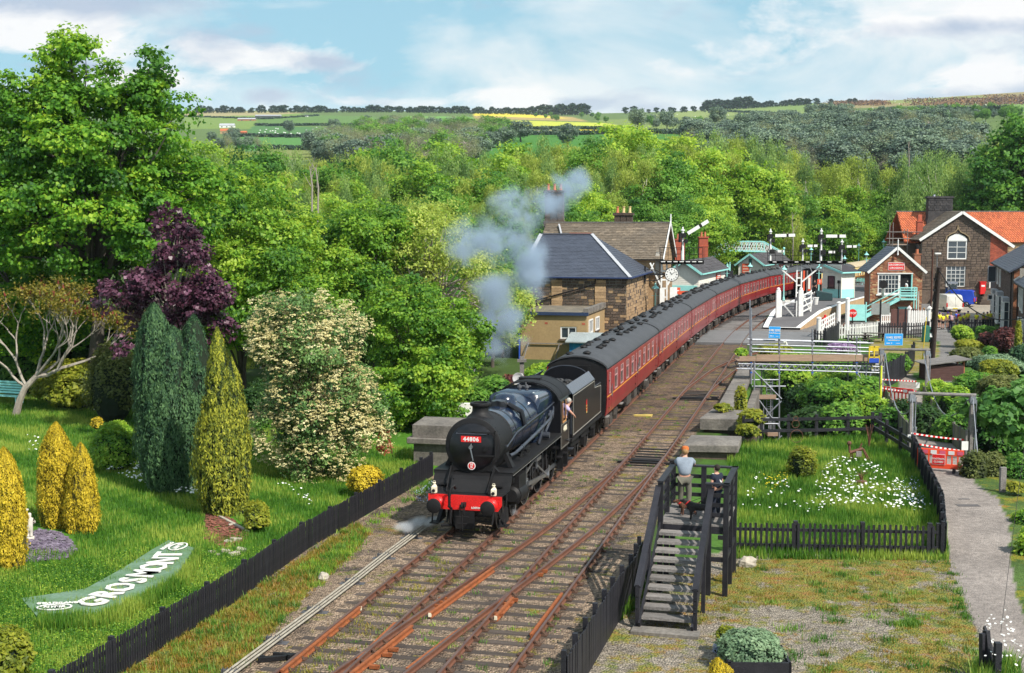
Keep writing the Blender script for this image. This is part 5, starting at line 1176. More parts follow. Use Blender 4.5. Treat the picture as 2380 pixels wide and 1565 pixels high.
# road house (stone gable, red pantile roof)
def road_house():
 p=at(2139,700,157);W_=9.5;D_=6
 t=thing('stone_house','dark stone gabled house with arched window and red pantile roof beyond the vans','house',(p.x,p.y,-.2),rad(-2));t.scale=(1.033,)*3
 z0,z1=7.2,10.55
 tp=lambda u:z0-.3*(u<0)+(z1-z0)*(1-abs(u-W_*.47)/(W_*.53))
 masonry(t,(0,0,0),(1,0,0),W_*.83,z1,.62,.29,[m_darkstone],limit=190,openings=[(2.95,5.2,5.2,8.1),(2.9,2.0,5.1,4.45)],top=tp,backing=M('dark_mortar',(.16,.13,.11),scale=3))
 masonry(t,(W_*.83,0,0),(1,0,0),W_*.17+.4,z1,.24,.08,[m_redbrick],limit=0,name='brick',depth=.03,joint=.012,openings=[(.15,1.5,1.2,4.0)],top=lambda u:tp(u+W_*.83))
 MB().box(.3,.36,0,W_,D_,z0-.3).build('inner_wall',m_darkstone,t)
 mb=MB().box(0,-.1,0,W_,.0,1.7);mb.box(0,-.16,1.7,W_*.98,0,1.85);mb.build('plinth',m_darkstone,t)
 sash(t,(2.95,0,5.2),(1,0,0),0,0,2.25,2.2,2,3,fw=.13,bar=.06,sill=True,curtain=True,recess=.1)
 mb=MB();pts=[(2.95,7.35),(5.2,7.35),(5.2,7.5),(4.95,7.85),(4.5,8.05),(4.2,8.2),(4.075,8.45),(3.95,8.2),(3.65,8.05),(3.2,7.85),(2.95,7.5)]
 mb.prism([(x,-.02,z)for x,z in pts],(0,.12,0));mb.build('window_head',m_white,t)
 mb=MB();ar=[(2.65,7.35),(2.8,7.85),(3.25,8.15),(3.75,8.38),(4.0,8.7),(4.075,9.15),(4.15,8.7),(4.4,8.38),(4.9,8.15),(5.35,7.85),(5.5,7.35)]
 for a,b in zip(ar[:-1],ar[1:]):mb.beam((a[0],-.06,a[1]),(b[0],-.06,b[1]),.12,.24,up=(0,1,0))
 mb.build('hood_mould',M('ochre_stone',(.26,.19,.11),(.2,.15,.09),scale=3),t)
 sash(t,(2.9,0,2.0),(1,0,0),0,0,2.2,2.45,4,5,fw=.09,bar=.05,sill=True,curtain=True,recess=.1)
 MB().box(W_*.83+.15,.02,1.5,W_*.83+1.2,.12,3.6).build('door',m_stain,t)
 mb=MB().box(W_*.83+.02,-.05,1.5,W_*.83+.15,.1,4.05);mb.box(W_*.83+.15,-.05,3.98,W_*.83+1.2,.1,4.05);mb.box(W_*.83+.15,-.05,3.55,W_*.83+1.2,.1,3.62);mb.build('door_frame',m_white,t)
 for k in range(5):MB().box(W_*.66-.15*0+.25*k,-2.0+.35*k,0,W_*1.04,-.1,.3*(k+1)).build('step',m_darkstone,t)
 mb=MB();zt=z0+(z1-z0)*1.0;cx=W_*.47;sl_=(z1-z0)/(W_*.53)
 for s,ex in((-1,-.4),(1,W_+1.0)):mb.beam((ex,-.45,z1+.1-sl_*abs(ex-cx)),(cx,-.45,z1+.1),.06,.32)
 mb.build('barge_board',m_white,t)
 le,re=-.4,W_+1.0
 slates(t,(le,D_,z1+.15-sl_*abs(le-cx)),(le,-.45,z1+.15-sl_*abs(le-cx)),(cx,-.45,z1+.25),(cx,D_,z1+.25),.3,.3,m_stoneslate,limit=40)
 slates(t,(re,-.45,z1+.15-sl_*abs(re-cx)),(re,D_,z1+.15-sl_*abs(re-cx)),(cx,D_,z1+.25),(cx,-.45,z1+.25),.3,.3,m_slate,limit=0)
 zb,zr=7.2,10.75
 slates(t,(-1.1,3.6,zb-.1),(16,3.6,zb-.1),(16,8.2,zr),(-.9,8.2,zr),.3,.34,m_pantile,name='pantile',limit=230,curved=True)
 slates(t,(16,13,zb),(-1.1,13,zb),(-.9,8.2,zr),(16,8.2,zr),.6,.6,m_pantile,name='pantile',limit=0)
 MB().box(-1.0,8.05,zr,16,8.35,zr+.12).build('ridge_tile',m_concrete,t)
 MB().box(-.9,4.0,0,16,12.6,zb-.1).build('rear_wall',m_darkstone,t)
 masonry(t,(W_+.3,3.95,0),(1,0,0),6,zb-.1,.7,.3,[m_buffstone],limit=30)
 chimney(t,3.75,1.3+5.2,9.2,12.55,3.0,1.0,1,0,m_terracotta,mat=m_blackstack);
 for k in range(5):
  for i in range(4):MB().box(2.35+.7*i+(.2 if k%2 else 0),5.96,10.9+.3*k,2.35+.7*i+.62,6.0,10.9+.3*k+.27).build('stone_block',m_blackstack,t)
 MB().lathe((3.1,6.5,12.6),[(.2,0),(.14,.1),(.14,.25)],n=10).build('chimney_pot',m_galv,t)
 mb=MB().box(.35,3.4,7.2,1.0,4.0,9.5);mb.box(.3,3.35,9.5,1.05,4.05,9.65);mb.box(.45,3.5,9.65,.9,3.9,10.4);mb.build('brick_chimney',m_redbrick,t)
 q=t.matrix_basis@Vector((7.0,-.3,0))
 mb=MB().box(-.3,-.3,1.3,.35,.2,2.7);mb.box(-.35,-.35,2.7,.4,.25,2.8);k=mb.build('post_box',m_redplate,label='red post box on the stone wall beside the blue van',cat='post box');k.location=(q.x,q.y,-.3)
 k2=MB();k2.box(-.2,-.32,2.2,.22,-.3,2.4);k2.build('notice_plate',m_white,k)
 q=t.matrix_basis@Vector((3.1,-1.4,0));kk=thing('phone_kiosk','glass and grey metal phone kiosk left of the white van','kiosk',(q.x,q.y,-.2))
 for x in(-.55,.5):
  for y in(-.5,.5):MB().box(x,y,0,x+.06,y+.06,2.6).build('post',m_galv,kk)
 MB().box(-.6,-.55,2.5,.6,.6,2.75).build('canopy',m_galv,kk);MB().box(-.5,-.48,.6,.5,-.46,2.4).build('pane',m_glass,kk);MB().box(-.5,.1,1.0,.2,.4,2.0).build('telephone_unit',M('kiosk_blue',(.02,.09,.3)),kk)
 s=thing('scaffold_tower','rusty scaffold tower against the left end of the red roofed house','scaffold',(p.x-1.6,p.y+3.5,-.2))
 for x in(-.9,.9):
  for y in(0,1.4):MB().cyl((x,y,0),(x,y,9.8 if x<0 else 9.0),.05,n=6).build('standard',m_gwood,s)
 for z in(5.4,7.0,7.8,8.6):
  mb=MB().cyl((-1.3,0,z),(3.0 if z>7.5 else 1.2,0,z),.05,n=6);mb.cyl((-1.3,1.4,z),(1.2,1.4,z),.05,n=6);mb.build('ledger',m_gwood,s)
 for z in(5.45,7.05):MB().box(-.9,0,z,1.0,1.4,z+.08).build('boards',m_plank,s)
 MB().beam((-1.5,-.2,6.4),(.6,-.2,4.2),.06).build('brace',m_gwood,s)
m_blackstack=M('soot_black_stone',(.03,.028,.03),(.055,.05,.05),(.1,.09,.085),scale=1.5,rough=.85,var=.3,fine=.25)
road_house()
# dark brick cottages on the right
def right_cottages():
 pn=at(2352,774.7,113);pf=at(2312,700,137);U=Vector((pn.x-pf.x,pn.y-pf.y,0));Lw=U.length;U.normalize()
 t=thing('brick_cottage','dark brick cottage with slate roof and open white casements at the right edge','house',(pf.x,pf.y,-.2),math.atan2(U.y,U.x))
 z0=5.7;ops=[(3.5,3.7,4.9,5.3),(7.2,3.6,8.7,5.3),(2.6,.7,6.0,2.7),(10.5,.3,13.5,2.9),(18.6,.2,21.2,2.8)]
 masonry(t,(0,0,0),(1,0,0),Lw,z0,.34,.115,[m_darkbrick],limit=0,name='brick',depth=.03,joint=.014,openings=ops,backing=M('pale_mortar',(.2,.17,.15),scale=3))
 MB().box(0,.36,0,Lw,6.5,z0).build('inner_wall',m_darkbrick,t)
 for o in ops[:2]:sash(t,(0,0,0),(1,0,0),o[0],o[1],o[2]-o[0],o[3]-o[1],2,2,fw=.13,bar=.08,sill=2,recess=-.02)
 for o in ops[2:]:
  w=o[2]-o[0];mb=MB().box(o[0],-.5,o[1]-.1,o[2],.1,o[1]+.0);mb.box(o[0]-.05,-.6,o[3],o[2]+.05,.1,o[3]+.35);mb.build('bay',m_lead,t)
  sash(t,(0,-.5,0),(1,0,0),o[0],o[1],w,o[3]-o[1],3,3,fw=.13,bar=.09,sill=2,recess=0);sash(t,(o[2],-.5,0),(0,1,0),0,o[1],.5,o[3]-o[1],1,3,fw=.08,recess=0,sill=False)
 for(x,z,w,h)in((2.9,3.7,.9,1.7),(4.0,1.9,.8,.6)):
  mb=MB().box(x,-.95,z,x+.05,-.1,z+.1);mb.box(x,-.95,z+h-.1,x+.05,-.1,z+h);mb.box(x,-.95,z,x+.05,-.87,z+h);mb.box(x,-.18,z,x+.05,-.1,z+h);c=mb.build('open_casement',m_lead if h>1 else m_white,t);MB().box(x+.01,-.88,z+.08,x+.03,-.16,z+h-.08).build('pane',m_glass,c)
 slates(t,(-.4,-.45,z0-.05),(Lw+.35,-.45,z0-.05),(Lw+.35,3.4,8.0),(-.4,3.4,8.0),.34,.26,m_slate,limit=80)
 slates(t,(Lw+.35,7.0,z0-.05),(-.4,7.0,z0-.05),(-.4,3.4,8.0),(Lw+.35,3.4,8.0),.6,.6,m_slate,limit=0)
 mb=MB().beam((-.4,-.5,z0-.1),(Lw+.35,-.5,z0-.1),.12,.12);mb.tube([(Lw-.2,-.2,z0-.15),(Lw-.2,-.15,0)],.06,6);mb.build('gutter',m_soot,t)
 masonry(t,(Lw,0,0),(0,1,0),6.5,8,.34,.115,[m_brick],limit=0,name='brick',depth=.03,joint=.014,top=gable_top(6.9,z0,7.8))
 a=at(2351,800,110.5);V_=(math.cos(t.rotation_euler.z),math.sin(t.rotation_euler.z))
 q=thing('brick_cottage','nearest dark brick cottage with three white first floor windows at the right edge','house',(a.x+.8,a.y+.8,-.2),t.rotation_euler.z)
 L2=17;z0=4.9;ops=[(.7,2.9,1.5,4.6),(2.2,2.7,3.2,4.6),(3.9,2.6,4.9,4.5),(.6,0,2.0,1.9),(3.6,-.2+.3,6.4,2.1),(8,2.5,9,4.3)]
 masonry(q,(0,0,0),(1,0,0),L2,z0,.34,.115,[m_darkbrick],limit=0,name='brick',depth=.03,joint=.014,openings=ops,backing=bpy.data.materials['pale_mortar'])
 masonry(q,(-.0,4,0),(0,-1,0),4,6,.34,.115,[m_darkbrick],limit=0,name='brick',depth=.03,joint=.014)
 MB().box(.3,.36,0,L2,5.5,z0).build('inner_wall',m_darkbrick,q)
 for o in ops:sash(q,(0,0,0),(1,0,0),o[0],o[1],o[2]-o[0],o[3]-o[1],2,2 if o[3]-o[1]<2 else 4,fw=.13,bar=.07,sill=2,recess=-.03)
 slates(q,(-.35,-.4,z0-.05),(L2,-.4,z0-.05),(L2,3.2,7.4),(-.35,3.2,7.4),.34,.26,m_slate,limit=60)
 mb=MB().beam((-.35,-.45,z0-.1),(L2,-.45,z0-.1),.12,.12);mb.tube([(.15,-.12,z0),(.15,-.12,0)],.06,6);mb.build('gutter',m_soot,q)
 MB().beam((-.38,-.4,z0),(-.38,3.2,7.5),.08,.25).build('barge_board',m_white,q)
right_cottages()
# island platform
def platform():
 z=.9
 Lf=[(1807,713),(1887,681),(1960,655),(2010,640)];Rt=[(1876,749.6),(1914.6,722),(1965,704),(2023,688),(2060,678)]
 L3=[G(x,y,q)for x,y,q in((1774,761,-.02),(1783,744,.22),(1792,728,.55),(1807,713,z),(1887,681,z),(1960,655,z),(2010,640,z))];R3=[G(x,y,q)for x,y,q in((1860,762.5,-.02),(1876,750,.3),(1895,736,.6),(1914.6,722,z),(1965,704,z),(2023,688,z),(2060,678,z))]
 def samp(P,n):
  out=[];d=[0]
  for a,b in zip(P[:-1],P[1:]):d.append(d[-1]+(b-a).length)
  for i in range(n):
   s=d[-1]*i/(n-1);k=0
   while k<len(P)-2 and s>d[k+1]:k+=1
   out.append(P[k].lerp(P[k+1],(s-d[k])/(d[k+1]-d[k])))
  return out
 n=26;A,B=samp(L3[3:],n),samp(R3[3:],n);A=L3[:3]+A;B=R3[:3]+B
 t=tag(bpy.data.objects.new('station_platform',None),'island platform with white edges and a ramp',kind='structure');C.objects.link(t)
 mb=MB();ms=M('platform_asphalt',(.13,.125,.13),(.1,.095,.1),scale=.5,rough=.9,world_co=True,fscale=20)
 for i in range(len(A)-1):mb.add([A[i],B[i],B[i+1],A[i+1]],[(0,1,2,3)])
 mb.build('platform_surface',ms,t)
 for P,s in((A,1),(B,-1)):
  for i in range(len(P)-1):
   a,b=P[i],P[i+1];d=(b-a);d.z=0;r=Vector((d.y,-d.x,0)).normalized()*s
   MB().prism([a-r*.03+Vector((0,0,.005)),a+r*.42+Vector((0,0,.005)),b-d*.004+r*.42+Vector((0,0,.005)),b-d*.004-r*.03+Vector((0,0,.005))],(0,0,.035)).build('edge_coping',m_white,t)
  mb=MB()
  for i in range(len(P)-1):
   a,b=P[i],P[i+1];mb.add([(a.x,a.y,-.5),(b.x,b.y,-.5),(b.x,b.y,b.z),(a.x,a.y,a.z)],[(0,1,2,3)if s<0 else(3,2,1,0)])
  mb.build('platform_face',m_buffstone,t)
 mb=MB();a,b=A[0],B[0];mb.prism([a+Vector((0,-.1,0)),b+Vector((0,-.1,0)),b+Vector((0,.3,0)),a+Vector((0,.3,0))],(0,0,.03));mb.build('edge_coping',m_white,t)
 mb=MB();P=[T(l,latA(l)-1.75,.9)for l in range(56,150,4)];Q=[T(l,latA(l)-9,.9)for l in range(56,150,4)]
 for i in range(len(P)-1):mb.add([Q[i],P[i],P[i+1],Q[i+1]],[(0,1,2,3)]);mb.add([(P[i].x,P[i].y,-1),(P[i+1].x,P[i+1].y,-1),P[i+1],P[i]],[(0,1,2,3)])
 mb.build('station_platform',ms,kind='structure',label='main platform on the far side of the train')
platform()
def bench(p,rz,lab,mat=m_teal,grp='turquoise station benches'):
 t=thing('bench',lab,'bench',p,rz,grp)
 for k in range(3):MB().box(-.8,-.2+.15*k,.44,.8,-.08+.15*k,.47).build('seat_slat',mat,t)
 for k in range(3):MB().box(-.8,.26+.03*k,.55+.14*k,.8,.28+.03*k,.65+.14*k).build('backrest_slat',mat,t)
 for x in(-.7,0,.7):mb=MB().tube([(x,-.28,0),(x,-.15,.25),(x,-.22,.45),(x,.2,.45),(x,.3,.9)],.03,6);mb.tube([(x,.32,0),(x,.15,.25),(x,.1,.45)],.03,6);mb.tube([(x,-.2,.45),(x,-.22,.66),(x,.22,.66)],.025,6);mb.build('leg',mat,t)
 return t
b0=bench(G(1970,655,.9),.9,'turquoise bench behind the dark figure on the island platform')
b1=bench(G(1935,668,.9),-1.2,'turquoise bench right against the platform hut front')
b2=bench(G(1998,662,.9),-1.0,'turquoise bench at the far right of the platform hut')
def hut():
 p=G(1928+1.5,682.5,.9);a,b=G(1912,680,.9),G(1955,682.5,.9);
 p=at(1911.5,688,152);W_=2.7;D_=2.3
 t=thing('platform_hut','small white weatherboarded hut with turquoise lower boards on the island platform','hut',(p.x,p.y,.9),-.93)
 MB().prism([(0.04,.04,0),(W_-.04,.04,0),(W_-.04,.04,2.95),(0.04,.04,3.9)],(0,D_-.1,0)).build('inner_wall',m_white,t)
 boardwall(t,(0,0,0),(1,0,0),W_,3.0,.17,m_cream2,m_teal,.95,openings=[(.8,1.1,1.8,2.5)]);boardwall(t,(0,0,3.0),(1,0,0),W_,.9,.17,m_cream2,top=lambda u:.9 if u<W_*.8 else.5)
 boardwall(t,(W_,0,0),(0,1,0),D_,2.95,.17,m_cream2,m_teal,.95)
 sash(t,(.8,0,1.15),(1,0,0),0,0,1.0,1.35,1,1,fw=.05,fm=m_soot,recess=-.03)
 MB().prism([(-.4,-.4,4.05),(W_+.5,-.4,2.98),(W_+.5,D_+.5,2.98),(-.4,D_+.5,4.05)],(0,0,.1)).build('roof',M('dark_roof_felt',(.035,.03,.035),(.05,.045,.05),scale=2),t)
 mb=MB().beam((-.4,-.43,4.0),(W_+.5,-.43,2.92),.06,.26);mb.beam((W_+.52,-.4,2.95),(W_+.52,D_+.5,2.95),.06,.15);mb.beam((-.42,-.4,4.02),(-.42,D_+.5,4.02),.06,.2);mb.build('barge_board',m_teal,t)
 mb=MB().beam((W_+.06,-.06,0),(W_+.06,-.06,2.95),.1);mb.beam((W_+.05,D_,0),(W_+.05,D_,2.95),.08);mb.build('corner_post',m_cream2,t)
 mb=MB().beam((W_-.25,-.12,0),(W_-.25,-.12,1.8),.07);mb.box(W_-.4,-.2,1.7,W_-.1,-.06,2.05);mb.build('down_pipe',m_soot,t)
m_cream2=M('cream_white_boards',(.75,.73,.66),(.66,.64,.57),scale=3,rough=.7,fine=.07)
hut()
def lamp(p,h,lab,post=True):
 t=thing('platform_lamp',lab,'lamp',p,0,'turquoise topped station lamps')
 mb=MB()
 if post:mb.tube([(0,0,0),(0,0,h-.5)],[.09,.05],10)
 else:mb.cyl((0,0,h-.9),(0,0,h-.5),.04)
 mb.lathe((0,0,0),[(.16,0),(.12,.3),(.07,.5)],n=10)if post else None
 mb.cyl((-.3,0,h-.75),(.3,0,h-.75),.02,n=6);mb.build('post',m_teal,t)
 MB().lathe((0,0,h-.5),[(.1,0),(.19,.35),(.19,.37)],n=6).build('lantern_glass',M('lantern_pane',(.5,.55,.52),rough=.1)if 'lantern_pane' not in bpy.data.materials else bpy.data.materials['lantern_pane'],t)
 MB().lathe((0,0,h-.14),[(.34,0),(.3,.06),(.1,.24),(.06,.28),(.09,.34),(.03,.46)],n=12).build('lamp_shade',m_teal,t)
for x,y,zg,Y,lab in((1822,645,.9,146,'turquoise lamp in front of the small white building'),(1903,652,.9,150,'turquoise lamp left of the platform hut'),(1962,640,.9,172,'turquoise lamp just above the platform hut roof'),(2013,632,.9,176,'turquoise lamp at the right end of the platform'),(1743,640,.9,158,'lamp beside the notice on the white weatherboarded building'),
(1885,590,3.3,196,'small lamp top beside the second signal arm above the coach roof'),(1996,580,3.3,200,'lamp top above the cream coach roof'),(2054,565,3.3,205,'lamp top right above the white coach roof'),(1523,695,.9,110,'green topped lamp under the station clock'),(1690,605,.9,150,'lamp on the white building by the two passengers')):
 p=at(x,y,Y);zt=p.z;p.z=zg if zt>3 else.9;h={1822:3.6,1903:3.6,1962:4.0,2013:4.4,1743:3.5,1885:4.6,1996:5.1,2054:5.6,1523:3.4,1690:3.6}[x];p.z=.9;lamp(p,h,lab)
def wooden_building(x,y,Y,W_,D_,h0,h1,lab,rz,red=None,doors=True,chim=None):
 p=at(x,y,Y);t=thing('station_building',lab,'station building',(p.x,p.y,.9),rz,'white weatherboarded station buildings')
 mb=MB().box(.05,.05,0,W_-.05,D_,h0);mb.prism([(.05,.05,h0),(W_-.05,.05,h0),(W_/2,.05,h1-.1)],(0,D_-.1,0));mb.build('inner_wall',m_white,t)
 boardwall(t,(0,0,0),(1,0,0),W_,h1,.2,m_cream2,top=gable_top(W_,h0,h1))
 boardwall(t,(W_,0,0),(0,1,0),D_,h0,.2,m_cream2)
 o=.45
 slates(t,(W_+o,-o,h0-.15),(W_+o,D_+o,h0-.15),(W_/2,D_+o,h1+.1),(W_/2,-o,h1+.1),.4,.35,m_slate2,limit=0);slates(t,(-o,D_+o,h0-.15),(-o,-o,h0-.15),(W_/2,-o,h1+.1),(W_/2,D_+o,h1+.1),.4,.35,m_slate2,limit=0)
 mb=MB()
 for s in(-1,1):mb.beam((W_/2+s*(W_/2+o),-o-.03,h0-.22),(W_/2,-o-.03,h1+.04),.06,.24)
 mb.beam((W_+o+.04,-o,h0-.2),(W_+o+.04,D_+o,h0-.2),.08,.14);mb.build('barge_board',m_teal,t)
 if doors:
  MB().box(.25,-.06,0,W_*.95 if doors==2 else W_*.45,.0,h0*.62).build('turquoise_door',m_teal,t)
  n=int(D_/1.6)
  for k in range(n):
   if k%3==2:MB().box(W_+.0,.6+1.55*k,0,W_+.07,.6+1.55*k+.9,2.3).build('turquoise_door',m_teal,t)
   else:sash(t,(W_+.05,0,0),(0,1,0),.5+1.55*k,1.0,.9,1.5,2,2,fw=.08,recess=-.02,sill=False,fm=m_white,gm=m_glass)
 if red:mb=MB().box(W_+.08,D_*.62,h0-1.1,W_+.12,D_*.62+2.6,h0-.45);k=mb.build('name_sign',m_osign,t);mb=MB().box(W_+.125,D_*.62+.1,h0-1.02,W_+.13,D_*.62+2.5,h0-.95);mb.box(W_+.125,D_*.62+.5,h0-.85,W_+.13,D_*.62+2.1,h0-.7);mb.box(W_+.125,D_*.62+.1,h0-.6,W_+.13,D_*.62+2.5,h0-.53);mb.build('sign_lettering',m_white,k)
 return t
m_slate2=M('dark_felt_slates',(.05,.045,.05),(.07,.065,.07),scale=1,rough=.8,var=.3,isl=True)
m_osign=M('orange_red_sign',(.72,.1,.04),scale=3,rough=.5)
t=wooden_building(1557,680,135,3.0,15,3.65,4.75,'white boarded station building with turquoise doors beside the fourth red coach',-SH-.1,red=True,doors=2)
for k,(dx,dy,z)in enumerate(((-1.5,.2,0),)):
 mb=MB().box(-1.9,0,0,-.05,5,3.6);w=mb.build('brick_wall',m_redbrick,t)
 mb=MB().box(-1.6,-.06,.9,-.4,-.0,2.4);q=mb.build('poster_board',m_soot,t);MB().box(-1.5,-.08,1.5,-.5,-.065,2.3).build('poster',m_cream2,q)
def brick_stack(x,y0,y1,Y,w,lab,par):
 a,b=at(x,y0,Y),at(x,y1,Y);c=thing('chimney_stack',lab,'chimney',(a.x,a.y,b.z));h=a.z-b.z
 mb=MB().box(-w/2,0,0,w/2,w,h-.5);mb.box(-w/2-.08,-.08,h-.6,w/2+.08,w+.08,h-.45);mb.box(-w/2-.05,-.05,h*.45,w/2+.05,w+.05,h*.45+.12);mb.build('stack',m_redbrick,c)
 for s in(-.2,.2):MB().lathe((s,w/2,h-.45),[(.13,0),(.11,.5),(.13,.55)],n=8).build('chimney_pot',m_terracotta,c)
brick_stack(1581,546,605,139,1.0,'left brick chimney stack beside the tall semaphore arm',None)
brick_stack(1636,541,600,147,1.0,'brick chimney stack left of the lattice footbridge',None)
t2=wooden_building(1716,655,170,3.1,16,3.3,4.5,'white boarded building with orange red boards above the fifth red coach',-.42,red=True,doors=1)
mb=MB().box(.5,-.12,.8,1.4,-.06,3.3);s=mb.build('name_sign',m_osign,t2);mb=MB()
for k in range(6):mb.box(.6,-.13,1.1+.36*k,1.3,-.125,1.1+.36*k+.16)
mb.build('sign_lettering',M('sign_cream_lettering',(.85,.5,.4)),s)
MB().box(1.35,-.08,3.35,1.75,-.03,3.95).build('vent_louvre',M('dark_green_louvre',(.05,.16,.14)),t2)
p=at(1692,655,160);MB().box(p.x-2.2,161,.9,p.x+.8,161.2,3.6).build('dark_screen_fence',m_stain,label='dark boarded screen with a white notice between the white buildings',cat='fence')
MB().box(p.x-1.0,160.9,2.0,p.x-.2,160.95,3.0).build('white_notice',m_white,label='white notice on the dark boarded screen',cat='sign')
def footbridge():
 a,b=at(1649,590,185),at(1842,588,185);t=thing('lattice_footbridge','pale turquoise lattice footbridge behind the white station buildings','footbridge',(0,185,0))
 x0,x1=a.x,b.x;P=lambda px,py,dy=0:(lambda q:Vector((q.x,dy,q.z)))(at(px,py,185))
 for dy in(0,2.2):
  bot=[P(1655,609,dy),P(1672,584,dy),P(1783,584,dy),P(1820,609,dy)]
  bot=[P(1648,606,dy),P(1689,583,dy),P(1776,585,dy),P(1822,606,dy)];top=[P(1648,590,dy),P(1689,561,dy),P(1776,562,dy),P(1822,588,dy)]
  bot0=[P(1675,585,dy),P(1783,585,dy)]
  mb=MB()
  for i in range(3):mb.beam(bot[i],bot[i+1],.1,.2);mb.beam(top[i],top[i+1],.14,.14)
  for i in range(4):mb.beam(bot[i],top[i],.12)
  for i in range(1,5):mb.beam(bot[1].lerp(bot[2],i/5),top[1].lerp(top[2],i/5),.09)
  mb.build('girder',m_teal,t)
  mb=MB()
  def lat(b0,b1,t0,t1,n):
   for i in range(-2,n):
    for s in(0,1):
     f0,f1=i/n,(i+2)/n
     if s:f0,f1=f1,f0
     c0,c1=min(max(f0,0),1),min(max(f1,0),1)
     k0=(c0-f0)/(f1-f0);k1=(c1-f0)/(f1-f0)
     q0=b0.lerp(b1,c0);q0t=t0.lerp(t1,c0);q1=b0.lerp(b1,c1);q1t=t0.lerp(t1,c1)
     mb.beam(q0.lerp(q0t,k0),q1.lerp(q1t,k1),.05,.05)
  lat(bot[1],bot[2],top[1],top[2],15);lat(bot[0],bot[1],top[0],top[1],6);lat(bot[2],bot[3],top[2],top[3],7)
  mb.build('lattice',m_white,t)
 MB().box(P(1689,583).x,0,P(0,584).z-.1,P(1776,584).x,2.2,P(0,584).z).build('deck',m_soot,t)
 mb=MB().beam(P(1689,584,1.1),P(1652,611,1.1),2.1,.12);mb.beam(P(1776,585,1.1),P(1826,610,1.1),2.1,.12);mb.build('stair_flight',m_soot,t)
 for x in(1662,1700,1776):mb=MB();q=P(x,590);mb.beam((q.x,1.1,.9),(q.x,1.1,q.z),.18);mb.beam((q.x-.7,1.1,q.z-.9),(q.x,1.1,q.z-2),.1);mb.build('column',m_teal,t)
 for x in(1648,1822):mb=MB();q=P(x,580);mb.cyl((q.x,0,.9),(q.x,0,q.z),.11);mb.sph((q.x,0,q.z+.15),.18);mb.build('newel_post',m_teal,t)
footbridge()
def semaphore(parent,x,z0,z1,arm_z,arm_len,side,ang=0.,small=False,n='signal_arm',y=0):
 mb=MB().tube([(x,y,z0),(x,y,z1)],[.13,.1]if not small else[.1,.08],10);mb.lathe((x,y,z1),[(.16,0),(.18,.05),(.05,.2),(.08,.26),(.02,.36)],n=10);mb.build('post',m_white,parent)
 ca,sa=math.cos(ang),math.sin(ang);h=.3 if not small else.24
 mb=MB();p0=Vector((x+side*.15,y-.16,arm_z));d=Vector((side*ca,0,sa));mb.mat(0).beam(p0+d*.3,p0+d*(arm_len*.62),.04,h);mb.mat(1).beam(p0+d*(arm_len*.62),p0+d*(arm_len*.72),.045,h);mb.mat(0).beam(p0+d*(arm_len*.72),p0+d*arm_len,.04,h);mb.build(n,[m_white,m_soot],parent)
 mb=MB().box(x-.2,y-.22,arm_z-.22,x+.26,y+.1,arm_z+.18);mb.cyl((x+side*.25,y-.25,arm_z-.5),(x+side*.25,y-.1,arm_z-.5),.2,n=10);mb.cyl((x-side*.1,y-.1,arm_z-.2),(x-side*.1,y-.1,arm_z-1.3),.03,n=5);mb.cyl((x-.28,y-.2,arm_z-.6),(x-.28,y-.2,arm_z+.1),.12,n=8);mb.build('spectacle',m_soot,parent)
def gantry(px0,px1,ydeck,Y,lab,posts,mast_px,rails=True,mast_y0=None):
 a,b=at(px0,ydeck,Y),at(px1,ydeck,Y);t=thing('signal_gantry',lab,'signal gantry',(0,Y,0));z=a.z
 mb=MB().box(a.x,-.5,z-.18,b.x,.5,z);mb.box(a.x,-.5,z-.3,b.x,-.42,z+.05);mb.build('deck',m_soot,t)
 for k in range(7):x=a.x+(b.x-a.x)*(k+.5)/7;MB().box(x-.25,-.8,z-.1,x+.1,-.5,z-.04).build('bracket_plate',m_white,t)
 mb=MB()
 n=10
 for k in range(n+1):x=a.x+(b.x-a.x)*k/n;mb.cyl((x,.45,z),(x,.45,z+1.1),.025,n=5)
 for zz in(.55,1.1):mb.cyl((a.x,.45,z+zz),(b.x,.45,z+zz),.025,n=5)
 for k in(0,n//2-2,n):x=a.x+(b.x-a.x)*k/n;mb.cyl((x,-.45,z),(x,-.45,z+1.1),.025,n=5)
 mb.build('hand_rail',m_soot,t)
 for(px,ytop,yarm,L_,ang,small,side)in posts:
  p,q=at(px,ytop,Y),at(px,yarm,Y);semaphore(t,p.x,z,p.z,q.z,L_,side,ang,small)
 m=at(mast_px,ydeck,Y);w=.55
 mb=MB()
 for s in(-w/2,w/2):mb.beam((m.x+s,0,-.2),(m.x+s*.8,0,z-.2),.13)
 zz=0.
 while zz<z-.6:mb.beam((m.x-w/2,0,zz+.3),(m.x+w/2,0,zz+.3),.08,.14);zz+=.75
 for s in(-1,1):mb.beam((m.x+s*.3,0,z-2.1),(m.x+s*(b.x-a.x)*.33,0,z-.2),.1,.14);mb.beam((m.x+s*1.3,0,z-1.1),(m.x+s*.9,0,z-.2),.08)
 mb.build('lattice_mast',m_white,t)
 MB().box(m.x-.38,-.15,-.2,m.x-.05,.15,2.1).build('mast_base',m_galvdark,t)
 return t
gantry(1786,1964,607,132,'large black signal gantry with four semaphore posts on a white lattice mast',[(1791,540,548,2.3,.02,False,1),(1866,563,572,1.3,.02,True,1),(1909,539,549,2.3,.0,False,1),(1957,564,573,1.3,.0,True,1)],1858)
gantry(1534,1634,606,112,'bracket signal with one raised arm beside the station clock',[(1587,537,547,2.35,.55,False,1),],1544)
gt=[o for o in C.objects if o.name=='signal_gantry'][0]
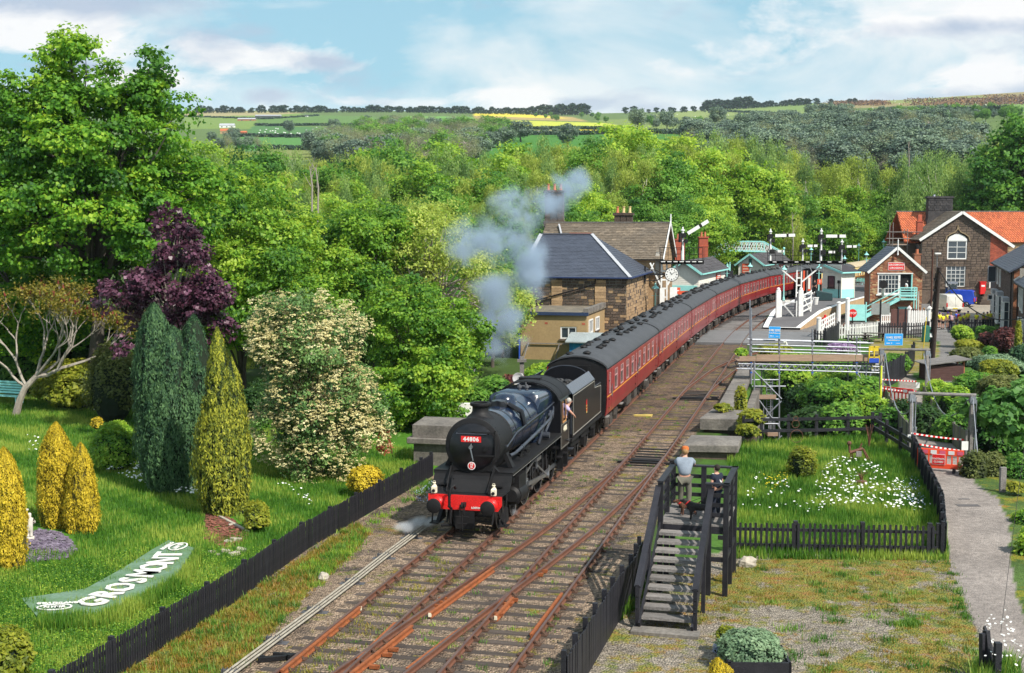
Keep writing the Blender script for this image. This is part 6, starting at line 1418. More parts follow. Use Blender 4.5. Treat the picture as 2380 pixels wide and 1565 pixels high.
for px,y in((1793,584),(1911,586)):
 q=at(px,y,132);MB().mat(0).box(q.x+.6,-.2,q.z-.12,q.x+1.25,-.16,q.z+.12).mat(1).box(q.x+1.0,-.22,q.z-.12,q.x+1.1,-.15,q.z+.12).box(q.x-.2,-.25,q.z-.25,q.x+.3,.1,q.z+.18).build('signal_arm',[m_white,m_soot],gt)
p=at(1561,638,109);t=thing('station_clock','round white faced station clock with roman numerals on a black bracket','clock',p,-.08)
MB().lathe((0,0,0),[(.56,-.14),(.6,-.1),(.6,.1),(.56,.14)],(0,1,0),36).build('case',m_soot,t,smooth=True)
MB().lathe((0,-.145,0),[(.54,0),(.54,.01)],(0,-1,0),36).build('face',m_white,t)
mb=MB()
for k in range(12):
 a=math.pi*k/6;r1,r2=.36,.48
 for j in range(-1,2)if k%3==0 else range(0,2):a2=a+j*.07;mb.beam((r1*math.sin(a2),-.16,r1*math.cos(a2)),(r2*math.sin(a2),-.16,r2*math.cos(a2)),.022,.008,up=(0,1,0))
mb.build('numerals',m_soot,t)
mb=MB().beam((0,-.17,0),(-.15,-.17,.22),.05,.01,up=(0,1,0));mb.beam((0,-.175,0),(.3,-.175,.26),.03,.01,up=(0,1,0));mb.build('hands',m_soot,t)
mb=MB().beam((-.6,0,0),(-2.2,0,.0),.12,.14);mb.tube([(-.6,0,-.1),(-1.2,0,-.5),(-2.1,0,-.55)],.05,6);mb.tube([(-.7,0,.1),(-1.3,0,.35),(-2.1,0,.4)],.05,6);mb.cyl((0,0,.58),(0,0,.95),.08,.02);mb.box(-2.3,-.1,-.8,-2.15,.1,.7);mb.build('bracket',m_soot,t)
p=at(1548,700,109.5);mb=MB().box(p.x-.55,-.1,.9,p.x-.15,.1,4.2);mb.box(p.x+.3,-.1,.9,p.x+.9,.1,4.3);k=mb.build('white_post_board',m_white,label='white boarded posts under the station clock',cat='post');k.location=(0,109.4,0)
for(x,y,Y,w,h,lab)in((1587,686,111,.8,.7,'orange red sign right of the station clock post'),(1573,676,111.5,.6,.55,'small orange red sign under the station clock')):
 p=at(x,y,Y);mb=MB().box(-w/2,0,-h/2,w/2,.05,h/2);k=mb.build('orange_sign',m_osign,label=lab,cat='sign');k.location=p
 mb=MB().box(-w*.35,-.01,-.05,w*.35,0,.05);mb.box(-.03,0,-p.z+.9,.03,.04,-h/2);mb.build('sign_lettering',m_white,k)
p=G(1888,694,.9)
t=thing('notice_board','tall orange red notice board left of the dark figure on the platform','notice board',p)
mb=MB().box(-1.1,0,.9,-.9,.1,3.2);mb.box(-.6,0,.9,-.2,.1,2.6);mb.build('red_panel',m_osign,t);MB().box(-.52,-.02,1.1,-.28,0,2.4).build('poster',m_cream2,t);mb=MB().box(-.7,0,0,-.55,.1,3.2);mb.box(-.15,0,-.0,-.05,.1,3.0);mb.build('post',m_gwood,t)
p=at(1911,655,148);mb=MB().box(-.25,0,-.3,.25,.05,.3);k=mb.build('platform_number',m_osign,label='orange red board with a white 3 left of the platform hut',cat='sign');k.location=p+Vector((-.3,0,0));k.rotation_euler=(0,0,0);textmesh('3',.5,m_white,.005,parent=k,loc=(0,-.01,0),rot=(rad(90),0,0))
MB().cyl((.32,0,-2),(.32,0,.4),.03).build('post',m_galv,k)
def tub(p,lab,rx=.9):
 t=thing('flower_tub',lab,'tub',p,0,'white planters on the platform');MB().lathe((0,0,0),[(.45,0),(.62,.75),(.68,.78),(.68,.86),(.58,.86),(.5,.7)],n=18).build('tub',m_white,t,smooth=True)
 MB().lathe((0,0,.74),[(.55,0),(.55,.02)],n=14).build('soil',m_soot,t)
tub(G(1876,713,.9),'larger white tub by the white gate on the platform');tub(G(1895,708,.9),'smaller white tub beside the dark salt bin')
bpy.data.objects[C.objects[-1].parent.name].scale=(.55,.55,.9)
p=G(1914,699,.9);mb=MB().prism([(-.95,-.4,0),(.95,-.4,0),(.9,-.4,.85),(-.7,-.4,1.15),(-.95,-.4,.85)],(0,.9,0));k=mb.build('salt_bin',M('dark_green_bin',(.02,.05,.055),rough=.5),label='dark green hump backed bin in front of the turquoise benches',cat='bin',bevel=.08);k.location=p
def gate():
 a,b=G(1808,748,-.05),G(1853,749,-.05);c=G(1884,738,.2);t=thing('crossing_gate','white wooden gates with round topped posts at the platform ramp','gate',a)
 d=b-a;e=c-b
 for q,h in((Vector(),3.0),(d+Vector((.3,0,0)),3.05)):
  mb=MB().box(q.x-.22,q.y-.22,q.z,q.x+.22,q.y+.22,q.z+h);mb.lathe(q+Vector((0,0,h)),[(.24,0),(.24,.08),(.16,.12),(.18,.25),(.08,.36)],n=12);mb.build('gate_post',m_white,t)
 def leaf(p0,p1,z0,z1,bars):
  mb=MB();u=Vector((0,0,1))
  for z in[z0]+bars+[z1]:mb.beam(p0+u*z,p1+u*z,.08,.12)
  for f in(0,1):q=p0.lerp(p1,f);mb.beam(q+u*z0,q+u*(z1+.15),.1,.16,up=(0,1,0))
  mb.beam(p0+u*z1,p1+u*z0,.07,.11);mb.build('gate_leaf',m_white,t)
  for k in range(1,9):
   q=p0.lerp(p1,k/9);m=MB();m.beam(q+u*z0+Vector((0,.05,0)),q+u*z1+Vector((0,.05,0)),.015,.015);m.build('wire',m_galvdark,t)
 leaf(Vector((.3,0,0)),d-Vector((.1,0,0)),.25,1.95,[])
 leaf(d+Vector((.5,.1,0)),d+e,.5,2.6,[1.0,1.5,2.05])
 MB().box(-.05+.7,-.06,1.95,1.15,-.0,2.12).build('gate_plate',m_cream2,t)
gate()
# people and dogs
def skinmesh(name,nodes,edges,m,sub=1,root=0):
 me=bpy.data.meshes.new(name);keys=list(nodes);ix={k:i for i,k in enumerate(keys)}
 me.from_pydata([nodes[k][0]for k in keys],[(ix[a],ix[b])for a,b in edges],[]);o=bpy.data.objects.new(name,me);C.objects.link(o)
 md=o.modifiers.new('skin','SKIN');md.use_smooth_shade=True;sk=me.skin_vertices[0].data
 for k in keys:r=nodes[k][1];sk[ix[k]].radius=(r,r)if not isinstance(r,tuple)else r
 sk[root].use_root=True
 s=o.modifiers.new('sub','SUBSURF');s.levels=sub;s.render_levels=sub
 dg=bpy.context.evaluated_depsgraph_get();out=bpy.data.meshes.new_from_object(o.evaluated_get(dg));bpy.data.objects.remove(o)
 out.materials.clear();out.materials.append(m);out.name=name;return out
BASE=dict(pelvis=((0,0,.95),(.135,.1)),spine=((0,0,1.13),(.135,.11)),chest=((0,.0,1.33),(.165,.12)),neck=((0,.01,1.49),.055),jaw=((0,.02,1.575),.07),head=((0,.01,1.66),(.085,.1)),crown=((0,0,1.73),.06),
ls=((-.18,0,1.41),.065),le=((-.25,-.02,1.14),.045),lw=((-.26,.06,.91),.032),lh=((-.26,.09,.83),.034),rs=((.18,0,1.41),.065),re=((.25,-.02,1.14),.045),rw=((.26,.06,.91),.032),rh=((.26,.09,.83),.034),
lp=((-.09,0,.86),.08),lk=((-.11,.02,.49),.064),la=((-.11,0,.09),.042),lt=((-.12,.14,.04),.04),rp=((.09,0,.86),.08),rk=((.11,.02,.49),.064),ra=((.11,0,.09),.042),rt=((.12,.14,.04),.04))
ARMS=[('chest','ls'),('ls','le'),('le','lw'),('lw','lh'),('chest','rs'),('rs','re'),('re','rw'),('rw','rh')]
LEGS=[('pelvis','lp'),('lp','lk'),('lk','la'),('la','lt'),('pelvis','rp'),('rp','rk'),('rk','ra'),('ra','rt')]
def person(label,loc,rz,h=1.75,pose=None,shirt=None,trousers=None,hair=None,hat=None,sub=1,group=None,shorts=False,fat=1.0,sleeves=.6,bag=None,cat='person'):
 N_=dict(BASE)
 if pose:
  for k,v in pose.items():N_[k]=(v,N_[k][1])
 t=thing('person',label,cat,loc,rz,group);t.scale=(h/1.78,)*3
 o=link('body',skinmesh('body',N_,[('pelvis','spine'),('spine','chest'),('chest','neck'),('neck','jaw'),('jaw','head'),('head','crown')]+ARMS+LEGS,m_skin,sub),t)
 def grow(keys,edges,g,mat,nm,cut=None):
  nn={}
  for k in keys:
   p,r=N_[k];r=tuple(x*fat+g for x in r)if isinstance(r,tuple)else r*(fat if k in('lp','rp')else 1)+g;nn[k]=(p,r)
  for(k,a,b,f)in(cut or[]):
   pa,pb=Vector(N_[a][0]),Vector(N_[b][0]);ra,rb=[x if not isinstance(x,tuple)else x[0]for x in(N_[a][1],N_[b][1])];nn[k]=(tuple(pa.lerp(pb,f)),ra+(rb-ra)*f+g)
  link(nm,skinmesh(nm,nn,edges,mat,sub),t)
 grow(['pelvis','spine','chest','ls','rs'],[('pelvis','spine'),('spine','chest'),('chest','ls'),('ls','lc'),('chest','rs'),('rs','rc')],.036,shirt,'shirt',[('lc','ls','le',sleeves),('rc','rs','re',sleeves)])
 if shorts:grow(['pelvis','lp','rp'],[('pelvis','lp'),('lp','lc'),('pelvis','rp'),('rp','rc')],.022,trousers,'shorts',[('lc','lp','lk',.75),('rc','rp','rk',.75)])
 else:grow(['pelvis','lp','lk','rp','rk'],[('pelvis','lp'),('lp','lk'),('lk','lc'),('pelvis','rp'),('rp','rk'),('rk','rc')],.022,trousers,'trousers',[('lc','lk','la',.92),('rc','rk','ra',.92)])
 c=Vector(N_['head'][0])
 if hair:MB().sph((c.x,c.y-.03,c.z+.015),(.098,.112,.115),12,8).build('hair',hair,t,smooth=True)
 if hat:mb=MB().lathe((c.x,c.y-.01,c.z+.045),[(.108,0),(.106,.06),(.08,.1),(.02,.115)],n=14);mb.prism([(c.x-.075,c.y+.08,c.z+.05),(c.x+.075,c.y+.08,c.z+.05),(c.x+.05,c.y+.19,c.z+.03),(c.x-.05,c.y+.19,c.z+.03)],(0,0,.015));mb.build('cap',hat,t,smooth=True)
 j=Vector(N_['head'][0]);MB().sph((j.x,j.y+.105,j.z-.02),(.012,.018,.024),6,5).build('nose',m_skin,o,smooth=True)
 for s in(-1,1):
  MB().sph((j.x+s*.034,j.y+.094,j.z+.008),.012,6,5).build('eye',m_soot,o);MB().sph((j.x+s*.09,j.y,j.z-.01),(.012,.022,.032),6,5).build('ear',m_skin,o,smooth=True)
 MB().sph((j.x,j.y+.088,j.z-.07),(.026,.012,.008),6,5).build('mouth',m_redbrick,o)
 for k in('l','r'):
  a=Vector(N_[k+'t'][0]);b=Vector(N_[k+'a'][0]);MB().tube([b+Vector((0,-.04,-.03)),a*.6+b*.4,a+Vector((0,.05,0))],[.048,.05,.04],8).build('shoe',m_soot,t,smooth=True)
 if sub>1 or h>1.6:
  for k in('l','r'):
   w,hd=Vector(N_[k+'w'][0]),Vector(N_[k+'h'][0]);d=(hd-w).normalized();x,y,_=basis(d);mb=MB()
   for i,(off,ln)in enumerate(((-.03,.06),(-.01,.075),(.01,.072),(.03,.058))):q=hd+x*off;mb.tube([q,q+d*ln*.6+y*.01,q+d*ln+y*.03],[.011,.01,.008],6)
   mb.tube([w+d*.02+x*.03,hd+x*.06,hd+x*.065+d*.03],[.013,.012,.009],6);mb.build('fingers',m_skin,o,smooth=True)
 if bag:c2=Vector(N_['chest'][0]);MB().box(c2.x-.15,c2.y-.33,c2.z-.3,c2.x+.15,c2.y-.13,c2.z+.12).build('rucksack',bag,t,bevel=.04)
 return t
def cloth(n,c):return M('cloth_'+n,c,tuple(x*.82 for x in c),scale=6,rough=.9,fine=.1)
cl_grey,cl_khaki,cl_navy,cl_hiviz,cl_purple,cl_orange,cl_black,cl_blue,cl_white,cl_red,cl_jean,cl_lav=[cloth(*a)for a in(('grey_marl',(.23,.27,.33)),('olive_grey',(.13,.125,.1)),('navy',(.012,.017,.035)),('yellow',(.75,.7,.03)),('purple',(.07,.03,.25)),('rust_orange',(.5,.13,.03)),('black',(.015,.015,.018)),('bright_blue',(.03,.1,.6)),('white',(.72,.72,.74)),('red',(.5,.03,.04)),('denim',(.05,.1,.22)),('lavender',(.45,.38,.62)))]
m_darkhair=M('dark_hair',(.02,.014,.01));m_fairhair=M('fair_hair',(.3,.17,.07));m_greyhair=M('grey_hair',(.4,.38,.35))
# viewing stairs
def stairs():
 FL=G(1535,1213,1.75);BL=G(1546,1168,1.75);rz=-.26
 t=thing('viewing_stairs','black stained timber stairs with grey treads leading up to a railed platform','stairs',(FL.x,FL.y,0),rz)
 W_,D_,Z=1.78,2.5,1.75;sw=1.32
 for k in range(17):y=D_*k/17;MB().box(-.02,y+.005,Z-.05,W_+.02,y+D_/17-.008,Z).build('platform_board',m_gwood,t)
 mb=MB()
 for x in(0,W_-.1):mb.box(x,0,Z-.25,x+.1,D_,Z-.055)
 mb.box(0,0,Z-.25,W_,.08,Z-.055);mb.box(0,D_-.08,Z-.25,W_,D_,Z-.055);mb.build('joist',m_stain,t)
 posts=[(0,0,1.12),(0,D_/2,1.1),(0,D_,1.1),(W_/2,D_,1.1),(W_,D_,1.1),(W_,D_/2,1.1),(W_,0,1.12),(sw,0,1.12)]
 for x,y,h in posts:MB().box(x-.07,y-.07,-.35,x+.07,y+.07,Z+h).build('post',m_stain,t)
 for z in(.28,.55,.82):
  for a,b in(((0,0),(0,D_)),((0,D_),(W_,D_)),((W_,D_),(W_,0)),((sw,0),(W_,0))):MB().beam((a[0],a[1],Z+z),(b[0],b[1],Z+z),.04,.11).build('rail',m_stain,t)
 for a,b in(((0,-.1),(0,D_+.1)),((-.1,D_),(W_+.1,D_)),((W_,D_+.1),(W_,-.1)),((sw-.1,0),(W_+.1,0))):MB().beam((a[0],a[1],Z+1.13),(b[0],b[1],Z+1.13),.17,.05).build('top_rail',m_stain,t)
 for z in(.9,):
  for a,b in(((sw,0),(W_,0)),((W_,0),(W_,D_)),((W_,D_),(sw,D_))):MB().beam((a[0],a[1],Z-.95),(b[0],b[1],Z-.95),.08,.12).build('lower_brace',m_stain,t)
 n=10;run=3.35
 for k in range(n):
  f=(k+1)/(n+.6);y=-run*f;z=Z-.06-(Z+.02)*f*.98
  MB().box(.03,y-.14,z-.03,sw-.03,y+.22,z+.045).build('tread',m_gwood,t)
  MB().box(.03,y-.15,z-.035,sw-.03,y-.141,z+.045).build('nosing',m_gwood,t)
 a,b=Vector((0,.05,Z-.08)),Vector((0,-run-.15,-.12))
 for x in(0,sw):o=Vector((x,0,0));MB().beam(a+o,b+o,.06,.26).build('stringer',m_stain,t)
 for x,s in((0,-1),(sw,1)):
  o=Vector((x+s*.06,0,0))
  for h,w,hh in((1.0,.16,.05),(.72,.04,.1),(.42,.04,.1)):MB().beam(a+o+Vector((0,-.05,h+.08)),b+o+Vector((0,.05,h)),w,hh).build('hand_rail' if h==1.0 else 'rail',m_stain,t)
  for f in(.48,.97):q=a.lerp(b,f)+o;MB().box(q.x-.05,q.y-.06,-.3,q.x+.05,q.y+.06,q.z+1.0).build('post',m_stain,t)
 MB().box(-.15,-run-.55,-.25,sw+.2,-run-.05,-.12).build('footing_slab',m_concrete,t)
 return t
ST=stairs()
def loc_on_stairs(x,y,z=1.75):return ST.matrix_basis@Vector((x,y,z))
bpy.context.view_layer.update()
rz0=ST.rotation_euler.z
man=person('man in grey t-shirt and orange cap leaning on the platform rail with his back turned',loc_on_stairs(.42,1.8),rz0+.1,1.8,
pose=dict(pelvis=(0,-.05,.92),spine=(0,.02,1.1),chest=(0,.13,1.29),neck=(0,.2,1.44),jaw=(0,.24,1.51),head=(0,.25,1.6),crown=(0,.24,1.67),ls=(-.19,.13,1.36),le=(-.27,.42,1.2),lw=(-.12,.42,1.42),lh=(-.08,.4,1.5),rs=(.19,.13,1.36),re=(.27,.4,1.2),rw=(.13,.46,1.22),rh=(.06,.48,1.22),lp=(-.1,-.04,.85),lk=(-.1,.03,.47),rk=(.13,-.02,.47),ra=(.12,-.1,.09),rt=(.13,.04,.04)),
shirt=cl_grey,trousers=cl_khaki,hat=cl_orange,hair=m_fairhair,sub=2,fat=1.12)
gl=person('dark haired child in navy with a white strap behind the platform railing',loc_on_stairs(1.42,.9),rz0+.9,1.5,shirt=cl_navy,trousers=cl_navy,hair=m_darkhair,sub=2)
mb=MB().beam((-.16,-.02,1.44),(.1,-.14,1.2),.03,.05);mb.beam((-.12,.06,1.46),(-.16,-.02,1.46),.05,.05);mb.build('shoulder_strap',cl_white,gl)
def dog(label,loc,rz,s,m,curly=False):
 n=dict(rump=((-.3,0,.42),.1),belly=((-.05,0,.42),.12),chest=((.2,0,.42),.13),neck=((.32,0,.52),.09),head=((.42,0,.6),.085),muzzle=((.52,0,.57),.045),nose=((.58,0,.56),.03),tail1=((-.42,0,.47),.03),tail2=((-.55,0,.58),.02),
fl=((.2,.08,.3),.05),fl2=((.19,.08,.15),.032),fl3=((.21,.08,.03),.034),fr=((.2,-.08,.3),.05),fr2=((.22,-.08,.15),.032),fr3=((.25,-.08,.03),.034),
bl=((-.28,.08,.32),.07),bl2=((-.22,.08,.2),.04),bl3=((-.33,.08,.13),.03),bl4=((-.3,.08,.03),.033),br=((-.28,-.08,.32),.07),br2=((-.2,-.08,.2),.04),br3=((-.3,-.08,.13),.03),br4=((-.27,-.08,.03),.033))
 e=[('belly','rump'),('belly','chest'),('chest','neck'),('neck','head'),('head','muzzle'),('muzzle','nose'),('rump','tail1'),('tail1','tail2'),('chest','fl'),('fl','fl2'),('fl2','fl3'),('chest','fr'),('fr','fr2'),('fr2','fr3'),('rump','bl'),('bl','bl2'),('bl2','bl3'),('bl3','bl4'),('rump','br'),('br','br2'),('br2','br3'),('br3','br4')]
 t=thing('dog',label,'dog',loc,rz);t.scale=(s,s,s);b=link('body',skinmesh('body',n,e,m,2,root=1),t)
 for y in(-.075,.075):MB().sph((.4,y,.57),(.045,.02,.075),8,6).build('ear',m,t,smooth=True)
 mb=MB();ring=[];
 mb.lathe((.31,0,.51),[(.1,0),(.105,.015),(.1,.035)],(.7,0,.7),14);mb.build('collar',m_redplate,t)
 for y in(-.035,.035):MB().sph((.49,y,.62),.012,6,4).build('eye',m_steel,b)
 MB().sph((.605,0,.57),.018,6,5).build('nose_tip',m_soot,b)
 return t
m_blackfur=M('curly_black_fur',(.012,.011,.011),(.03,.026,.025),scale=20,rough=.8,bump=1,bscale=40);m_brownfur=M('curly_brown_fur',(.075,.03,.018),(.13,.055,.03),scale=20,rough=.85,bump=1,bscale=40)
dog('black curly dog on a lead standing at the top of the stairs',loc_on_stairs(.98,.38),rz0+math.pi-.12,.92,m_blackfur)
dog('brown curly dog with red collar lying by the man',loc_on_stairs(.62,.95),rz0+math.pi+.35,.72,m_brownfur)
a,b=loc_on_stairs(.75,.45,2.25),loc_on_stairs(1.5,.85,2.75);MB().tube([a,a.lerp(b,.5)-Vector((0,0,.12)),b],.008,5).build('dog_lead',m_soot,label='thin black lead running from the black dog to the child',cat='dog lead')
p=L_.matrix_basis@Vector((1.18,10.25,1.4))
person('driver in a lavender shirt leaning out of the cab side',p,-TH-1.2,1.75,pose=dict(chest=(0,.1,1.3),neck=(0,.16,1.45),head=(0,.2,1.6),jaw=(0,.2,1.52),crown=(0,.2,1.68),re=(.2,.3,1.1),rw=(.1,.4,1.0),rh=(.05,.42,.95)),shirt=cl_lav,trousers=cl_navy,hair=m_greyhair)
kids=[(2183,763,1.5,.4,'yellow vested child half hidden by the dark telegraph pole',cl_hiviz,cl_black,cl_purple,1),(2191,765,1.45,.2,'yellow vested child in purple cap right of the telegraph pole',cl_hiviz,cl_black,cl_purple,1),(2202,763,1.5,-2.8,'child in yellow vest behind the pink rucksack',cl_hiviz,cl_khaki,cl_purple,1),
(2209,767,1.62,.1,'child with pale pink rucksack and dark leggings',cl_purple,cl_navy,None,0),(2222,763,1.62,.9,'adult in a bright blue top with red bag and shorts',cl_blue,cl_khaki,cl_purple,1),(2231,765,1.38,.3,'small child in yellow vest and khaki shorts',cl_hiviz,cl_khaki,cl_purple,1),
(2241,762,1.4,2.6,'yellow vested child beside the fence end post',cl_hiviz,cl_khaki,cl_purple,0),(2249,760,1.5,2.5,'taller yellow vested child behind the fence end',cl_hiviz,cl_black,cl_purple,0),(2269,762,1.45,-.6,'yellow vested child with long hair behind the black pickets',cl_hiviz,cl_black,cl_purple,0),
(2285,761,1.45,.5,'child in pale blue sun hat and yellow vest',cl_hiviz,cl_black,cl_white,0),(2294,760,1.42,.6,'yellow vested child right of the pale blue hat',cl_hiviz,cl_khaki,cl_purple,0),(2301,759,1.5,.2,'yellow vested child in purple cap, second from the right',cl_hiviz,cl_khaki,cl_purple,0),(2328,762,1.5,.3,'yellow vested child standing alone at the right end',cl_hiviz,cl_black,cl_purple,0)]
for x,y,h,rz,lab,sh,tr,hat,shorts in kids:
 p=G(x,y,-.18);person(lab,p,rz,h,shirt=sh,trousers=tr,hat=hat,hair=m_fairhair,shorts=bool(shorts),group='children and helpers on the pavement',bag=cloth('pink',(.6,.4,.45))if 'rucksack and' in lab else(cl_red if 'red bag' in lab else None),pose=dict(le=(-.26,.12,1.15),lw=(-.12,.3,1.1),lh=(-.05,.33,1.12))if R.random()<.5 else None)
person('adult in navy t-shirt and jeans with a rucksack by the picket gate',G(2146,757,-.18),1.2,1.72,shirt=cl_navy,trousers=cl_jean,hair=m_fairhair,bag=cl_black)
p=at(2104,690,130.6);person('signalman in white shirt in the signal box doorway',Vector((p.x,130.1,2.15)),.5,1.75,shirt=cl_white,trousers=cl_black,hair=m_greyhair)
person('dark coated figure standing on the island platform beside the hut',G(1893,684,.9),2.6,1.8,shirt=cl_black,trousers=cl_black,hair=m_darkhair,sleeves=.98)
for x,y,Y,sh,tr,lab in((1541,690,110,cl_red,cl_jean,'person in red jacket under the station clock'),(1552,692,111,cl_white,cl_khaki,'person in white top left of the fourth coach roof'),(1572,690,113,cl_white,cl_black,'person in white shirt taking a photo on the main platform'),(1563,697,111.5,cl_red,cl_jean,'person in pink red top behind the coach roof'),
(1612,695,131,cl_black,cl_jean,'person in black top before the turquoise doors'),(1617,697,131,cl_blue,cl_jean,'person with a blue bag before the turquoise doors'),(1712,668,158,cl_navy,cl_jean,'person with a striped top near the dark screen')):
 p=at(x,y,Y);person(lab,Vector((p.x,Y,.9)),R.uniform(-2,2),1.75,shirt=sh,trousers=tr,hair=m_greyhair if sh is cl_white else m_darkhair,group='passengers on the main platform')
# fences
def resample(P,step):
 out=[];d=0.;
 for a,b in zip(P[:-1],P[1:]):
  L=(b-a).length
  while d<=L:out.append((a.lerp(b,d/L),(b-a).normalized()));d+=step
  d-=L
 return out
picket_cache={}
def picket(m,w,h,th=.02,pointed=True):
 k=(m.name,w,h)
 if k not in picket_cache:
  mb=MB()
  if pointed:mb.prism([(-w/2,-th/2,0),(w/2,-th/2,0),(w/2,-th/2,h-w*.35),(w*.22,-th/2,h),(-w*.22,-th/2,h),(-w/2,-th/2,h-w*.35)],(0,th,0))
  else:mb.box(-w/2,-th/2,0,w/2,th/2,h)
  picket_cache[k]=mb.mesh('picket',m)
 return picket_cache[k]
def fence(label,pts,h,step,w,m,post_step=2.3,rails=(.25,.75),post_h=None,side=1,z0=-.2,group=None,ground=True,pointed=True,postw=.11):
 P=[G(x,y,z0)for x,y in pts];base=P[0].copy();t=thing('picket_fence' if step>w*1.25 else 'boarded_fence',label,'fence',base,0,group)
 S=resample(P,step)
 for p,d in S:
  r=Vector((d.y,-d.x,0))*side;z=max(gz(p.x,p.y),z0)-.03 if ground else z0
  o=link('picket' if step>w*1.25 else 'fence_board',picket(m,w,h,pointed=pointed),t);o.location=Vector((p.x,p.y,z))+r*.045-base;o.rotation_euler=(R.uniform(-.012,.012),R.uniform(-.02,.02),math.atan2(d.y,d.x));o.scale=(1,1,R.uniform(.975,1.02))
 for p,d in resample(P,post_step)+[(P[-1],(P[-1]-P[-2]).normalized())]:
  r=Vector((d.y,-d.x,0))*side;q=p-base-r*.05;MB().cbox((q.x,q.y,q.z+(post_h or h*1.03)/2),(postw,postw,(post_h or h*1.03)),math.atan2(d.y,d.x)).build('fence_post',m,t)
 for f in rails:
  for a,b in zip(P[:-1],P[1:]):
   d=(b-a).normalized();r=Vector((d.y,-d.x,0))*side;MB().beam(a-base+Vector((0,0,h*f)),b-base+Vector((0,0,h*f)),.05,.09).build('rail',m,t)
 return t
fence('long black picket fence between the lawn and the railway on the left',[(128,1662),(301,1554),(535,1407),(710,1281),(952,1137),(1005,1106)],.93,.1035,.066,m_stain,post_step=2.25)
fence('black close boarded fence running down past the wooden stairs',[(1316,1650),(1365,1564),(1432,1450),(1470,1397),(1489,1350)],1.18,.105,.099,m_stain,post_step=1.15,side=1,pointed=False,post_h=1.28)
fence('black picket fence below the daisy lawn',[(1694,1283),(1850,1286),(2010,1289),(2180,1292)],.97,.162,.075,m_stain,post_step=2.02,postw=.13)
fence('black boarded fence curving along the footpath edge',[(2194,1293),(2188,1215),(2160,1150),(2136,1098),(2122,1068)],1.05,.13,.12,m_stain,post_step=1.3,pointed=False,rails=(.2,.85))
def railfence(label,pts,hs,m=m_stain,w=.045,hh=.14,post=1.15,ps=None):
 P=[G(x,y,-.2)for x,y in pts];b=P[0].copy();t=thing('rail_fence',label,'fence',b)
 for p in P:q=p-b;MB().cbox((q.x,q.y,q.z+post/2-.2),(.13,.13,post+.4)).build('fence_post',m,t)
 for h in hs:
  for a,c in zip(P[:-1],P[1:]):MB().beam(a-b+Vector((0,-.08,h)),c-b+Vector((0,-.08,h)),w,hh).build('rail',m,t)
 return t
railfence('two railed black fence along the edge of the overgrown ravine',[(1728,1024),(1769,1022),(1832,1021),(1897,1020),(1970,1018),(2045,1016)],(.42,.95))
railfence('sloping black rails from the ravine fence down to the footbridge',[(2027,1014),(2060,1034),(2092,1054),(2122,1075)],(.45,.85),hh=.16,w=.08)
fence('long white picket fence in front of the signal box',[(1950,787),(1985,787),(2015,784),(2042,781)],1.25,.235,.11,m_white,post_step=2.4)
fence('white picket fence directly below the signal box',[(2048,754),(2095,753),(2120,752)],1.15,.22,.1,m_white,post_step=2.4)
fence('black picket fence beside the picnic benches',[(2044,787),(2080,786),(2120,786),(2158,784)],1.35,.24,.11,m_stain,post_step=2.3,postw=.16)
fence('black picket fence in front of the children',[(2238,776),(2270,777),(2308,777)],1.35,.235,.11,m_stain,post_step=2.6,postw=.16)
fence('short black picket fence left of the boarded corner',[(1893,803),(1918,804)],1.25,.24,.11,m_stain,post_step=1.6)
fence('black boarded fence turning towards the white pickets',[(1918,803),(1945,793),(1950,786)],1.4,.16,.155,m_stain,post_step=2.5,pointed=False)
fence('black boarded fence behind the far end of the footbridge',[(2052,902),(2075,893),(2100,878),(2118,857),(2124,845)],1.5,.16,.155,m_stain,post_step=2.5,pointed=False,ground=False)
fence('small black picket fence under the scaffold deck',[(1985,872),(2040,870)],1.0,.24,.1,m_stain,post_step=2.3)
def whitegate():
 a,b=G(1905,789,-.2),G(1939,767,-.2);t=thing('white_gate','open white field gate beside the bay line','gate',a);d=b-a
 for z in(.3,.7,1.1,1.5):MB().beam((0,0,z),d+Vector((0,0,z)),.05,.11).build('gate_bar',m_white,t)
 mb=MB()
 for k in range(8):q=d*(k/7);mb.beam(q+Vector((0,0,.2)),q+Vector((0,0,1.6)),.1,.1)
 mb.beam((0,0,.3),d*.5+Vector((0,0,1.5)),.06,.09);mb.build('gate_stile',m_white,t)
 for q,h in((Vector((-.1,0,0)),1.8),(d+Vector((.4,.1,0)),2.5),(d+Vector((1.1,-.3,0)),2.9)):mb=MB().cyl(q,q+Vector((0,0,h)),.2,n=12);mb.cyl(q+Vector((0,0,h)),q+Vector((0,0,h+.12)),.24,.12,n=12);mb.build('gate_post',m_white,t)
whitegate()
a,b=G(2126,778,-.2),G(2150,776,-.2)
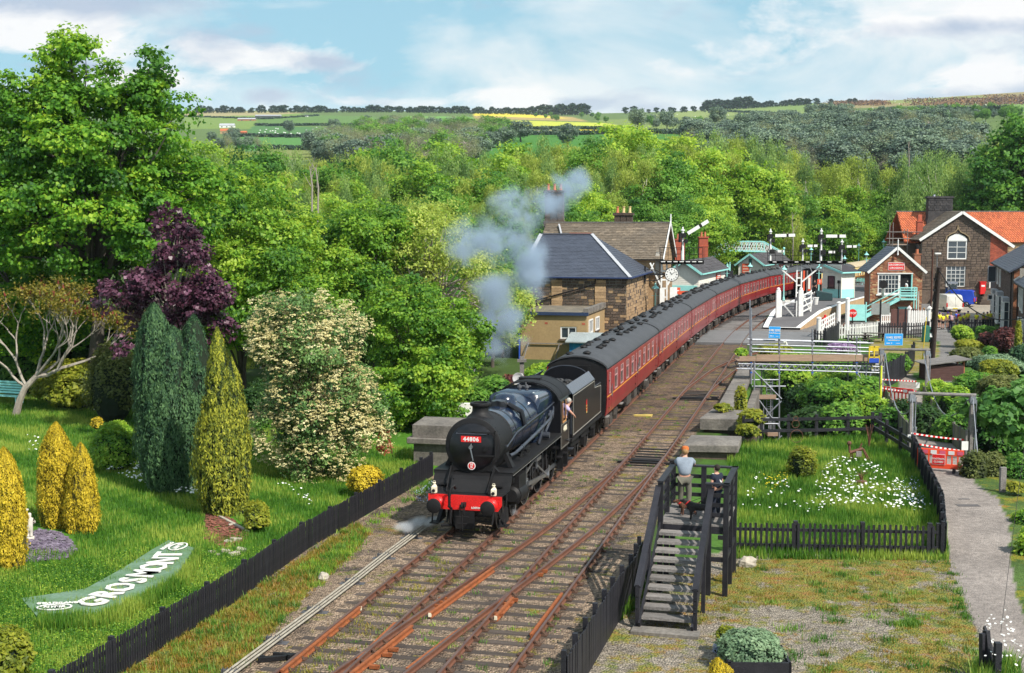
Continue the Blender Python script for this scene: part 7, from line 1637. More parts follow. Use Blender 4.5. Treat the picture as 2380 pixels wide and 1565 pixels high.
# suspension footbridge
def susp():
 t=thing('suspension_footbridge','grey narrow suspension footbridge with leaning timber towers and drooping side panels','footbridge',(0,0,0))
 nl,nr=G(2116,1052,-.1),G(2256,1058,-.1);fl,fr=G(2046,935,-.1),G(2152,937,-.1)
 Hn,Hf=2.6,2.95;fwd=((fl+fr)/2-(nl+nr)/2).normalized()
 tops=[]
 for(l,r,H_,s)in((nl,nr,Hn,-1),(fl,fr,Hf,1)):
  tp=[]
  for p in(l,r):
   top=p+Vector((0,0,H_));tp.append(top)
   MB().beam(p-Vector((0,0,.4)),top,.15,.15).build('tower_post',m_gwood,t)
   mb=MB();foot=p+fwd*(s*-1.35)-Vector((0,0,.3))if s>0 else p+fwd*1.3-Vector((0,0,.8));mb.beam(foot,top-Vector((0,0,.15)),.13,.13);mb.build('raking_post',m_gwood,t)
   MB().box(top.x-.12,top.y-.12,top.z-.35,top.x+.12,top.y+.12,top.z-.05).build('saddle',m_galv,t)
   mb=MB().cyl(p+Vector((.12,-.1,0)),p+Vector((.14,-.1,H_-.2)),.03,n=6);mb.beam(p+Vector((.12,-.1,H_*.42)),p+Vector((.2,-.1,H_*.42)),.14,.1);mb.build('stay_rod',m_galv,t)
  mb=MB();d=tp[1]-tp[0];mb.tube([tp[0]-d*.06,tp[1]+d*.06],.075,8);mb.build('cross_beam',m_gwood,t);tops.append(tp)
 n=40;
 for k in range(n):
  f0,f1=k/n,(k+.97)/n;sag=lambda f:-.35*math.sin(math.pi*f)
  a0,b0=nl.lerp(fl,f0),nr.lerp(fr,f0);a1,b1=nl.lerp(fl,f1),nr.lerp(fr,f1);e=Vector((.25,0,0))
  MB().prism([a0+e+Vector((0,0,sag(f0))),b0-e+Vector((0,0,sag(f0))),b1-e+Vector((0,0,sag(f1))),a1+e+Vector((0,0,sag(f1)))],(0,0,.05)).build('deck_board',m_deckb,t)
 for s,(a,b,t0,t1)in enumerate(((nl,fl,tops[0][0],tops[1][0]),(nr,fr,tops[0][1],tops[1][1]))):
  e=Vector((.2 if s==0 else-.2,0,0));m=26;cab=[]
  for k in range(m+1):
   f=k/m;h=t0.z*(1-f)+t1.z*f;z=1.05+(4*(f-.5)**2)*((Hn if f<.5 else Hf)-1.25);q=a.lerp(b,f)+e;cab.append(q+Vector((0,0,z-.35*math.sin(math.pi*f))))
  MB().tube(cab,.028,6).build('suspension_cable',m_galv,t)
  for k in range(m):
   f0,f1=(k+.03)/m,(k+.97)/m;q0,q1=a.lerp(b,f0)+e,a.lerp(b,f1)+e;s0=-.35*math.sin(math.pi*f0)
   mb=MB();z0=Vector((0,0,s0));hh=min(1.0,(cab[k].z-q0.z-s0)-.05)
   mb.prism([q0+z0,q1+z0,q1+z0+Vector((0,0,hh)),q0+z0+Vector((0,0,hh))],(.03,0,0));mb.build('side_panel',m_mossboard,t)
   if k%3==0:MB().beam(q0+z0,q0+Vector((0,0,1.1+s0)),.07,.07).build('panel_post',m_gwood,t)
  MB().tube([c for c in[t0,t0-fwd*2.2-Vector((0,0,Hn+.1))]]if s==1 else[t0,t0-fwd*1.2-Vector((0,0,Hn+.1))],.025,6).build('back_stay',m_galv,t)
 return nl,nr,fl,fr,tops
m_deckb=M('grit_deck',(.24,.205,.19),(.19,.165,.155),scale=2,rough=.95,fine=.12,world_co=True);m_mossboard=M('mossy_grey_mesh_board',(.17,.16,.12),(.11,.12,.06),(.24,.22,.19),scale=1.6,rough=.95,st=(3,3,.5),fine=.3,world_co=True)
nl,nr,fl,fr,btops=susp()
def barrier(label,a,b,h,m,txt=None):
 d=(b-a);L=d.length;t=thing('plastic_barrier',label,'barrier',a,math.atan2(d.y,d.x))
 MB().box(0,-.03,h*.72,L,.03,h).build('top_panel',m,t,bevel=.01)
 for k in range(5):x=L*(.1+.19*k);MB().box(x,-.04,h*.78,x+L*.13,-.031,h*.94).build('reflective_panel',m_white if k%2 else M('pink_reflector',(.7,.12,.2))if 'pink_reflector' not in bpy.data.materials else bpy.data.materials['pink_reflector'],t)
 MB().box(0,-.03,.12,L,.03,.32).build('bottom_panel',m,t,bevel=.01)
 for k in range(9):x=L*k/8;MB().box(max(x-.03,0),-.025,.32,min(x+.03,L),.025,h*.72).build('bar',m,t)
 for x in(.25*L,.8*L):MB().prism([(x-.05,-.35,0),(x-.05,.35,0),(x-.05,.1,.16),(x-.05,-.1,.16)],(.1,0,0)).build('rubber_foot',m_soot,t)
 if txt:
  mb=MB().box(L*.33,-.06,.3,L*.6,-.045,h*.78-.02);s=mb.build('closure_sign',m_redplate,t,label='red sign lettered FOOTPATH CLOSED');MB().box(L*.33-.015,-.055,.285,L*.6+.015,-.044,h*.78-.005).build('sign_edge',m_white,s)
  textmesh('FOOTPATH',.1,m_white,.003,offset=.002,parent=s,loc=(L*.465,-.065,.52),rot=(rad(90),0,0));textmesh('CLOSED',.1,m_white,.003,offset=.002,parent=s,loc=(L*.465,-.065,.40),rot=(rad(90),0,0))
barrier('orange red plastic barrier with a FOOTPATH CLOSED sign at the near end of the footbridge',G(2131,1092,-.2),G(2239,1100,-.2),.92,m_orangeplastic,True)
barrier('red plastic barrier across the far end of the footbridge',G(2053,940,-.1),G(2122,948,-.1),1.0,m_redplastic)
m_tape_r=m_redplate
def tape(label,a,b,sag=.08,n=22):
 t=thing('barrier_tape',label,'tape',a,0,'red and white tapes across the footbridge')
 for i,m in enumerate((m_white,m_tape_r)):
  mb=MB()
  for k in range(i,n,2):
   f,g=k/n,(k+1)/n;p=a.lerp(b,f)-Vector((0,0,sag*4*f*(1-f)));q=a.lerp(b,g)-Vector((0,0,sag*4*g*(1-g)));mb.beam(p-a,q-a,.01,.07)
  mb.build('white_stripes' if i==0 else 'red_stripes',m,t)
tape('lower red and white tape just above the orange barrier',at(2121,1030,55),at(2236,1048,55.5),.02);tape('upper pale tape between the near towers',at(2118,1007,55.2),at(2240,1022,55.4),.03)
tape('tape above the far red barrier',at(2050,902,69.8),at(2130,910,69.8),.05);tape('thin tape high between the far towers',at(2050,882,69.9),at(2130,887,69.9),0);tape('tape across the far red barrier',at(2052,926,69),at(2131,933,69),.03)
for(x,y,Y,w,h,lab)in((2114,1018,55.1,.25,.33,'white notice tied to the near left tower'),(2240,1035,55,.28,.38,'white notice tied to the near right tower'),(2131,895,69.7,.2,.3,'white notice on the far right tower')):
 p=at(x,y,Y);mb=MB().box(-w/2,-.15,-h/2,w/2,-.13,h/2);k=mb.build('paper_notice',m_white,label=lab,cat='notice');k.location=p
p=at(2047,880,69.6);mb=MB().tube([(0,-.1,-.9),(0,-.1,.9)],.05,8);k=mb.build('yellow_sleeve',M('fluorescent_yellow',(.75,.8,.05)),label='fluorescent yellow sleeve on the far left tower of the footbridge',cat='sleeve');k.location=p+Vector((-.02,-.05,-.2))
# scaffold over the ravine
def scaffold():
 Y=78.;t=thing('scaffold_bridge','galvanised scaffold bridge with boarded walkway spanning the ravine','scaffold',(0,Y,0));P=lambda x,y,dy=0:(lambda q:Vector((q.x,dy,q.z)))(at(x,y,Y))
 def tb(nm,pts,r=.042,m=m_galv):mb=MB().tube(pts,r,6);return mb.build(nm,m,t)
 dk=P(1750,840).z
 x0,x1=P(1716,840).x,P(2056,840).x
 for(px,ytop,ybot,dy)in((1746,716,893,0),(1752,700,893,1.3),(1753,836,948,-.05),(1811,770,1020,0),(1780,860,936,1.3),(1784,930,1010,1.3),(1808,980,1024,1.3),(1888,765,872,0),(1991,782,932,0),(1984,785,908,1.3),(2012,795,890,1.3),(2013,860,905,0),(2026,860,900,1.3),(1801,885,1020,1.3)):
  tb('standard',[P(px,ytop,dy),P(px,ybot,dy)],.05 if dy==0 else.04)
 for y,dy in((790,0),(801,0),(810,0),(817,0),(793,1.3),(806,1.3)):tb('ledger',[P(1746,y,dy),P(2030,y+8,dy)])
 for y in(883,898,928,972,985):tb('ledger',[P(1748,y),P(1812 if y!=898 else 1826,y)])
 for y in(917,):tb('ledger',[P(1990,y),P(2032,y+3)])
 tz,bz=P(1716,847),P(1711,866)
 for dy in(0,1.3):
  tb('lattice_chord',[P(1716,841,dy)+Vector((0,0,-.12)),P(2056,848,dy)+Vector((0,0,-.12))],.042);tb('lattice_chord',[P(1712,857,dy),P(2056,867,dy)],.042)
  n=38
  for k in range(n):
   f,g=k/n,(k+1)/n;a=P(1716+340*f,(841+7*f),dy)+Vector((0,0,-.12));b=P(1712+344*g,857+10*g,dy)
   if k%2:a,b=P(1716+340*g,841+7*g,dy)+Vector((0,0,-.12)),P(1712+344*f,857+10*f,dy)
   tb('lattice_web',[a,b],.032)
 for k in range(5):MB().box(x0,-.05+.26*k,dk-.02,x1,.2+.26*k,dk+.02).build('walk_board',m_plank,t)
 xs=[1718,1757,1812,1888,1988,2056]
 for a,b in zip(xs[:-1],xs[1:]):MB().box(P(a,840).x,-.1,dk+.02,P(b,840).x-.03,-.06,dk+.42-(.1 if a<1750 else 0)).build('toe_board',m_plank,t)
 mb=MB().box(P(1736,917).x,-.1,P(0,927).z,P(1803,917).x,1.2,P(0,927).z+.05);mb.box(P(1736,917).x,-.14,P(0,927).z,P(1803,917).x,-.1,P(0,917).z);mb.build('platform_boards',m_plank,t)
 MB().box(P(1782,1010).x,-.3,P(0,1012).z,P(1806,1010).x,.8,P(0,1004).z).build('platform_boards',m_plank,t)
 for a,b in(((1752,862),(1816,927)),((1816,932),(1775,972)),((1764,930),(1795,973)),((1992,868),(2022,912)),((2024,868),(1998,920)),((1806,985),(1814,998)),((1804,1024),(1817,1012))):tb('brace',[P(*a,-.06),P(*b,-.06)])
 for x_,y0,y1 in((1785,885,975),(1790,975,1020)):
  a0,a1=P(x_-1,y0,.3),P(x_+13,y0,.3);b0,b1=P(x_-1,y1,.3),P(x_+13,y1,.3);mb=MB().beam(a0,b0,.05);mb.beam(a1,b1,.05)
  for k in range(1,16):f=k/16;mb.beam(a0.lerp(b0,f),a1.lerp(b1,f),.03)
  mb.build('ladder',m_galv,t)
 for px in(1746,1811,1888,1991):
  for y in(790,801,817,842,866):q=P(px,y);MB().cbox(q,(.12,.1,.1)).build('coupler',m_galvdark if y<840 else M('blue_coupler',(.03,.1,.4))if 'blue_coupler' not in bpy.data.materials else bpy.data.materials['blue_coupler'],t)
 return P
SP=scaffold()
def bluesign(label,x0,y0,x1,y1,Y,tilt,l2):
 a,b=at(x0,y1,Y),at(x1,y0,Y);w,h=b.x-a.x,b.z-a.z;t=thing('blue_sign',label,'sign',(a.x,Y-.12,a.z),0,'blue scaffolding firm signs');t.rotation_euler=(0,tilt,0)
 MB().box(0,0,0,w,.03,h).build('board',m_blueplastic,t,bevel=.02);MB().box(-.015,.005,-.015,w+.015,.035,h+.015).build('border',M('pale_blue_border',(.25,.55,.8))if 'pale_blue_border' not in bpy.data.materials else bpy.data.materials['pale_blue_border'],t)
 textmesh('01482 325952',h*.27,m_white,.003,offset=.004,parent=t,loc=(w/2,-.01,h*.68),rot=(rad(90),0,0),sx=.66 if w/h<1.2 else.86);textmesh(l2,h*.15,m_white,.003,offset=.002,parent=t,loc=(w/2,-.01,h*.44),rot=(rad(90),0,0),sx=.8)
 mb=MB().box(w*.08,-.008,h*.15,w*.3,0,h*.2);mb.box(w*.36,-.008,h*.14,w*.41,0,h*.21);mb.box(w*.62,-.008,h*.15,w*.86,0,h*.18);mb.build('small_print',m_white,t)
bluesign('tilted blue scaffolding sign with white phone number at the left scaffold post',1786,759,1812,785,77.8,.04,'hendscaffolding.co.uk')
bluesign('larger blue scaffolding sign with white phone number at the right scaffold end',2055,776,2097,802,77.5,0,'hendscaffolding.co.uk')
p=at(2036,843,77.6);t=thing('yellow_gate_cage','yellow and blue plastic gate guard at the right end of the scaffold deck','guard',p)
a,b=at(2020,843,77.6),at(2044,805,77.6);w,h=b.x-a.x,b.z-a.z;t.location=a
for x in(0,w/2,w):MB().box(x-.03,0,0,x+.03,.04,h).build('bar',M('yellow_plastic',(.75,.55,.03))if 'yellow_plastic' not in bpy.data.materials else bpy.data.materials['yellow_plastic'],t)
mb=MB().box(0,0,h-.08,w,.04,h);mb.box(0,0,h*.3,w,.04,h*.36);mb.box(.05,.01,h*.7,w-.05,.03,h*.93);mb.build('top_bar',bpy.data.materials['yellow_plastic'],t);MB().box(0,-.02,0,w,.02,h*.26).build('blue_base',M('royal_blue_plastic',(.02,.08,.5)),t)
# poles and wires
def pole(label,base,top,r0,r1,m,name='telegraph_pole',cat='pole',fit=True):
 t=thing(name,label,cat,base);d=Vector(top)-Vector(base);MB().tube([(0,0,-.4),d],[r0,r1],12).build('shaft',m,t,smooth=True)
 MB().cyl(d,d+Vector((0,0,.06)),r1*1.15,r1*.6,n=12).build('cap',m,t)
 return t
m_pole=M('creosote_pole',(.035,.022,.02),(.06,.04,.034),(.09,.055,.04),scale=2,rough=.85,st=(1,1,.2))
pt=at(2182.5,622,83);pbse=G(2163,871,-.2);t=pole('tall dark telegraph pole leaning right in front of the children',pbse,pt,.19,.15,m_pole)
mb=MB()
for k in range(9):f=.12+.095*k;q=(pt-pbse)*f;mb.box(q.x-.3,q.y-.16,q.z,q.x-.17,q.y-.05,q.z+.18)
mb.tube([(pt-pbse)*f+Vector((-.22,-.1,0))for f in(.0,.3,.6,.95)],.03,5);mb.build('cable_box',m_soot,t)
mb=MB();q=(pt-pbse)*.2;mb.box(q.x-.3,q.y-.2,q.z,q.x-.15,q.y-.1,q.z+.35);q=(pt-pbse)*.36;mb.box(q.x-.3,q.y-.2,q.z,q.x-.15,q.y-.1,q.z+.25);mb.build('white_label',m_white,t)
mb=MB();a=Vector((-.62,-.1,.8));mb.tube([a,a+Vector((.2,0,3.0))],.03,6);mb.build('cable_guard',bpy.data.materials['yellow_plastic'],t)
q=at(2380,703,70);mb=MB();a=pt-Vector((0,0,.15));b=Vector((q.x+2,q.y,q.z+.1))
mid=at(2250,690,78);pts=[a+(b-a)*f+Vector((0,0,-2.35*4*f*(1-f)*(1-.25*f)))for f in np.linspace(0,1,26)];mb.tube(pts,.035,6);mb.build('overhead_cable',m_soot,label='thick dark cable drooping right from the telegraph pole',cat='cable')
pole('tall brown post left of the silver lamp post',G(2164,713,-.2),at(2168,580,149),.1,.09,M('rust_brown_post',(.12,.05,.035)),'brown_post')
t=pole('thin silver lamp post left of the arched window',G(2176,716,-.2),at(2178,592,147),.06,.05,m_galv,'lamp_post','lamp post')
q=at(2179,591,147)-G(2176,716,-.2);MB().box(q.x-.3,q.y-.2,q.z,q.x+.35,q.y+.1,q.z+.16).build('lamp_head',m_white,t)
pole('white ground signal post with a black disc before the signal box',G(2052,738,-.2),at(2052,664,128),.16,.14,m_white,'disc_signal','signal');q=at(2053,661,127.8);mb=MB().lathe((0,0,0),[(.42,0),(.42,.06)],(0,-1,0),18);k=mb.build('disc',m_soot,[o for o in C.objects if o.name=='disc_signal'][0]);k.location=q-G(2052,738,-.2)
t=thing('sign_back','pair of grey sign backs on a dark post before the signal box','sign',G(2045,777,-.2))
MB().beam((0,0,0),(0,0,3.1),.13).build('post',m_soot,t)
for s in(-1,1):MB().box(.04 if s>0 else-.82,-.03,1.75,.82 if s>0 else-.04,.0,2.75).build('panel',M('grey_sign_back',(.28,.3,.3))if s<0 else bpy.data.materials['grey_sign_back'],t)
p=at(2102,733,124);mb=MB().box(-1.2,0,0,1.3,.15,1.75);k=mb.build('rusty_board',M('rust_brown_panel',(.09,.04,.035),(.13,.06,.05),scale=2),label='rust brown panel behind the black pickets',cat='panel');k.location=G(2100,762,-.2)
for s in(-.6,.1,.8):MB().box(s,-.04,0,s+.12,0,1.85).build('batten',m_stain,k)
t=thing('white_wicket','white boarded wicket gate with pyramid posts right of the signal box','gate',G(2125,768,-.2))
for k in range(8):MB().prism([(-.3+.2*k,0,.1),(-.14+.2*k,0,.1),(-.14+.2*k,0,1.75),(-.22+.2*k,0,1.9),(-.3+.2*k,0,1.75)],(0,.03,0)).build('board',m_white,t)
for x in(-.5,1.35):mb=MB().box(x-.12,-.1,0,x+.12,.15,2.0);mb.lathe((x,.02,2.0),[(.24,0),(.2,.08),(.02,.28)],n=4);mb.build('gate_post',m_white,t)
p=G(2152,795,-.2);mb=MB().prism([(-.3,-.25,0),(.3,-.25,0),(.32,-.25,1.25),(.05,-.25,1.4),(-.28,-.25,1.25)],(0,.5,0));k=mb.build('green_cabinet',M('dull_green_metal',(.03,.16,.12),(.025,.13,.1),scale=2),label='dull green utility cabinet at the foot of the telegraph pole',cat='cabinet',bevel=.03);k.location=p
def picnic(p,rz,lab):
 t=thing('picnic_table',lab,'picnic table',p,rz,'dark picnic tables by the white pickets')
 for k in range(5):MB().box(-1,-.38+.15*k,.72,1,-.25+.15*k,.76).build('top_board',m_darkwood,t)
 for y in(-.75,.7):MB().box(-1,y-.12,.42,1,y+.14,.46).build('seat',m_darkwood,t)
 for x in(-.75,.75):mb=MB().beam((x,-.6,0),(x,-.2,.72),.06,.1,up=(1,0,0));mb.beam((x,.6,0),(x,.2,.72),.06,.1,up=(1,0,0));mb.beam((x,-.8,.4),(x,.8,.4),.06,.1);mb.build('leg',m_darkwood,t)
m_darkwood=M('dark_bench_wood',(.04,.03,.03),(.07,.055,.05),scale=3)
picnic(G(1995,800,-.2),.2,'dark picnic table nearer the scaffold');picnic(G(2032,795,-.2),-.1,'dark picnic table right in front of the white pickets')
t=thing('stop_sign','round red STOP board on the bay line','sign',G(1981,752,-.2));MB().cyl((0,0,0),(0,0,.9),.06).build('post',m_soot,t);MB().lathe((0,0,1.0),[(.42,0),(.42,.04)],(0,-1,0),20).build('disc',m_redplate,t);textmesh('STOP',.3,m_white,.003,offset=.006,parent=t,loc=(0,-.05,1.0),rot=(rad(90),0,0))
t=thing('red_buffer_lamp','small red lamp on a post beside the open white gate','lamp',G(1917,768,-.2));mb=MB().cyl((0,0,0),(0,0,.6),.08);mb.lathe((0,0,.6),[(.3,0),(.32,.5),(.2,.62),(.12,.62),(.12,.8),(.03,.85)],n=12);mb.build('lamp_body',m_redplate,t)
t=thing('garden_urn','white stone swan urn in the flower bed behind the scaffold rails','statue',G(1820,842,-.2));mb=MB().lathe((0,0,0),[(.3,0),(.35,.5),(.45,.6),(.3,.85),(.35,1.0),(.15,1.1),(.1,1.2)],n=14);mb.tube([(.1,-.1,1.0),(.2,-.15,1.3),(.1,-.2,1.5),(-.05,-.25,1.45)],[.12,.08,.08,.05],8);mb.build('urn',m_white,t,smooth=True)
# vans
def van(label,p,rz,m,white):
 t=thing('van',label,'van',p,rz);W2=.92
 prof=[(0.0,.32),(-.04,.9),(.02,1.25),(.16,1.84),(.4,1.93),(2.5,1.95),(2.9,1.86),(3.5,1.28),(4.3,1.08),(4.45,.75),(4.42,.32)]
 rings=[]
 for f,s in((-1,.9),(-.93,1),(.93,1),(1,.9)):
  rings.append([(f*W2*(1 if z<1.2 else 1-.1*(z-1.2)/.7),y if s==1 else 2.2+(y-2.2)*.985,z if s==1 else.32+(z-.32)*.975)for y,z in prof])
 MB().loft(rings).build('body',m,t,smooth=True)
 gm=m_glass
 if white:
  mb=MB()
  for s in(-1,1):mb.prism([(s*.08,-.035,.45),(s*.8,-.035,.45),(s*.8,-.06,.9),(s*.74,.1,1.75),(s*.08,.1,1.75),(s*.08,-.06,.9)],(0,-.01,0))
  mb.build('rear_door',m,t)
 else:
  for s in(-1,1):MB().prism([(s*.1,-.03,1.2),(s*.74,-.03,1.2),(s*.66,.1,1.75),(s*.1,.1,1.75)],(0,-.015,0)).build('rear_window',gm,t)
 for s in(-1,1):
  MB().prism([(s*.93,2.65,1.25),(s*.93,3.35,1.25),(s*.88,2.85,1.78),(s*.88,2.65,1.78)],(s*.006,0,0)).build('side_window',gm,t)
  MB().box(s*.84,-.07,.62,s*.95,.03,1.05).build('tail_lamp',m_redplate,t)
  MB().box(s*.95,2.9,1.2,s*1.12,3.05,1.4).build('wing_mirror',m_soot,t)
  for y in(.85,3.5):mb=MB().lathe((s*.72,y,.31),[(.1,0),(.31,.01),(.31,.2),(.22,.21),(.05,.18)],(s,0,0),18);w=mb.build('wheel',m_soot,t);MB().lathe((s*.92,y,.31),[(.19,0),(.17,.015)],(s,0,0),12).build('hub_cap',m_galv,w)
 MB().prism([(-.8,2.95,1.84),(.8,2.95,1.84),(.84,3.5,1.31),(-.84,3.5,1.31)],(0,.02,.02)).build('windscreen',gm,t)
 MB().box(-.9,-.12,.35,.9,.02,.58).build('bumper',m if white else m_soot,t,bevel=.03);MB().box(-.26,-.135,.42,.26,-.12,.54).build('number_plate',bpy.data.materials['yellow_plastic'],t)
 if not white:mb=MB().box(-.6,.8,1.98,.6,.9,2.03);mb.box(-.6,2.0,1.98,.6,2.1,2.03);mb.build('roof_rack',m_galvdark,t)
van('white panel van seen from behind, parked before the stone house',G(2219,727,-.2),.05,M('cream_white_van',(.68,.66,.6),(.62,.6,.55),scale=1,rough=.3,coat=.5,fine=.03),True)
van('bright blue van parked beyond the white van',G(2266,713,-.2),1.1,M('bright_blue_van',(.01,.06,.5),(.01,.05,.42),scale=1,rough=.3,coat=.5,fine=.03),False)
# garden things
def namesign():
 zg=.02
 ctr=[G(x,y,zg)for x,y in((50,1408),(140,1432),(215,1416),(300,1372),(370,1322),(430,1290))]
 up=[G(x,y,zg)for x,y in((50,1398),(105,1390),(200,1375),(285,1328),(355,1283),(392,1262))];lo=[G(x,y,zg)for x,y in((95,1450),(160,1455),(225,1452),(325,1405),(405,1352),(452,1280))]
 t=thing('lawn_name_board','faded green board with white letters GROSMONT lying in the grass','name board',(up[0].x,up[0].y,0));o=Vector((up[0].x,up[0].y,0));base=max(gz(p.x,p.y)for p in up+lo)+.045-zg
 for i in range(len(up)-1):
  mb=MB().prism([lo[i]-o,lo[i+1]-o,up[i+1]-o,up[i]-o],(0,0,.05));q=mb.build('board',m_padgreen,t);q.location.z=base-.05
 cu=[(a+b)/2-o for a,b in zip(up,lo)]
 L=[0]
 for a,b in zip(cu[:-1],cu[1:]):L.append(L[-1]+(b-a).length)
 def P(s):
  s=min(max(s,0),L[-1]-1e-3);k=0
  while k<len(L)-2 and s>L[k+1]:k+=1
  return cu[k].lerp(cu[k+1],(s-L[k])/(L[k+1]-L[k])),(cu[k+1]-cu[k]).normalized()
 n=8;s0,s1=L[-1]*.2,L[-1]*.82
 for i,ch in enumerate('GROSMONT'):
  q,_=P(s0+(s1-s0)*i/7);a,_=P(s0+(s1-s0)*(i-.6)/7);b,_=P(s0+(s1-s0)*(i+.6)/7);d=(b-a).normalized()
  textmesh(ch,1.12,m_whitewash,.015,offset=.016,name='letter',parent=t,loc=(q.x,q.y,base+.06),rot=(0,0,math.atan2(d.y,d.x)),sx=.85)
 for s,(top,bot)in((L[-1]*.075,('GOATHLAND','NYMR')),(L[-1]*.945,('PICKERING','NYMR'))):
  q,d=P(s);rz=math.atan2(d.y,d.x)if s<2 else math.atan2(d.y,d.x)-.15;v=Vector((-math.sin(rz),math.cos(rz),0))
  textmesh(top,.17,m_whitewash,.01,offset=.003,name='letter',parent=t,loc=(q.x+v.x*.34,q.y+v.y*.34,base+.06),rot=(0,0,rz));textmesh(bot,.2,m_whitewash,.01,offset=.004,name='letter',parent=t,loc=(q.x,q.y,base+.06),rot=(0,0,rz))
  mb=MB();N2=28
  for k in range(N2):
   a,b=2*math.pi*k/N2,2*math.pi*(k+1)/N2;p0=q+Vector((math.cos(rz),math.sin(rz),0))*(.42*math.cos(a))+v*(.24*math.sin(a));p1=q+Vector((math.cos(rz),math.sin(rz),0))*(.42*math.cos(b))+v*(.24*math.sin(b));p0.z=p1.z=base+.055;mb.beam(p0,p1,.045,.02)
  mb.build('oval_border',m_whitewash,t)
m_padgreen=M('faded_green_concrete',(.13,.21,.15),(.09,.17,.08),(.2,.26,.19),scale=1.5,rough=.95,world_co=True);m_whitewash=M('chipped_whitewash',(.74,.73,.7),(.6,.58,.54),(.2,.16,.12),scale=4,rough=.9,p=(.4,.68),world_co=True)
namesign()
def cherub():
 p=on(G(70,1270));t=thing('garden_statue','white stone cherub statue holding a bowl on its shoulder beside the slate bed','statue',p,.3);t.scale=(1.1,)*3
 m=M('pale_cast_stone',(.62,.58,.52),(.5,.46,.4),scale=9,rough=.9)
 nodes=dict(pelvis=((0,0,.36),.085),belly=((0,.0,.46),.085),chest=((0,0,.57),.085),neck=((0,0,.66),.045),head=((0.01,.01,.73),.065),top=((0.01,.01,.79),.045),ls=((-.09,0,.6),.04),le=((-.17,0,.66),.03),lw=((-.12,0,.78),.025),rs=((.09,0,.6),.04),re=((.15,.03,.5),.03),rw=((.06,.08,.46),.025),lp=((-.04,0,.3),.06),lk=((-.05,.03,.2),.045),la=((-.04,0,.1),.035),rp=((.04,0,.3),.06),rk=((.04,.0,.2),.045),ra=((.05,-.02,.1),.035))
 e=[('pelvis','belly'),('belly','chest'),('chest','neck'),('neck','head'),('head','top'),('chest','ls'),('ls','le'),('le','lw'),('chest','rs'),('rs','re'),('re','rw'),('pelvis','lp'),('lp','lk'),('lk','la'),('pelvis','rp'),('rp','rk'),('rk','ra')]
 link('figure',skinmesh('figure',nodes,e,m,2),t)
 MB().cbox((0,0,.05),(.24,.24,.1)).build('plinth',m,t,bevel=.015);MB().lathe((-.1,0,.78),[(.03,0),(.06,.04),(.1,.09),(.1,.11),(.07,.1)],n=12).build('bowl',m,t)
cherub()
def chips(label,poly,n,m,smin,smax,name,zt=.0):
 P=[G(x,y,0)for x,y in poly];xs=[p.x for p in P];ys=[p.y for p in P];mb=MB();k=0;pp=[(p.x,p.y)for p in P]
 while k<n:
  x,y=R.uniform(min(xs),max(xs)),R.uniform(min(ys),max(ys))
  if not inpoly(np.array([x]),np.array([y]),pp)[0]:continue
  k+=1;s=R.uniform(smin,smax);a=R.uniform(0,6.28);z=gz(x,y)+R.uniform(.0,.05)+zt;t1,t2=R.uniform(-.3,.3),R.uniform(-.3,.3)
  pts=[(s*math.cos(a+q)*r,s*math.sin(a+q)*r*.6)for q,r in((0,1),(1.3,.8),(2.6,1),(4.2,.85),(5.3,.7))]
  mb.prism([(x+u,y+v,z+u*t1+v*t2)for u,v in pts],(0,0,s*.25))
 return mb.build(name,m,kind='stuff',label=label)
chips('purple grey slate chippings round the cherub statue',[(60,1300),(52,1318),(150,1308),(180,1290),(165,1268),(135,1250),(90,1246),(60,1260)],1500,M('purple_slate_chips',(.13,.1,.15),(.2,.17,.22),(.08,.065,.09),scale=3,rough=.7,var=.4,isl=True,world_co=True),.04,.09,'slate_chippings')
chips('broken red brick rubble below the tall conifers',[(475,1200),(475,1255),(520,1275),(565,1262),(578,1245),(545,1215),(500,1195)],1100,M('brick_rubble',(.24,.09,.06),(.17,.07,.05),(.3,.15,.11),scale=4,rough=.95,var=.4,isl=True,world_co=True),.03,.08,'brick_rubble')
def rock(label,x,y,s,m=m_concrete,group=None,name='rock'):
 p=on(G(x,y),0);mb=MB().sph((0,0,s[2]*.4),s,9,6);mb.v=[(a*R.uniform(.82,1.18),b*R.uniform(.82,1.18),max(c,-.05)*R.uniform(.85,1.15))for a,b,c in mb.v];o=mb.build(name,m,label=label,cat='rock',group=group);o.location=p;o.rotation_euler=(0,0,R.uniform(0,3));return o
m_pale=M('pale_limestone',(.45,.4,.33),(.33,.29,.24),(.55,.5,.43),scale=5,rough=.95,bump=.8)
rock('rounded pale rock beside the viewing platform posts',1737,1300,(.32,.22,.2),m_pale);rock('pale boulder among weeds beside the left fence',752,1332,(.2,.16,.16),m_pale)
for i,(x,y,s)in enumerate(((492,1285,.14),(508,1290,.13),(524,1283,.17),(545,1290,.2),(560,1280,.18),(548,1258,.2),(530,1262,.15),(538,1225,.12))):
 p=on(G(x,y));mb=MB().cbox((0,0,s*.3),(s*1.6,s*1.1,s*.6),R.uniform(0,3));o=mb.build('edging_stone',m_pale,label='squarish pale edging stone round the brick rubble bed',cat='stone',group='pale edging stones of the rubble bed',bevel=.02);o.location=p;o.rotation_euler=(R.uniform(-.2,.2),R.uniform(-.2,.2),0)
mb=MB();a,b=on(G(480,1195)),on(G(577,1240));mb.beam(a,b,.1,.16);mb.build('stone_edging',m_pale,label='straight stone edging behind the rubble bed',cat='edging')
t=thing('bench','pale turquoise slatted bench at the far left edge of the lawn','bench',on(G(8,962)),-.35)
for k in range(4):MB().box(-1.1,-.2+.14*k,.42,1.1,-.08+.14*k,.45).build('seat_slat',m_teal,t)
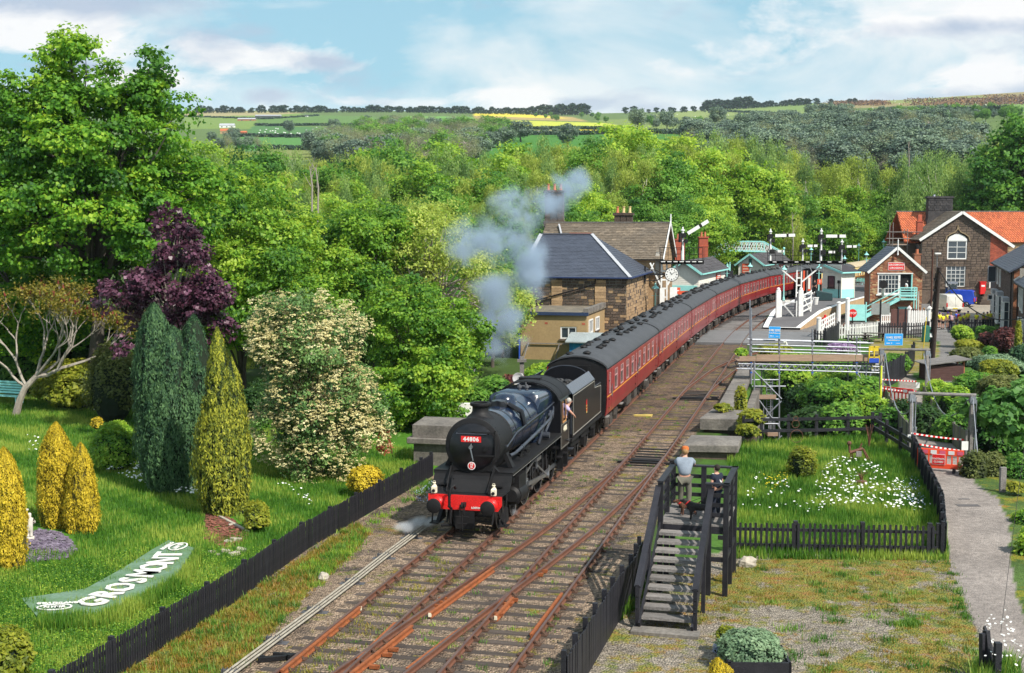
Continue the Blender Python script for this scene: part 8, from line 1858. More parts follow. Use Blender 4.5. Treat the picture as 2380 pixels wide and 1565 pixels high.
for k in range(5):MB().box(-1.1,.36+.04*k,.52+.13*k,1.1,.39+.04*k,.62+.13*k).build('backrest_slat',m_teal,t)
for x in(-1.0,1.0):mb=MB().beam((x,-.2,0),(x,-.2,.42),.06);mb.beam((x,.3,0),(x,.55,1.15),.06);mb.build('leg',m_teal,t)
p=G(1748,1558,-.2);t=thing('timber_planter','dark timber planter box full of grey green plants at the bottom edge','planter',(p.x,p.y,-.2),-.03)
mb=MB().box(-.62,.6,0,.78,.66,.38);mb.box(-.62,-.6,0,.78,-.54,.38);mb.box(-.62,-.6,0,-.56,.66,.38);mb.box(.72,-.6,0,.78,.66,.38);mb.build('side_board',m_stain,t);MB().box(-.56,-.54,0,.72,.6,.33).build('soil',m_soot,t)
p=G(2308,1590,-.2);t=thing('gate_post','pair of black timber gate posts with open gate edge at the bottom right','gate post',p)
MB().beam((-.13,.25,-.2),(-.16,.3,1.05),.12,.1).build('post',m_stain,t);mb=MB().beam((.02,.1,-.2),(-.06,.35,1.1),.1,.14);mb.box(.0,-.1,.1,.14,.05,.95);mb.beam((.1,-.1,.3),(.1,.9,1.0),.05,.1);mb.build('gate_leaf',m_stain,t)
a=G(2321,1586,.8);b=at(2372,1180,27);MB().tube([at(2326,1470,29),at(2362,1180,31),at(2400,900,33)],.006,5).build('stay_wire',m_soot,label='thin wire rising from the bottom right gate post',cat='wire')
p=G(2329,1144,-.2);mb=MB().box(-.1,-.08,0,.12,.08,.95);k=mb.build('wooden_bollard',m_gwood,label='short grey timber post beside the footpath at right',cat='post',bevel=.01);k.location=p
mb=MB()
for(x,y,w,h)in((2250,1175,.8,.35),(2240,1160,.4,.15)):q=G(x,y,-.195);mb.box(q.x-w/2,q.y-h/2,-.196,q.x+w/2,q.y+h/2,-.19)
mb.build('manhole_cover',M('iron_cover',(.11,.1,.1)),kind='structure')
p=G(2160,893,-.4);t=thing('wooden_shed','low brown timber shed with grey lath roof behind the telegraph pole','shed',p,.06);
MB().box(0,0,0,2.2,1.8,1.15).build('wall',M('brown_shed_timber',(.07,.03,.028),(.1,.05,.045),scale=3,st=(1,1,6)),t)
for k in range(7):MB().box(0,-.03,.05+.16*k,2.2,-.005,.05+.16*k+.145).build('weatherboard',bpy.data.materials['brown_shed_timber'],t)
for k in range(9):y=-.25+.28*k;MB().prism([(-.2,y,1.2),(2.6,y,1.55),(2.6,y+.25,1.55),(-.2,y+.25,1.2)],(0,0,.05)).build('roof_lath',m_gwood,t)
mb=MB().box(2.22,.1,0,2.3,.25,1.4);mb.box(2.22,1.1,0,2.3,1.25,1.4);mb.build('door_frame',m_terracotta,t)
t=thing('scrap_sculpture','rusty scrap metal creature with a grey box standing in the daisy lawn','sculpture',on(G(1994,1066)),0)
mb=MB()
for a,b,r in(((-.35,0,0),(-.3,0,.45),.025),((-.2,.1,0),(-.25,0,.5),.025),((-.35,0,.45),(.2,0,.62),.07),((.2,0,.6),(.42,0,.1),.035),((.25,.1,.6),(.6,.1,-.02),.03),((-.35,0,.45),(-.38,0,.8),.05),((.05,0,.6),(.15,0,.85),.03)):mb.tube([a,b],r,6)
mb.sph((-.38,0,.85),.1,8,6);mb.build('body',m_rust,t);MB().box(-.1,-.12,.3,.12,.0,.52).build('box',m_gwood,t)
t=thing('rusty_flower_sculpture','thin rusty rod sculpture of stems before the ravine fence','sculpture',on(G(2020,1035)),0)
mb=MB()
for k in range(6):a=k*1.05;mb.tube([(0,0,0),(.06*math.cos(a),.06*math.sin(a),.6),(.18*math.cos(a),.18*math.sin(a),1.1+.1*math.sin(k*3))],[.02,.015,.01],5)
mb.build('stems',m_rust,t)
t=thing('wire_ring_sculpture','rusty wire rings leaning on the ravine fence','sculpture',on(G(1851,1032)),0)
for(x,z,r)in((0,.55,.28),(-.05,1.1,.17),(-.05,1.35,.1)):
 MB().tube([(x+r*math.cos(a),0,z+r*math.sin(a))for a in np.linspace(0,6.283,25)],.012,5,caps=False).build('ring',m_rust,t)
p=on(G(2002,1120));t=thing('iron_plant_pot','rusty iron pot with spiky leaves in the daisy lawn','pot',p);MB().lathe((0,0,0),[(.14,0),(.2,.2),(.2,.24)],n=10).build('pot',m_rust,t)
mb=MB()
for k in range(9):a=k*.7;mb.tube([(0,0,.2),(.1*math.cos(a),.1*math.sin(a),.5),(.28*math.cos(a),.28*math.sin(a),.55+.1*math.sin(k))],[.015,.012,.004],4)
mb.build('spiky_leaves',m_rust,t)
p=on(G(2085,1130));mb=MB().beam((-.5,0,.04),(.5,.1,.08),.08,.06);k=mb.build('rusty_bar',m_orange,label='orange rusty bar lying among the daisies',cat='scrap bar');k.location=p
# vegetation
rs=np.random.RandomState(11)
def unit(v):return v/np.maximum(np.linalg.norm(v,axis=1,keepdims=True),1e-9)
def quads(P,Nn,size,asp=.6,tang=None,fold=.15):
 n=len(P);r=rs.normal(size=(n,3))if tang is None else tang
 t=unit(r-Nn*np.sum(r*Nn,1,keepdims=True));b=np.cross(Nn,t);s=np.asarray(size).reshape(-1,1)*np.ones((n,1))
 V=np.empty((n,4,3));V[:,0]=P-t*s*.5;V[:,1]=P+b*s*asp*.5-Nn*s*fold;V[:,2]=P+t*s*.5;V[:,3]=P-b*s*asp*.5-Nn*s*fold
 return V.reshape(-1,3)
def leafobj(name,V,mat,parent=None,tint=None,k=4,**kw):
 n=len(V)//k;F=np.arange(n*k).reshape(n,k)
 me=fastmesh(name,V,F,mat,attr={'tint':np.repeat(tint if tint is not None else rs.rand(n),k)})
 o=link(name,me,parent)if parent is not None or kw else me
 if kw:tag(o,kw.get('label'),kw.get('cat'),kw.get('group'),kw.get('kind'))
 return o
def ell_pts(n,c,r,shell=.55):
 d=unit(rs.normal(size=(n,3)));u=(shell+(1-shell)*rs.rand(n,1))**.8
 return np.array(c)+d*u*np.array(r),d
def crownpts(ells,lobes,per,lobe_r,nleaf,clump=(.35,.35,.18),upbias=.35,droop=0.):
 """ells: (cx,cy,cz,rx,ry,rz,weight); lobes round the shell, leaf clumps round each lobe, leaves in each clump"""
 ws=np.array([e[6]for e in ells],float);ws/=ws.sum();Pn,Nn_,Tn=[],[],[];LC=[]
 for e,w in zip(ells,ws):
  m=max(1,int(lobes*w));lc,ld=ell_pts(m,e[:3],[x*.82 for x in e[3:6]],.45);LC.append(lc)
  lr=lobe_r*(.65+.7*rs.rand(m));q=per
  d=unit(rs.normal(size=(m*q,3))+np.repeat(ld,q,0)*.7+np.array([0,0,.35]));cc=np.repeat(lc,q,0)+d*np.repeat(lr,q)[:,None]*(.6+.45*rs.rand(m*q,1))
  ct=np.clip(np.repeat(rs.rand(m)*.5+.1,q)+rs.rand(m*q)*.35,0,1)
  if droop:cc[:,2]-=droop*rs.rand(m*q)**1.5*np.repeat(lr,q)
  k=nleaf;g=rs.normal(size=(m*q*k,3))*np.array(clump)*.6
  P=np.repeat(cc,k,0)+g;dd=np.repeat(d,k,0)
  N2=unit(dd*.8+np.array([0,0,upbias])+rs.normal(size=P.shape)*.45)
  Pn.append(P);Nn_.append(N2);Tn.append(np.clip(np.repeat(ct,k)+rs.normal(size=len(P))*.08,0,1))
 return np.concatenate(Pn),np.concatenate(Nn_),np.concatenate(Tn),np.concatenate(LC)
def limbs(mb,base,fork,targets,r0,n=5,wob_=.25):
 for tgt in targets:
  a=Vector(fork(R.random()));b=Vector(tgt);L=(b-a).length;pts=[]
  for i in range(n+1):
   f=i/n;p=a.lerp(b,f)+Vector((R.uniform(-1,1),R.uniform(-1,1),0))*wob_*L*.12*math.sin(math.pi*f);p.z+=L*.10*math.sin(math.pi*f);pts.append(p)
  rr=r0*(.35+.4*R.random());mb.tube(pts,[rr*(1-.85*i/n)for i in range(n+1)],5,caps=False)
def tree_parts(root,ells,lobes,per,lobe_r,nleaf,lsize,leafm,bark,trunk_h,trunk_r,clump=(.35,.35,.18),asp=.7,upbias=.35,droop=0.,nlimb=40,base=(0,0,0),name='foliage',lean=(0,0),hang=False,fold=.15,trunks=1):
 P,Nn,Tt,LC=crownpts(ells,lobes,per,lobe_r,nleaf,clump,upbias,droop)
 tang=None
 if hang:tang=np.tile(np.array([0,0,-1.]),(len(P),1))+rs.normal(size=P.shape)*.25;Nn=unit(Nn*np.array([1,1,.2]))
 V=quads(P,Nn,lsize*(.6+.8*rs.rand(len(P))),asp,tang,fold);leafobj(name,V,leafm,root,Tt)
 mb=MB();b=Vector(base)
 for k in range(trunks):
  off=Vector((R.uniform(-.5,.5),R.uniform(-.3,.3),0))if k else Vector()
  top=b+off*2.2+Vector((lean[0],lean[1],trunk_h));pts=[b+off+(top-b-off)*(i/6)+Vector((R.uniform(-.06,.06),R.uniform(-.06,.06),0))*trunk_h*.25 for i in range(7)];pts[0]=b+off-Vector((0,0,.5))
  mb.tube(pts,[trunk_r*(1.25 if i==0 else 1-.12*i)for i in range(7)],9)
 if nlimb:
  idx=rs.choice(len(LC),min(nlimb,len(LC)),replace=False);limbs(mb,b,lambda u:tuple(b.lerp(top,.35+.65*u)),[tuple(LC[i])for i in idx],trunk_r*.6)
 mb.build('trunk',bark,root,smooth=True)
 return LC
def px_ells(specs,Y0):
 """crown ellipsoids given as (x, y, rx, ry, depth radius, depth shift, weight) on the photo sheet at distance Y0 -> local metres"""
 out=[];s=FD/Y0
 for x,y,rx,ry,dr,dy,w in specs:p=at(x,y,Y0+dy);out.append((p.x,p.y,p.z,rx/s,dr,ry/s,w))
 return out
def place_tree(name,label,cat,bx,by,specs,Y0,group=None,**k):
 b=at(bx,by,Y0);b.z=gz(b.x,b.y);E_=[(x-b.x,y-b.y,z-b.z,a,c,d,w)for x,y,z,a,c,d,w in px_ells(specs,Y0)]
 t=thing(name,label,cat,b,0,group);tree_parts(t,E_,**k);return t
lf_syc=leafmat('sycamore_leaf',(.025,.1,.013),(.12,.3,.022),(.38,.54,.045),trans=.42)
lf_bright=leafmat('bright_spring_leaf',(.04,.14,.018),(.17,.34,.028),(.4,.54,.06))
lf_mid=leafmat('mid_green_leaf',(.025,.1,.018),(.09,.24,.03),(.22,.4,.055))
lf_birch=leafmat('birch_leaf',(.13,.2,.04),(.3,.4,.06),(.48,.55,.12))
lf_birch2=leafmat('birch_leaf_cool',(.08,.17,.05),(.18,.31,.08),(.33,.46,.13))
lf_purple=leafmat('purple_maple_leaf',(.022,.008,.014),(.06,.018,.035),(.17,.07,.12),trans=.15,rough=.4)
lf_yellowgreen=leafmat('yellow_green_leaf',(.09,.13,.015),(.22,.26,.02),(.38,.38,.04))
lf_dark=leafmat('dark_green_leaf',(.01,.035,.01),(.025,.075,.018),(.06,.13,.03))
lf_bare=leafmat('budding_twig',(.14,.13,.1),(.2,.22,.12),(.3,.34,.14),trans=.2)
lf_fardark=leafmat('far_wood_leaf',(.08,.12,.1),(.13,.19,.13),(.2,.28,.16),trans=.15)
lf_pine=leafmat('pine_needle',(.012,.03,.02),(.02,.05,.03),(.04,.08,.035),trans=.05)
lf_cream=leafmat('cream_flower',(.4,.35,.14),(.56,.5,.24),(.72,.67,.4),trans=.2)
lf_grass=leafmat('grass_blade',(.04,.13,.012),(.1,.23,.022),(.3,.38,.06),trans=.3)
lf_moss=leafmat('yellow_weed',(.12,.14,.02),(.25,.22,.025),(.3,.14,.03),trans=.2)
lf_white=leafmat('white_petal',(.7,.7,.68),(.8,.8,.78),(.85,.85,.82),trans=.15)
lf_gold=leafmat('golden_conifer_spray',(.12,.1,.008),(.4,.3,.012),(.68,.52,.035),trans=.2,rough=.7)
lf_goldgreen=leafmat('gold_green_conifer_spray',(.015,.035,.008),(.085,.12,.012),(.4,.4,.035),trans=.2,rough=.7)
lf_yew=leafmat('blue_green_conifer_spray',(.007,.025,.012),(.02,.065,.028),(.085,.17,.06),trans=.15,rough=.7)
lf_redcone=leafmat('sumac_cone',(.1,.02,.015),(.2,.04,.025),(.3,.09,.05),trans=.05)
lf_sumac=leafmat('young_sumac_leaf',(.12,.13,.02),(.27,.23,.03),(.38,.3,.06))
lf_grey=leafmat('grey_green_leaf',(.07,.13,.07),(.14,.23,.12),(.24,.34,.19),trans=.15)
lf_blueflower=leafmat('forget_me_not',(.25,.3,.5),(.4,.45,.65),(.6,.65,.75),trans=.1)
lf_wine=leafmat('wine_red_leaf',(.03,.01,.012),(.09,.025,.025),(.2,.06,.04),trans=.15)
lf_olive=leafmat('olive_shrub_leaf',(.05,.07,.02),(.12,.15,.04),(.22,.24,.07))
def wh(x,y=0):
 for lim,w in((700,'left of the pale dead trunks'),(830,'just right of the pale dead trunks'),(960,'right of the dead trunks, short of the smoke'),(1100,'left above the drifting smoke'),(1240,'behind the drifting smoke'),(1340,'behind the tall triple chimney'),(1470,'above the stone slate roof'),(1600,'above the raised signal arm'),(1720,'above the lattice footbridge'),(1830,'behind the left gantry post'),(1950,'behind the right gantry posts'),(2080,'above the platform hut and cream coach'),(2180,'above the signal box')):
  if x<lim:return w
 return 'above the red pantile roof'
place_tree('sycamore_tree','tall sycamore with airy crown rising above everything at the left','tree',225,935,[(215,520,300,190,5.5,0,2.2),(215,330,250,140,4.6,0,1.35),(230,190,165,100,3.4,0,.3),(215,110,80,55,1.8,0,.06),(120,140,60,30,1.5,0,.035),(330,130,60,40,1.5,0,.035),(420,480,130,150,4,1.5,.8),(20,420,120,200,4,-.5,.9),(345,240,70,70,2.5,0,.14),(425,245,22,22,.7,0,.02),(90,230,75,75,2.5,0,.2)],66,
lobes=330,per=18,lobe_r=.9,nleaf=18,lsize=.21,leafm=lf_syc,bark=m_bark,trunk_h=13,trunk_r=.42,clump=(.4,.4,.16),asp=.85,upbias=.4,nlimb=150)
place_tree('broadleaf_tree','dense tree filling the left edge behind the bare branched sumac','tree',-40,930,[(-60,480,160,200,4,2,1),(60,720,200,110,4,1,1)],68,lobes=130,per=16,lobe_r=1.,nleaf=16,lsize=.23,leafm=lf_syc,bark=m_bark,trunk_h=9,trunk_r=.35,nlimb=40,clump=(.42,.42,.18))
place_tree('broadleaf_tree','bright green rounded tree right of the tall sycamore','tree',560,860,[(560,560,150,190,4.5,0,1.4),(660,640,120,120,4,-2,.8),(510,700,140,110,4,-3,.8)],76,lobes=170,per=16,lobe_r=1.1,nleaf=20,lsize=.22,leafm=lf_bright,bark=m_bark,trunk_h=8,trunk_r=.35,nlimb=40,clump=(.45,.45,.2))
place_tree('broadleaf_tree','mid green tree behind the cream flowering bush','tree',760,900,[(760,620,150,120,4.5,0,1.2),(880,560,110,110,4,3,.8),(700,720,120,90,4,-3,.6)],78,lobes=140,per=15,lobe_r=1.1,nleaf=20,lsize=.22,leafm=lf_bright,bark=m_bark,trunk_h=8,trunk_r=.3,nlimb=40,clump=(.45,.45,.2))
place_tree('lime_tree','vivid green bushy tree between the cream flowering bush and the engine smoke','tree',960,1030,[(960,770,135,150,3.4,0,1.6),(1010,890,95,110,3,-1.2,1.0),(930,920,85,90,2.6,-1,.7),(1080,790,50,90,2.4,0.5,.4)],62.5,lobes=190,per=18,lobe_r=.62,nleaf=18,lsize=.15,leafm=lf_bright,bark=m_bark,trunk_h=4.2,trunk_r=.2,nlimb=50,clump=(.26,.26,.12),asp=.85)
place_tree('ash_tree','loose yellowish ash tree with bare upper twigs left of the smoke','tree',1000,880,[(1000,560,120,100,3.6,0,1),(930,610,90,80,3,-1,.5),(1090,620,60,70,2.5,0,.35),(1180,720,60,110,2.5,2,.4)],82,lobes=90,per=12,lobe_r=1.0,nleaf=12,lsize=.18,leafm=lf_birch,bark=m_barkpale,trunk_h=9,trunk_r=.22,nlimb=90,clump=(.4,.4,.25))
place_tree('purple_maple','dark purple leaved maple in front of the tall sycamore','tree',400,1000,[(408,560,80,85,1.7,0,.7),(405,670,130,85,2.,0,1.2),(460,700,85,75,1.7,-.3,.5),(300,680,70,60,1.6,0,.35),(350,780,100,60,1.7,0,.4),(255,655,28,25,.8,0,.06),(480,760,60,60,1.2,0,.25)],57,lobes=105,per=12,lobe_r=.5,nleaf=11,lsize=.17,leafm=lf_purple,bark=m_barkpale,trunk_h=6.2,trunk_r=.1,nlimb=90,clump=(.22,.22,.12),asp=.9,droop=.3)
def sumac():
 b=on(G(35,988));t=thing('sumac_tree','bare forked sumac with dark red cones above the turquoise bench','tree',b);mb=MB();tips=[]
 def grow(p,d,L,r,k):
  n=3;pts=[p];
  for i in range(n):d=(d+Vector((R.uniform(-.18,.18),R.uniform(-.18,.18),R.uniform(-.02,.14)))).normalized();p=p+d*(L/n);pts.append(p)
  mb.tube(pts,[r*(1-.3*i/n)for i in range(n+1)],5,caps=False)
  if k==0:tips.append((p,d));return
  for s in range(2 if k>1 or R.random()<.5 else 3):
   a=R.uniform(0,6.28);q=(d+Vector((math.cos(a),math.sin(a)*.7,R.uniform(-.1,.5)))*.62).normalized();grow(p,q,L*R.uniform(.68,.86),r*.68,k-1)
 start=Vector((0,0,-.2));mb.tube([start,Vector((.25,0,.7)),Vector((.55,0,1.35)),Vector((1.1,0,1.9))],[.2,.17,.15,.13],8)
 for p,d in(((1.1,0,1.9),(.9,0,.35)),((1.1,0,1.9),(.35,.2,1)),((.6,0,1.45),(-.4,.1,1)),((1.1,0,1.9),(.8,-.3,.8)),((2.2,0,2.3),(.7,0,.9)),((2.2,0,2.3),(1,.2,.25)),((.6,0,1.4),(-.9,0,.6))):grow(Vector(p),Vector(d).normalized(),1.3,.085,5)
 mb.tube([(1.1,0,1.9),(1.7,0,2.0),(2.3,0,2.3)],[.12,.1,.09],6)
 mb.build('limbs',m_barkpale,t,smooth=True)
 tips2=[(p,d)for p,d in tips];P=np.array([tuple(p)for p,d in tips2]);n=len(P)
 k=24;Q=np.repeat(P,k,0)+rs.normal(size=(n*k,3))*.2+np.array([0,0,.04]);leafobj('leaves',quads(Q,unit(rs.normal(size=Q.shape)+[0,-.5,.5]),.16,.5),lf_sumac,t)
 sel=[i for i in range(n)if R.random()<.42];cm=MB();cm.lathe((0,0,0),[(.02,0),(.055,.05),(.05,.13),(.012,.25)],n=6);me=cm.mesh('seed_cone',M('sumac_red',(.2,.035,.025),(.13,.025,.02),scale=20,var=.2))
 for i in sel[:230]:o=link('seed_cone',me,t);o.location=P[i];o.rotation_euler=(R.uniform(-.2,.2),R.uniform(-.2,.2),0)
sumac()
def lumps(Q,K,r):
 c=Q[rs.randint(0,len(Q),K)];d=np.full(len(Q),9.);
 for q in c:d=np.minimum(d,np.sum((Q-q)**2,1))
 return np.clip(1-np.sqrt(d)/r,-1,1)*1.6-.6
def conifer(name,label,bx,by,spires,leafm,lsize,n,core,group=None,asp=.35,bulge=.2,up=1.0,cat='conifer',pw=2.3):
 b=on(G(bx,by));t=thing(name,label,cat,b,0,group);s=FD/b.y;Vs,Ts=[],[];cm=MB()
 for(x,ytop,ybot,half,f0)in spires:
  top=at(x,ytop,b.y);bot=at(x,ybot,b.y);H_=top.z-bot.z;R0=half/s;cx,cz=top.x-b.x,bot.z-b.z;m=int(n*R0*H_)
  h=rs.rand(m)**.9;ph=rs.rand(m)*2*np.pi
  prof=lambda h:np.where(h<f0,np.sqrt(np.clip(.35+.65*(h/f0),0,1)),np.clip(1-(np.clip(h-f0,0,1)/(1-f0))**pw,0,1)**.72)
  l1=lumps(np.stack([np.cos(ph)*R0,np.sin(ph)*R0,h*H_*.45],1),26,R0*.8);l2=lumps(np.stack([np.cos(ph)*R0,np.sin(ph)*R0,h*H_*.35],1),420,R0*.26)
  rr=prof(h)*R0*(.94+bulge*.7*l1+bulge*l2)*(.84+.2*rs.rand(m));d=np.stack([np.cos(ph),np.sin(ph),np.zeros(m)],1)
  P=d*rr[:,None]+np.array([cx,0,cz])+np.stack([np.zeros(m),np.zeros(m),h*H_],1);Nn=unit(d+rs.normal(size=P.shape)*.35+[0,0,.15]);tg=np.tile([0,0,up],(m,1))+d*.5+rs.normal(size=P.shape)*.25
  Vs.append(quads(P,Nn,lsize*(.6+.8*rs.rand(m)),asp,tg,.08));Ts.append(np.clip(.36+.12*l1+.36*l2+rs.normal(size=m)*.12,0,1))
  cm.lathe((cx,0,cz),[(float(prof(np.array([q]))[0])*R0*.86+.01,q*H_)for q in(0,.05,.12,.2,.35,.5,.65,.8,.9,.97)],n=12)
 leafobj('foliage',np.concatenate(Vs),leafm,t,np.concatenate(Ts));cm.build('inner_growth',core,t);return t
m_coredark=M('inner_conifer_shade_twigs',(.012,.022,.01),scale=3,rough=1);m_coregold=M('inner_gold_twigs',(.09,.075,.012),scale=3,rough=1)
conifer('yew_tree','dark blue green twin topped upright conifer',400,1148,[(358,706,1120,50,.3),(402,760,1148,66,.35),(450,733,1140,42,.4),(398,850,1148,80,.35)],lf_yew,.13,3600,m_coredark,pw=3.6)
conifer('golden_cypress','tall gold and green upright conifer right of the dark yew',520,1200,[(505,762,1190,38,.35),(535,830,1195,38,.35),(550,915,1195,30,.3),(512,910,1200,62,.38)],lf_goldgreen,.12,3900,m_coredark)
conifer('gold_conifer','yellow upright conifer, taller one of the pair right of the statue',130,1236,[(130,982,1232,43,.35),(110,1040,1232,26,.3),(150,1050,1215,28,.4)],lf_gold,.08,9000,m_coregold,bulge=.24)
conifer('gold_conifer','yellow upright conifer, shorter one of the pair right of the statue',190,1248,[(187,1030,1244,30,.35),(200,1090,1248,26,.3),(172,1110,1246,24,.3)],lf_gold,.08,9000,m_coregold,bulge=.24)
conifer('gold_conifer','yellow upright conifer cut by the left edge beside the statue',15,1330,[(8,1040,1322,42,.4),(30,1110,1330,27,.3),(-30,1060,1330,45,.4)],lf_gold,.08,9000,m_coregold,bulge=.24)
conifer('small_conifer','small gold conifer cut by the bottom edge beside the planter',1677,1590,[(1668,1530,1590,20,.4),(1688,1545,1590,16,.4)],lf_gold,.06,12000,m_coregold)
def shrub(name,label,x,y,rx,ry,leafm,lsize,n,group=None,core=m_coredark,Y0=None,asp=.6,flat=.35,upb=.6,lump=.14,cat='shrub',depth=1.0,clear=False):
 """rounded bush centred at photo place (x, y)"""
 Y0=Y0 or G(x,y+ry).y+.0;c=at(x,y,Y0+rx/FD*Y0*depth*.3);s=FD/Y0;a,h=rx/s,ry/s;bx_=Vector((c.x,c.y,c.z-h));t=thing(name,label,cat,bx_,0,group);m=int(n*a*max(a,h)*4)
 d=unit(rs.normal(size=(m,3)));d[:,2]=np.where(d[:,2]<-.55,-d[:,2],d[:,2])
 l1=2*lumps(d,16,.7);l2=2*lumps(d,120,.26)
 rr=(1+lump*(l1/3+.7*l2/3))*(.82+.24*rs.rand(m));P=d*rr[:,None]*np.array([a,a*depth,h])+np.array([0,0,h])
 Nn=unit(d+np.array([0,0,upb])+rs.normal(size=P.shape)*.45);leafobj('foliage',quads(P,Nn,lsize*(.6+.8*rs.rand(m)),asp),leafm,t,np.clip(.45+.12*l1+.1*l2+rs.normal(size=m)*.12,0,1))
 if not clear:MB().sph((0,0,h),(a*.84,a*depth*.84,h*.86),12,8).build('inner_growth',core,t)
 return t
shrub('box_shrub','round bright green bush left of the dark yew',268,1045,55,62,lf_bright,.12,1500)
shrub('yellow_shrub','small lime yellow shrub in front of the tall conifers',596,1203,30,36,lf_yellowgreen,.12,1500,lump=.2)
shrub('yellow_shrub','golden shrub at the foot of the cream flowering bush by the fence',850,1120,42,36,lf_gold,.1,1600)
shrub('privet_bush','golden privet bush in the bottom left corner',15,1530,60,72,lf_yellowgreen,.1,2200)
shrub('yellow_conifer_bush','low yellow green spreading conifer behind the bench lawn',180,905,95,60,lf_yellowgreen,.2,500,Y0=65,lump=.25);shrub('twiggy_shrub','olive brown twiggy shrub left of the dark yew',262,905,60,95,lf_olive,.16,500,Y0=61,lump=.25)
shrub('yellow_shrub','little yellow leaved shrub behind the round green bush',226,985,14,16,lf_gold,.1,1500,Y0=56)
for i,(x,y,rx,ry,m,Y_)in enumerate(((80,860,130,80,lf_mid,72),(420,930,80,120,lf_mid,63),(640,980,100,90,lf_dark,64),(760,1010,80,80,lf_mid,62),(330,850,70,90,lf_dark,66),(180,800,120,70,lf_dark,73))):
 shrub('undergrowth_bush','shady green undergrowth behind the garden trees',x,y,rx,ry,m,.26,260,group='undergrowth behind the garden',Y0=Y_,lump=.22)
def whitebeam():
 E_=[(715,800,150,130,2.5,0,1.2),(735,920,165,130,2.8,0,1.3),(650,760,85,85,1.6,0,.4),(830,980,75,90,1.8,0,.4),(640,1000,65,90,1.6,0,.3),(740,1060,110,70,1.8,-.4,.45)]
 t=place_tree('flowering_whitebeam','broad bush covered in cream flower heads left of the engine','tree',715,1165,E_,50,lobes=190,per=16,lobe_r=.5,nleaf=9,lsize=.14,leafm=lf_grey2,bark=m_bark,trunk_h=1.4,trunk_r=.13,nlimb=70,clump=(.2,.2,.12),asp=.5,trunks=3)
 b=t.location;E2=[(x-b.x,y-b.y,z-b.z,a*1.04,c*1.04,d*1.04,w)for x,y,z,a,c,d,w in px_ells(E_,50)]
 P,Nn,Tt,LC=crownpts(E2,300,24,.55,6,(.08,.08,.035),.9)
 leafobj('flower_heads',quads(P,unit(Nn+[0,-.3,.6]),.078,.9),lf_cream,t,Tt)
lf_grey2=leafmat('whitebeam_leaf',(.04,.1,.03),(.1,.2,.05),(.2,.32,.09),trans=.2)
whitebeam()
shrub('red_leaved_sprig','red tinted sprig hanging right of the cream flowering bush',893,1030,18,42,leafmat('coral_leaf',(.25,.05,.03),(.4,.1,.06),(.5,.2,.12)),.12,500,Y0=51,clear=True)
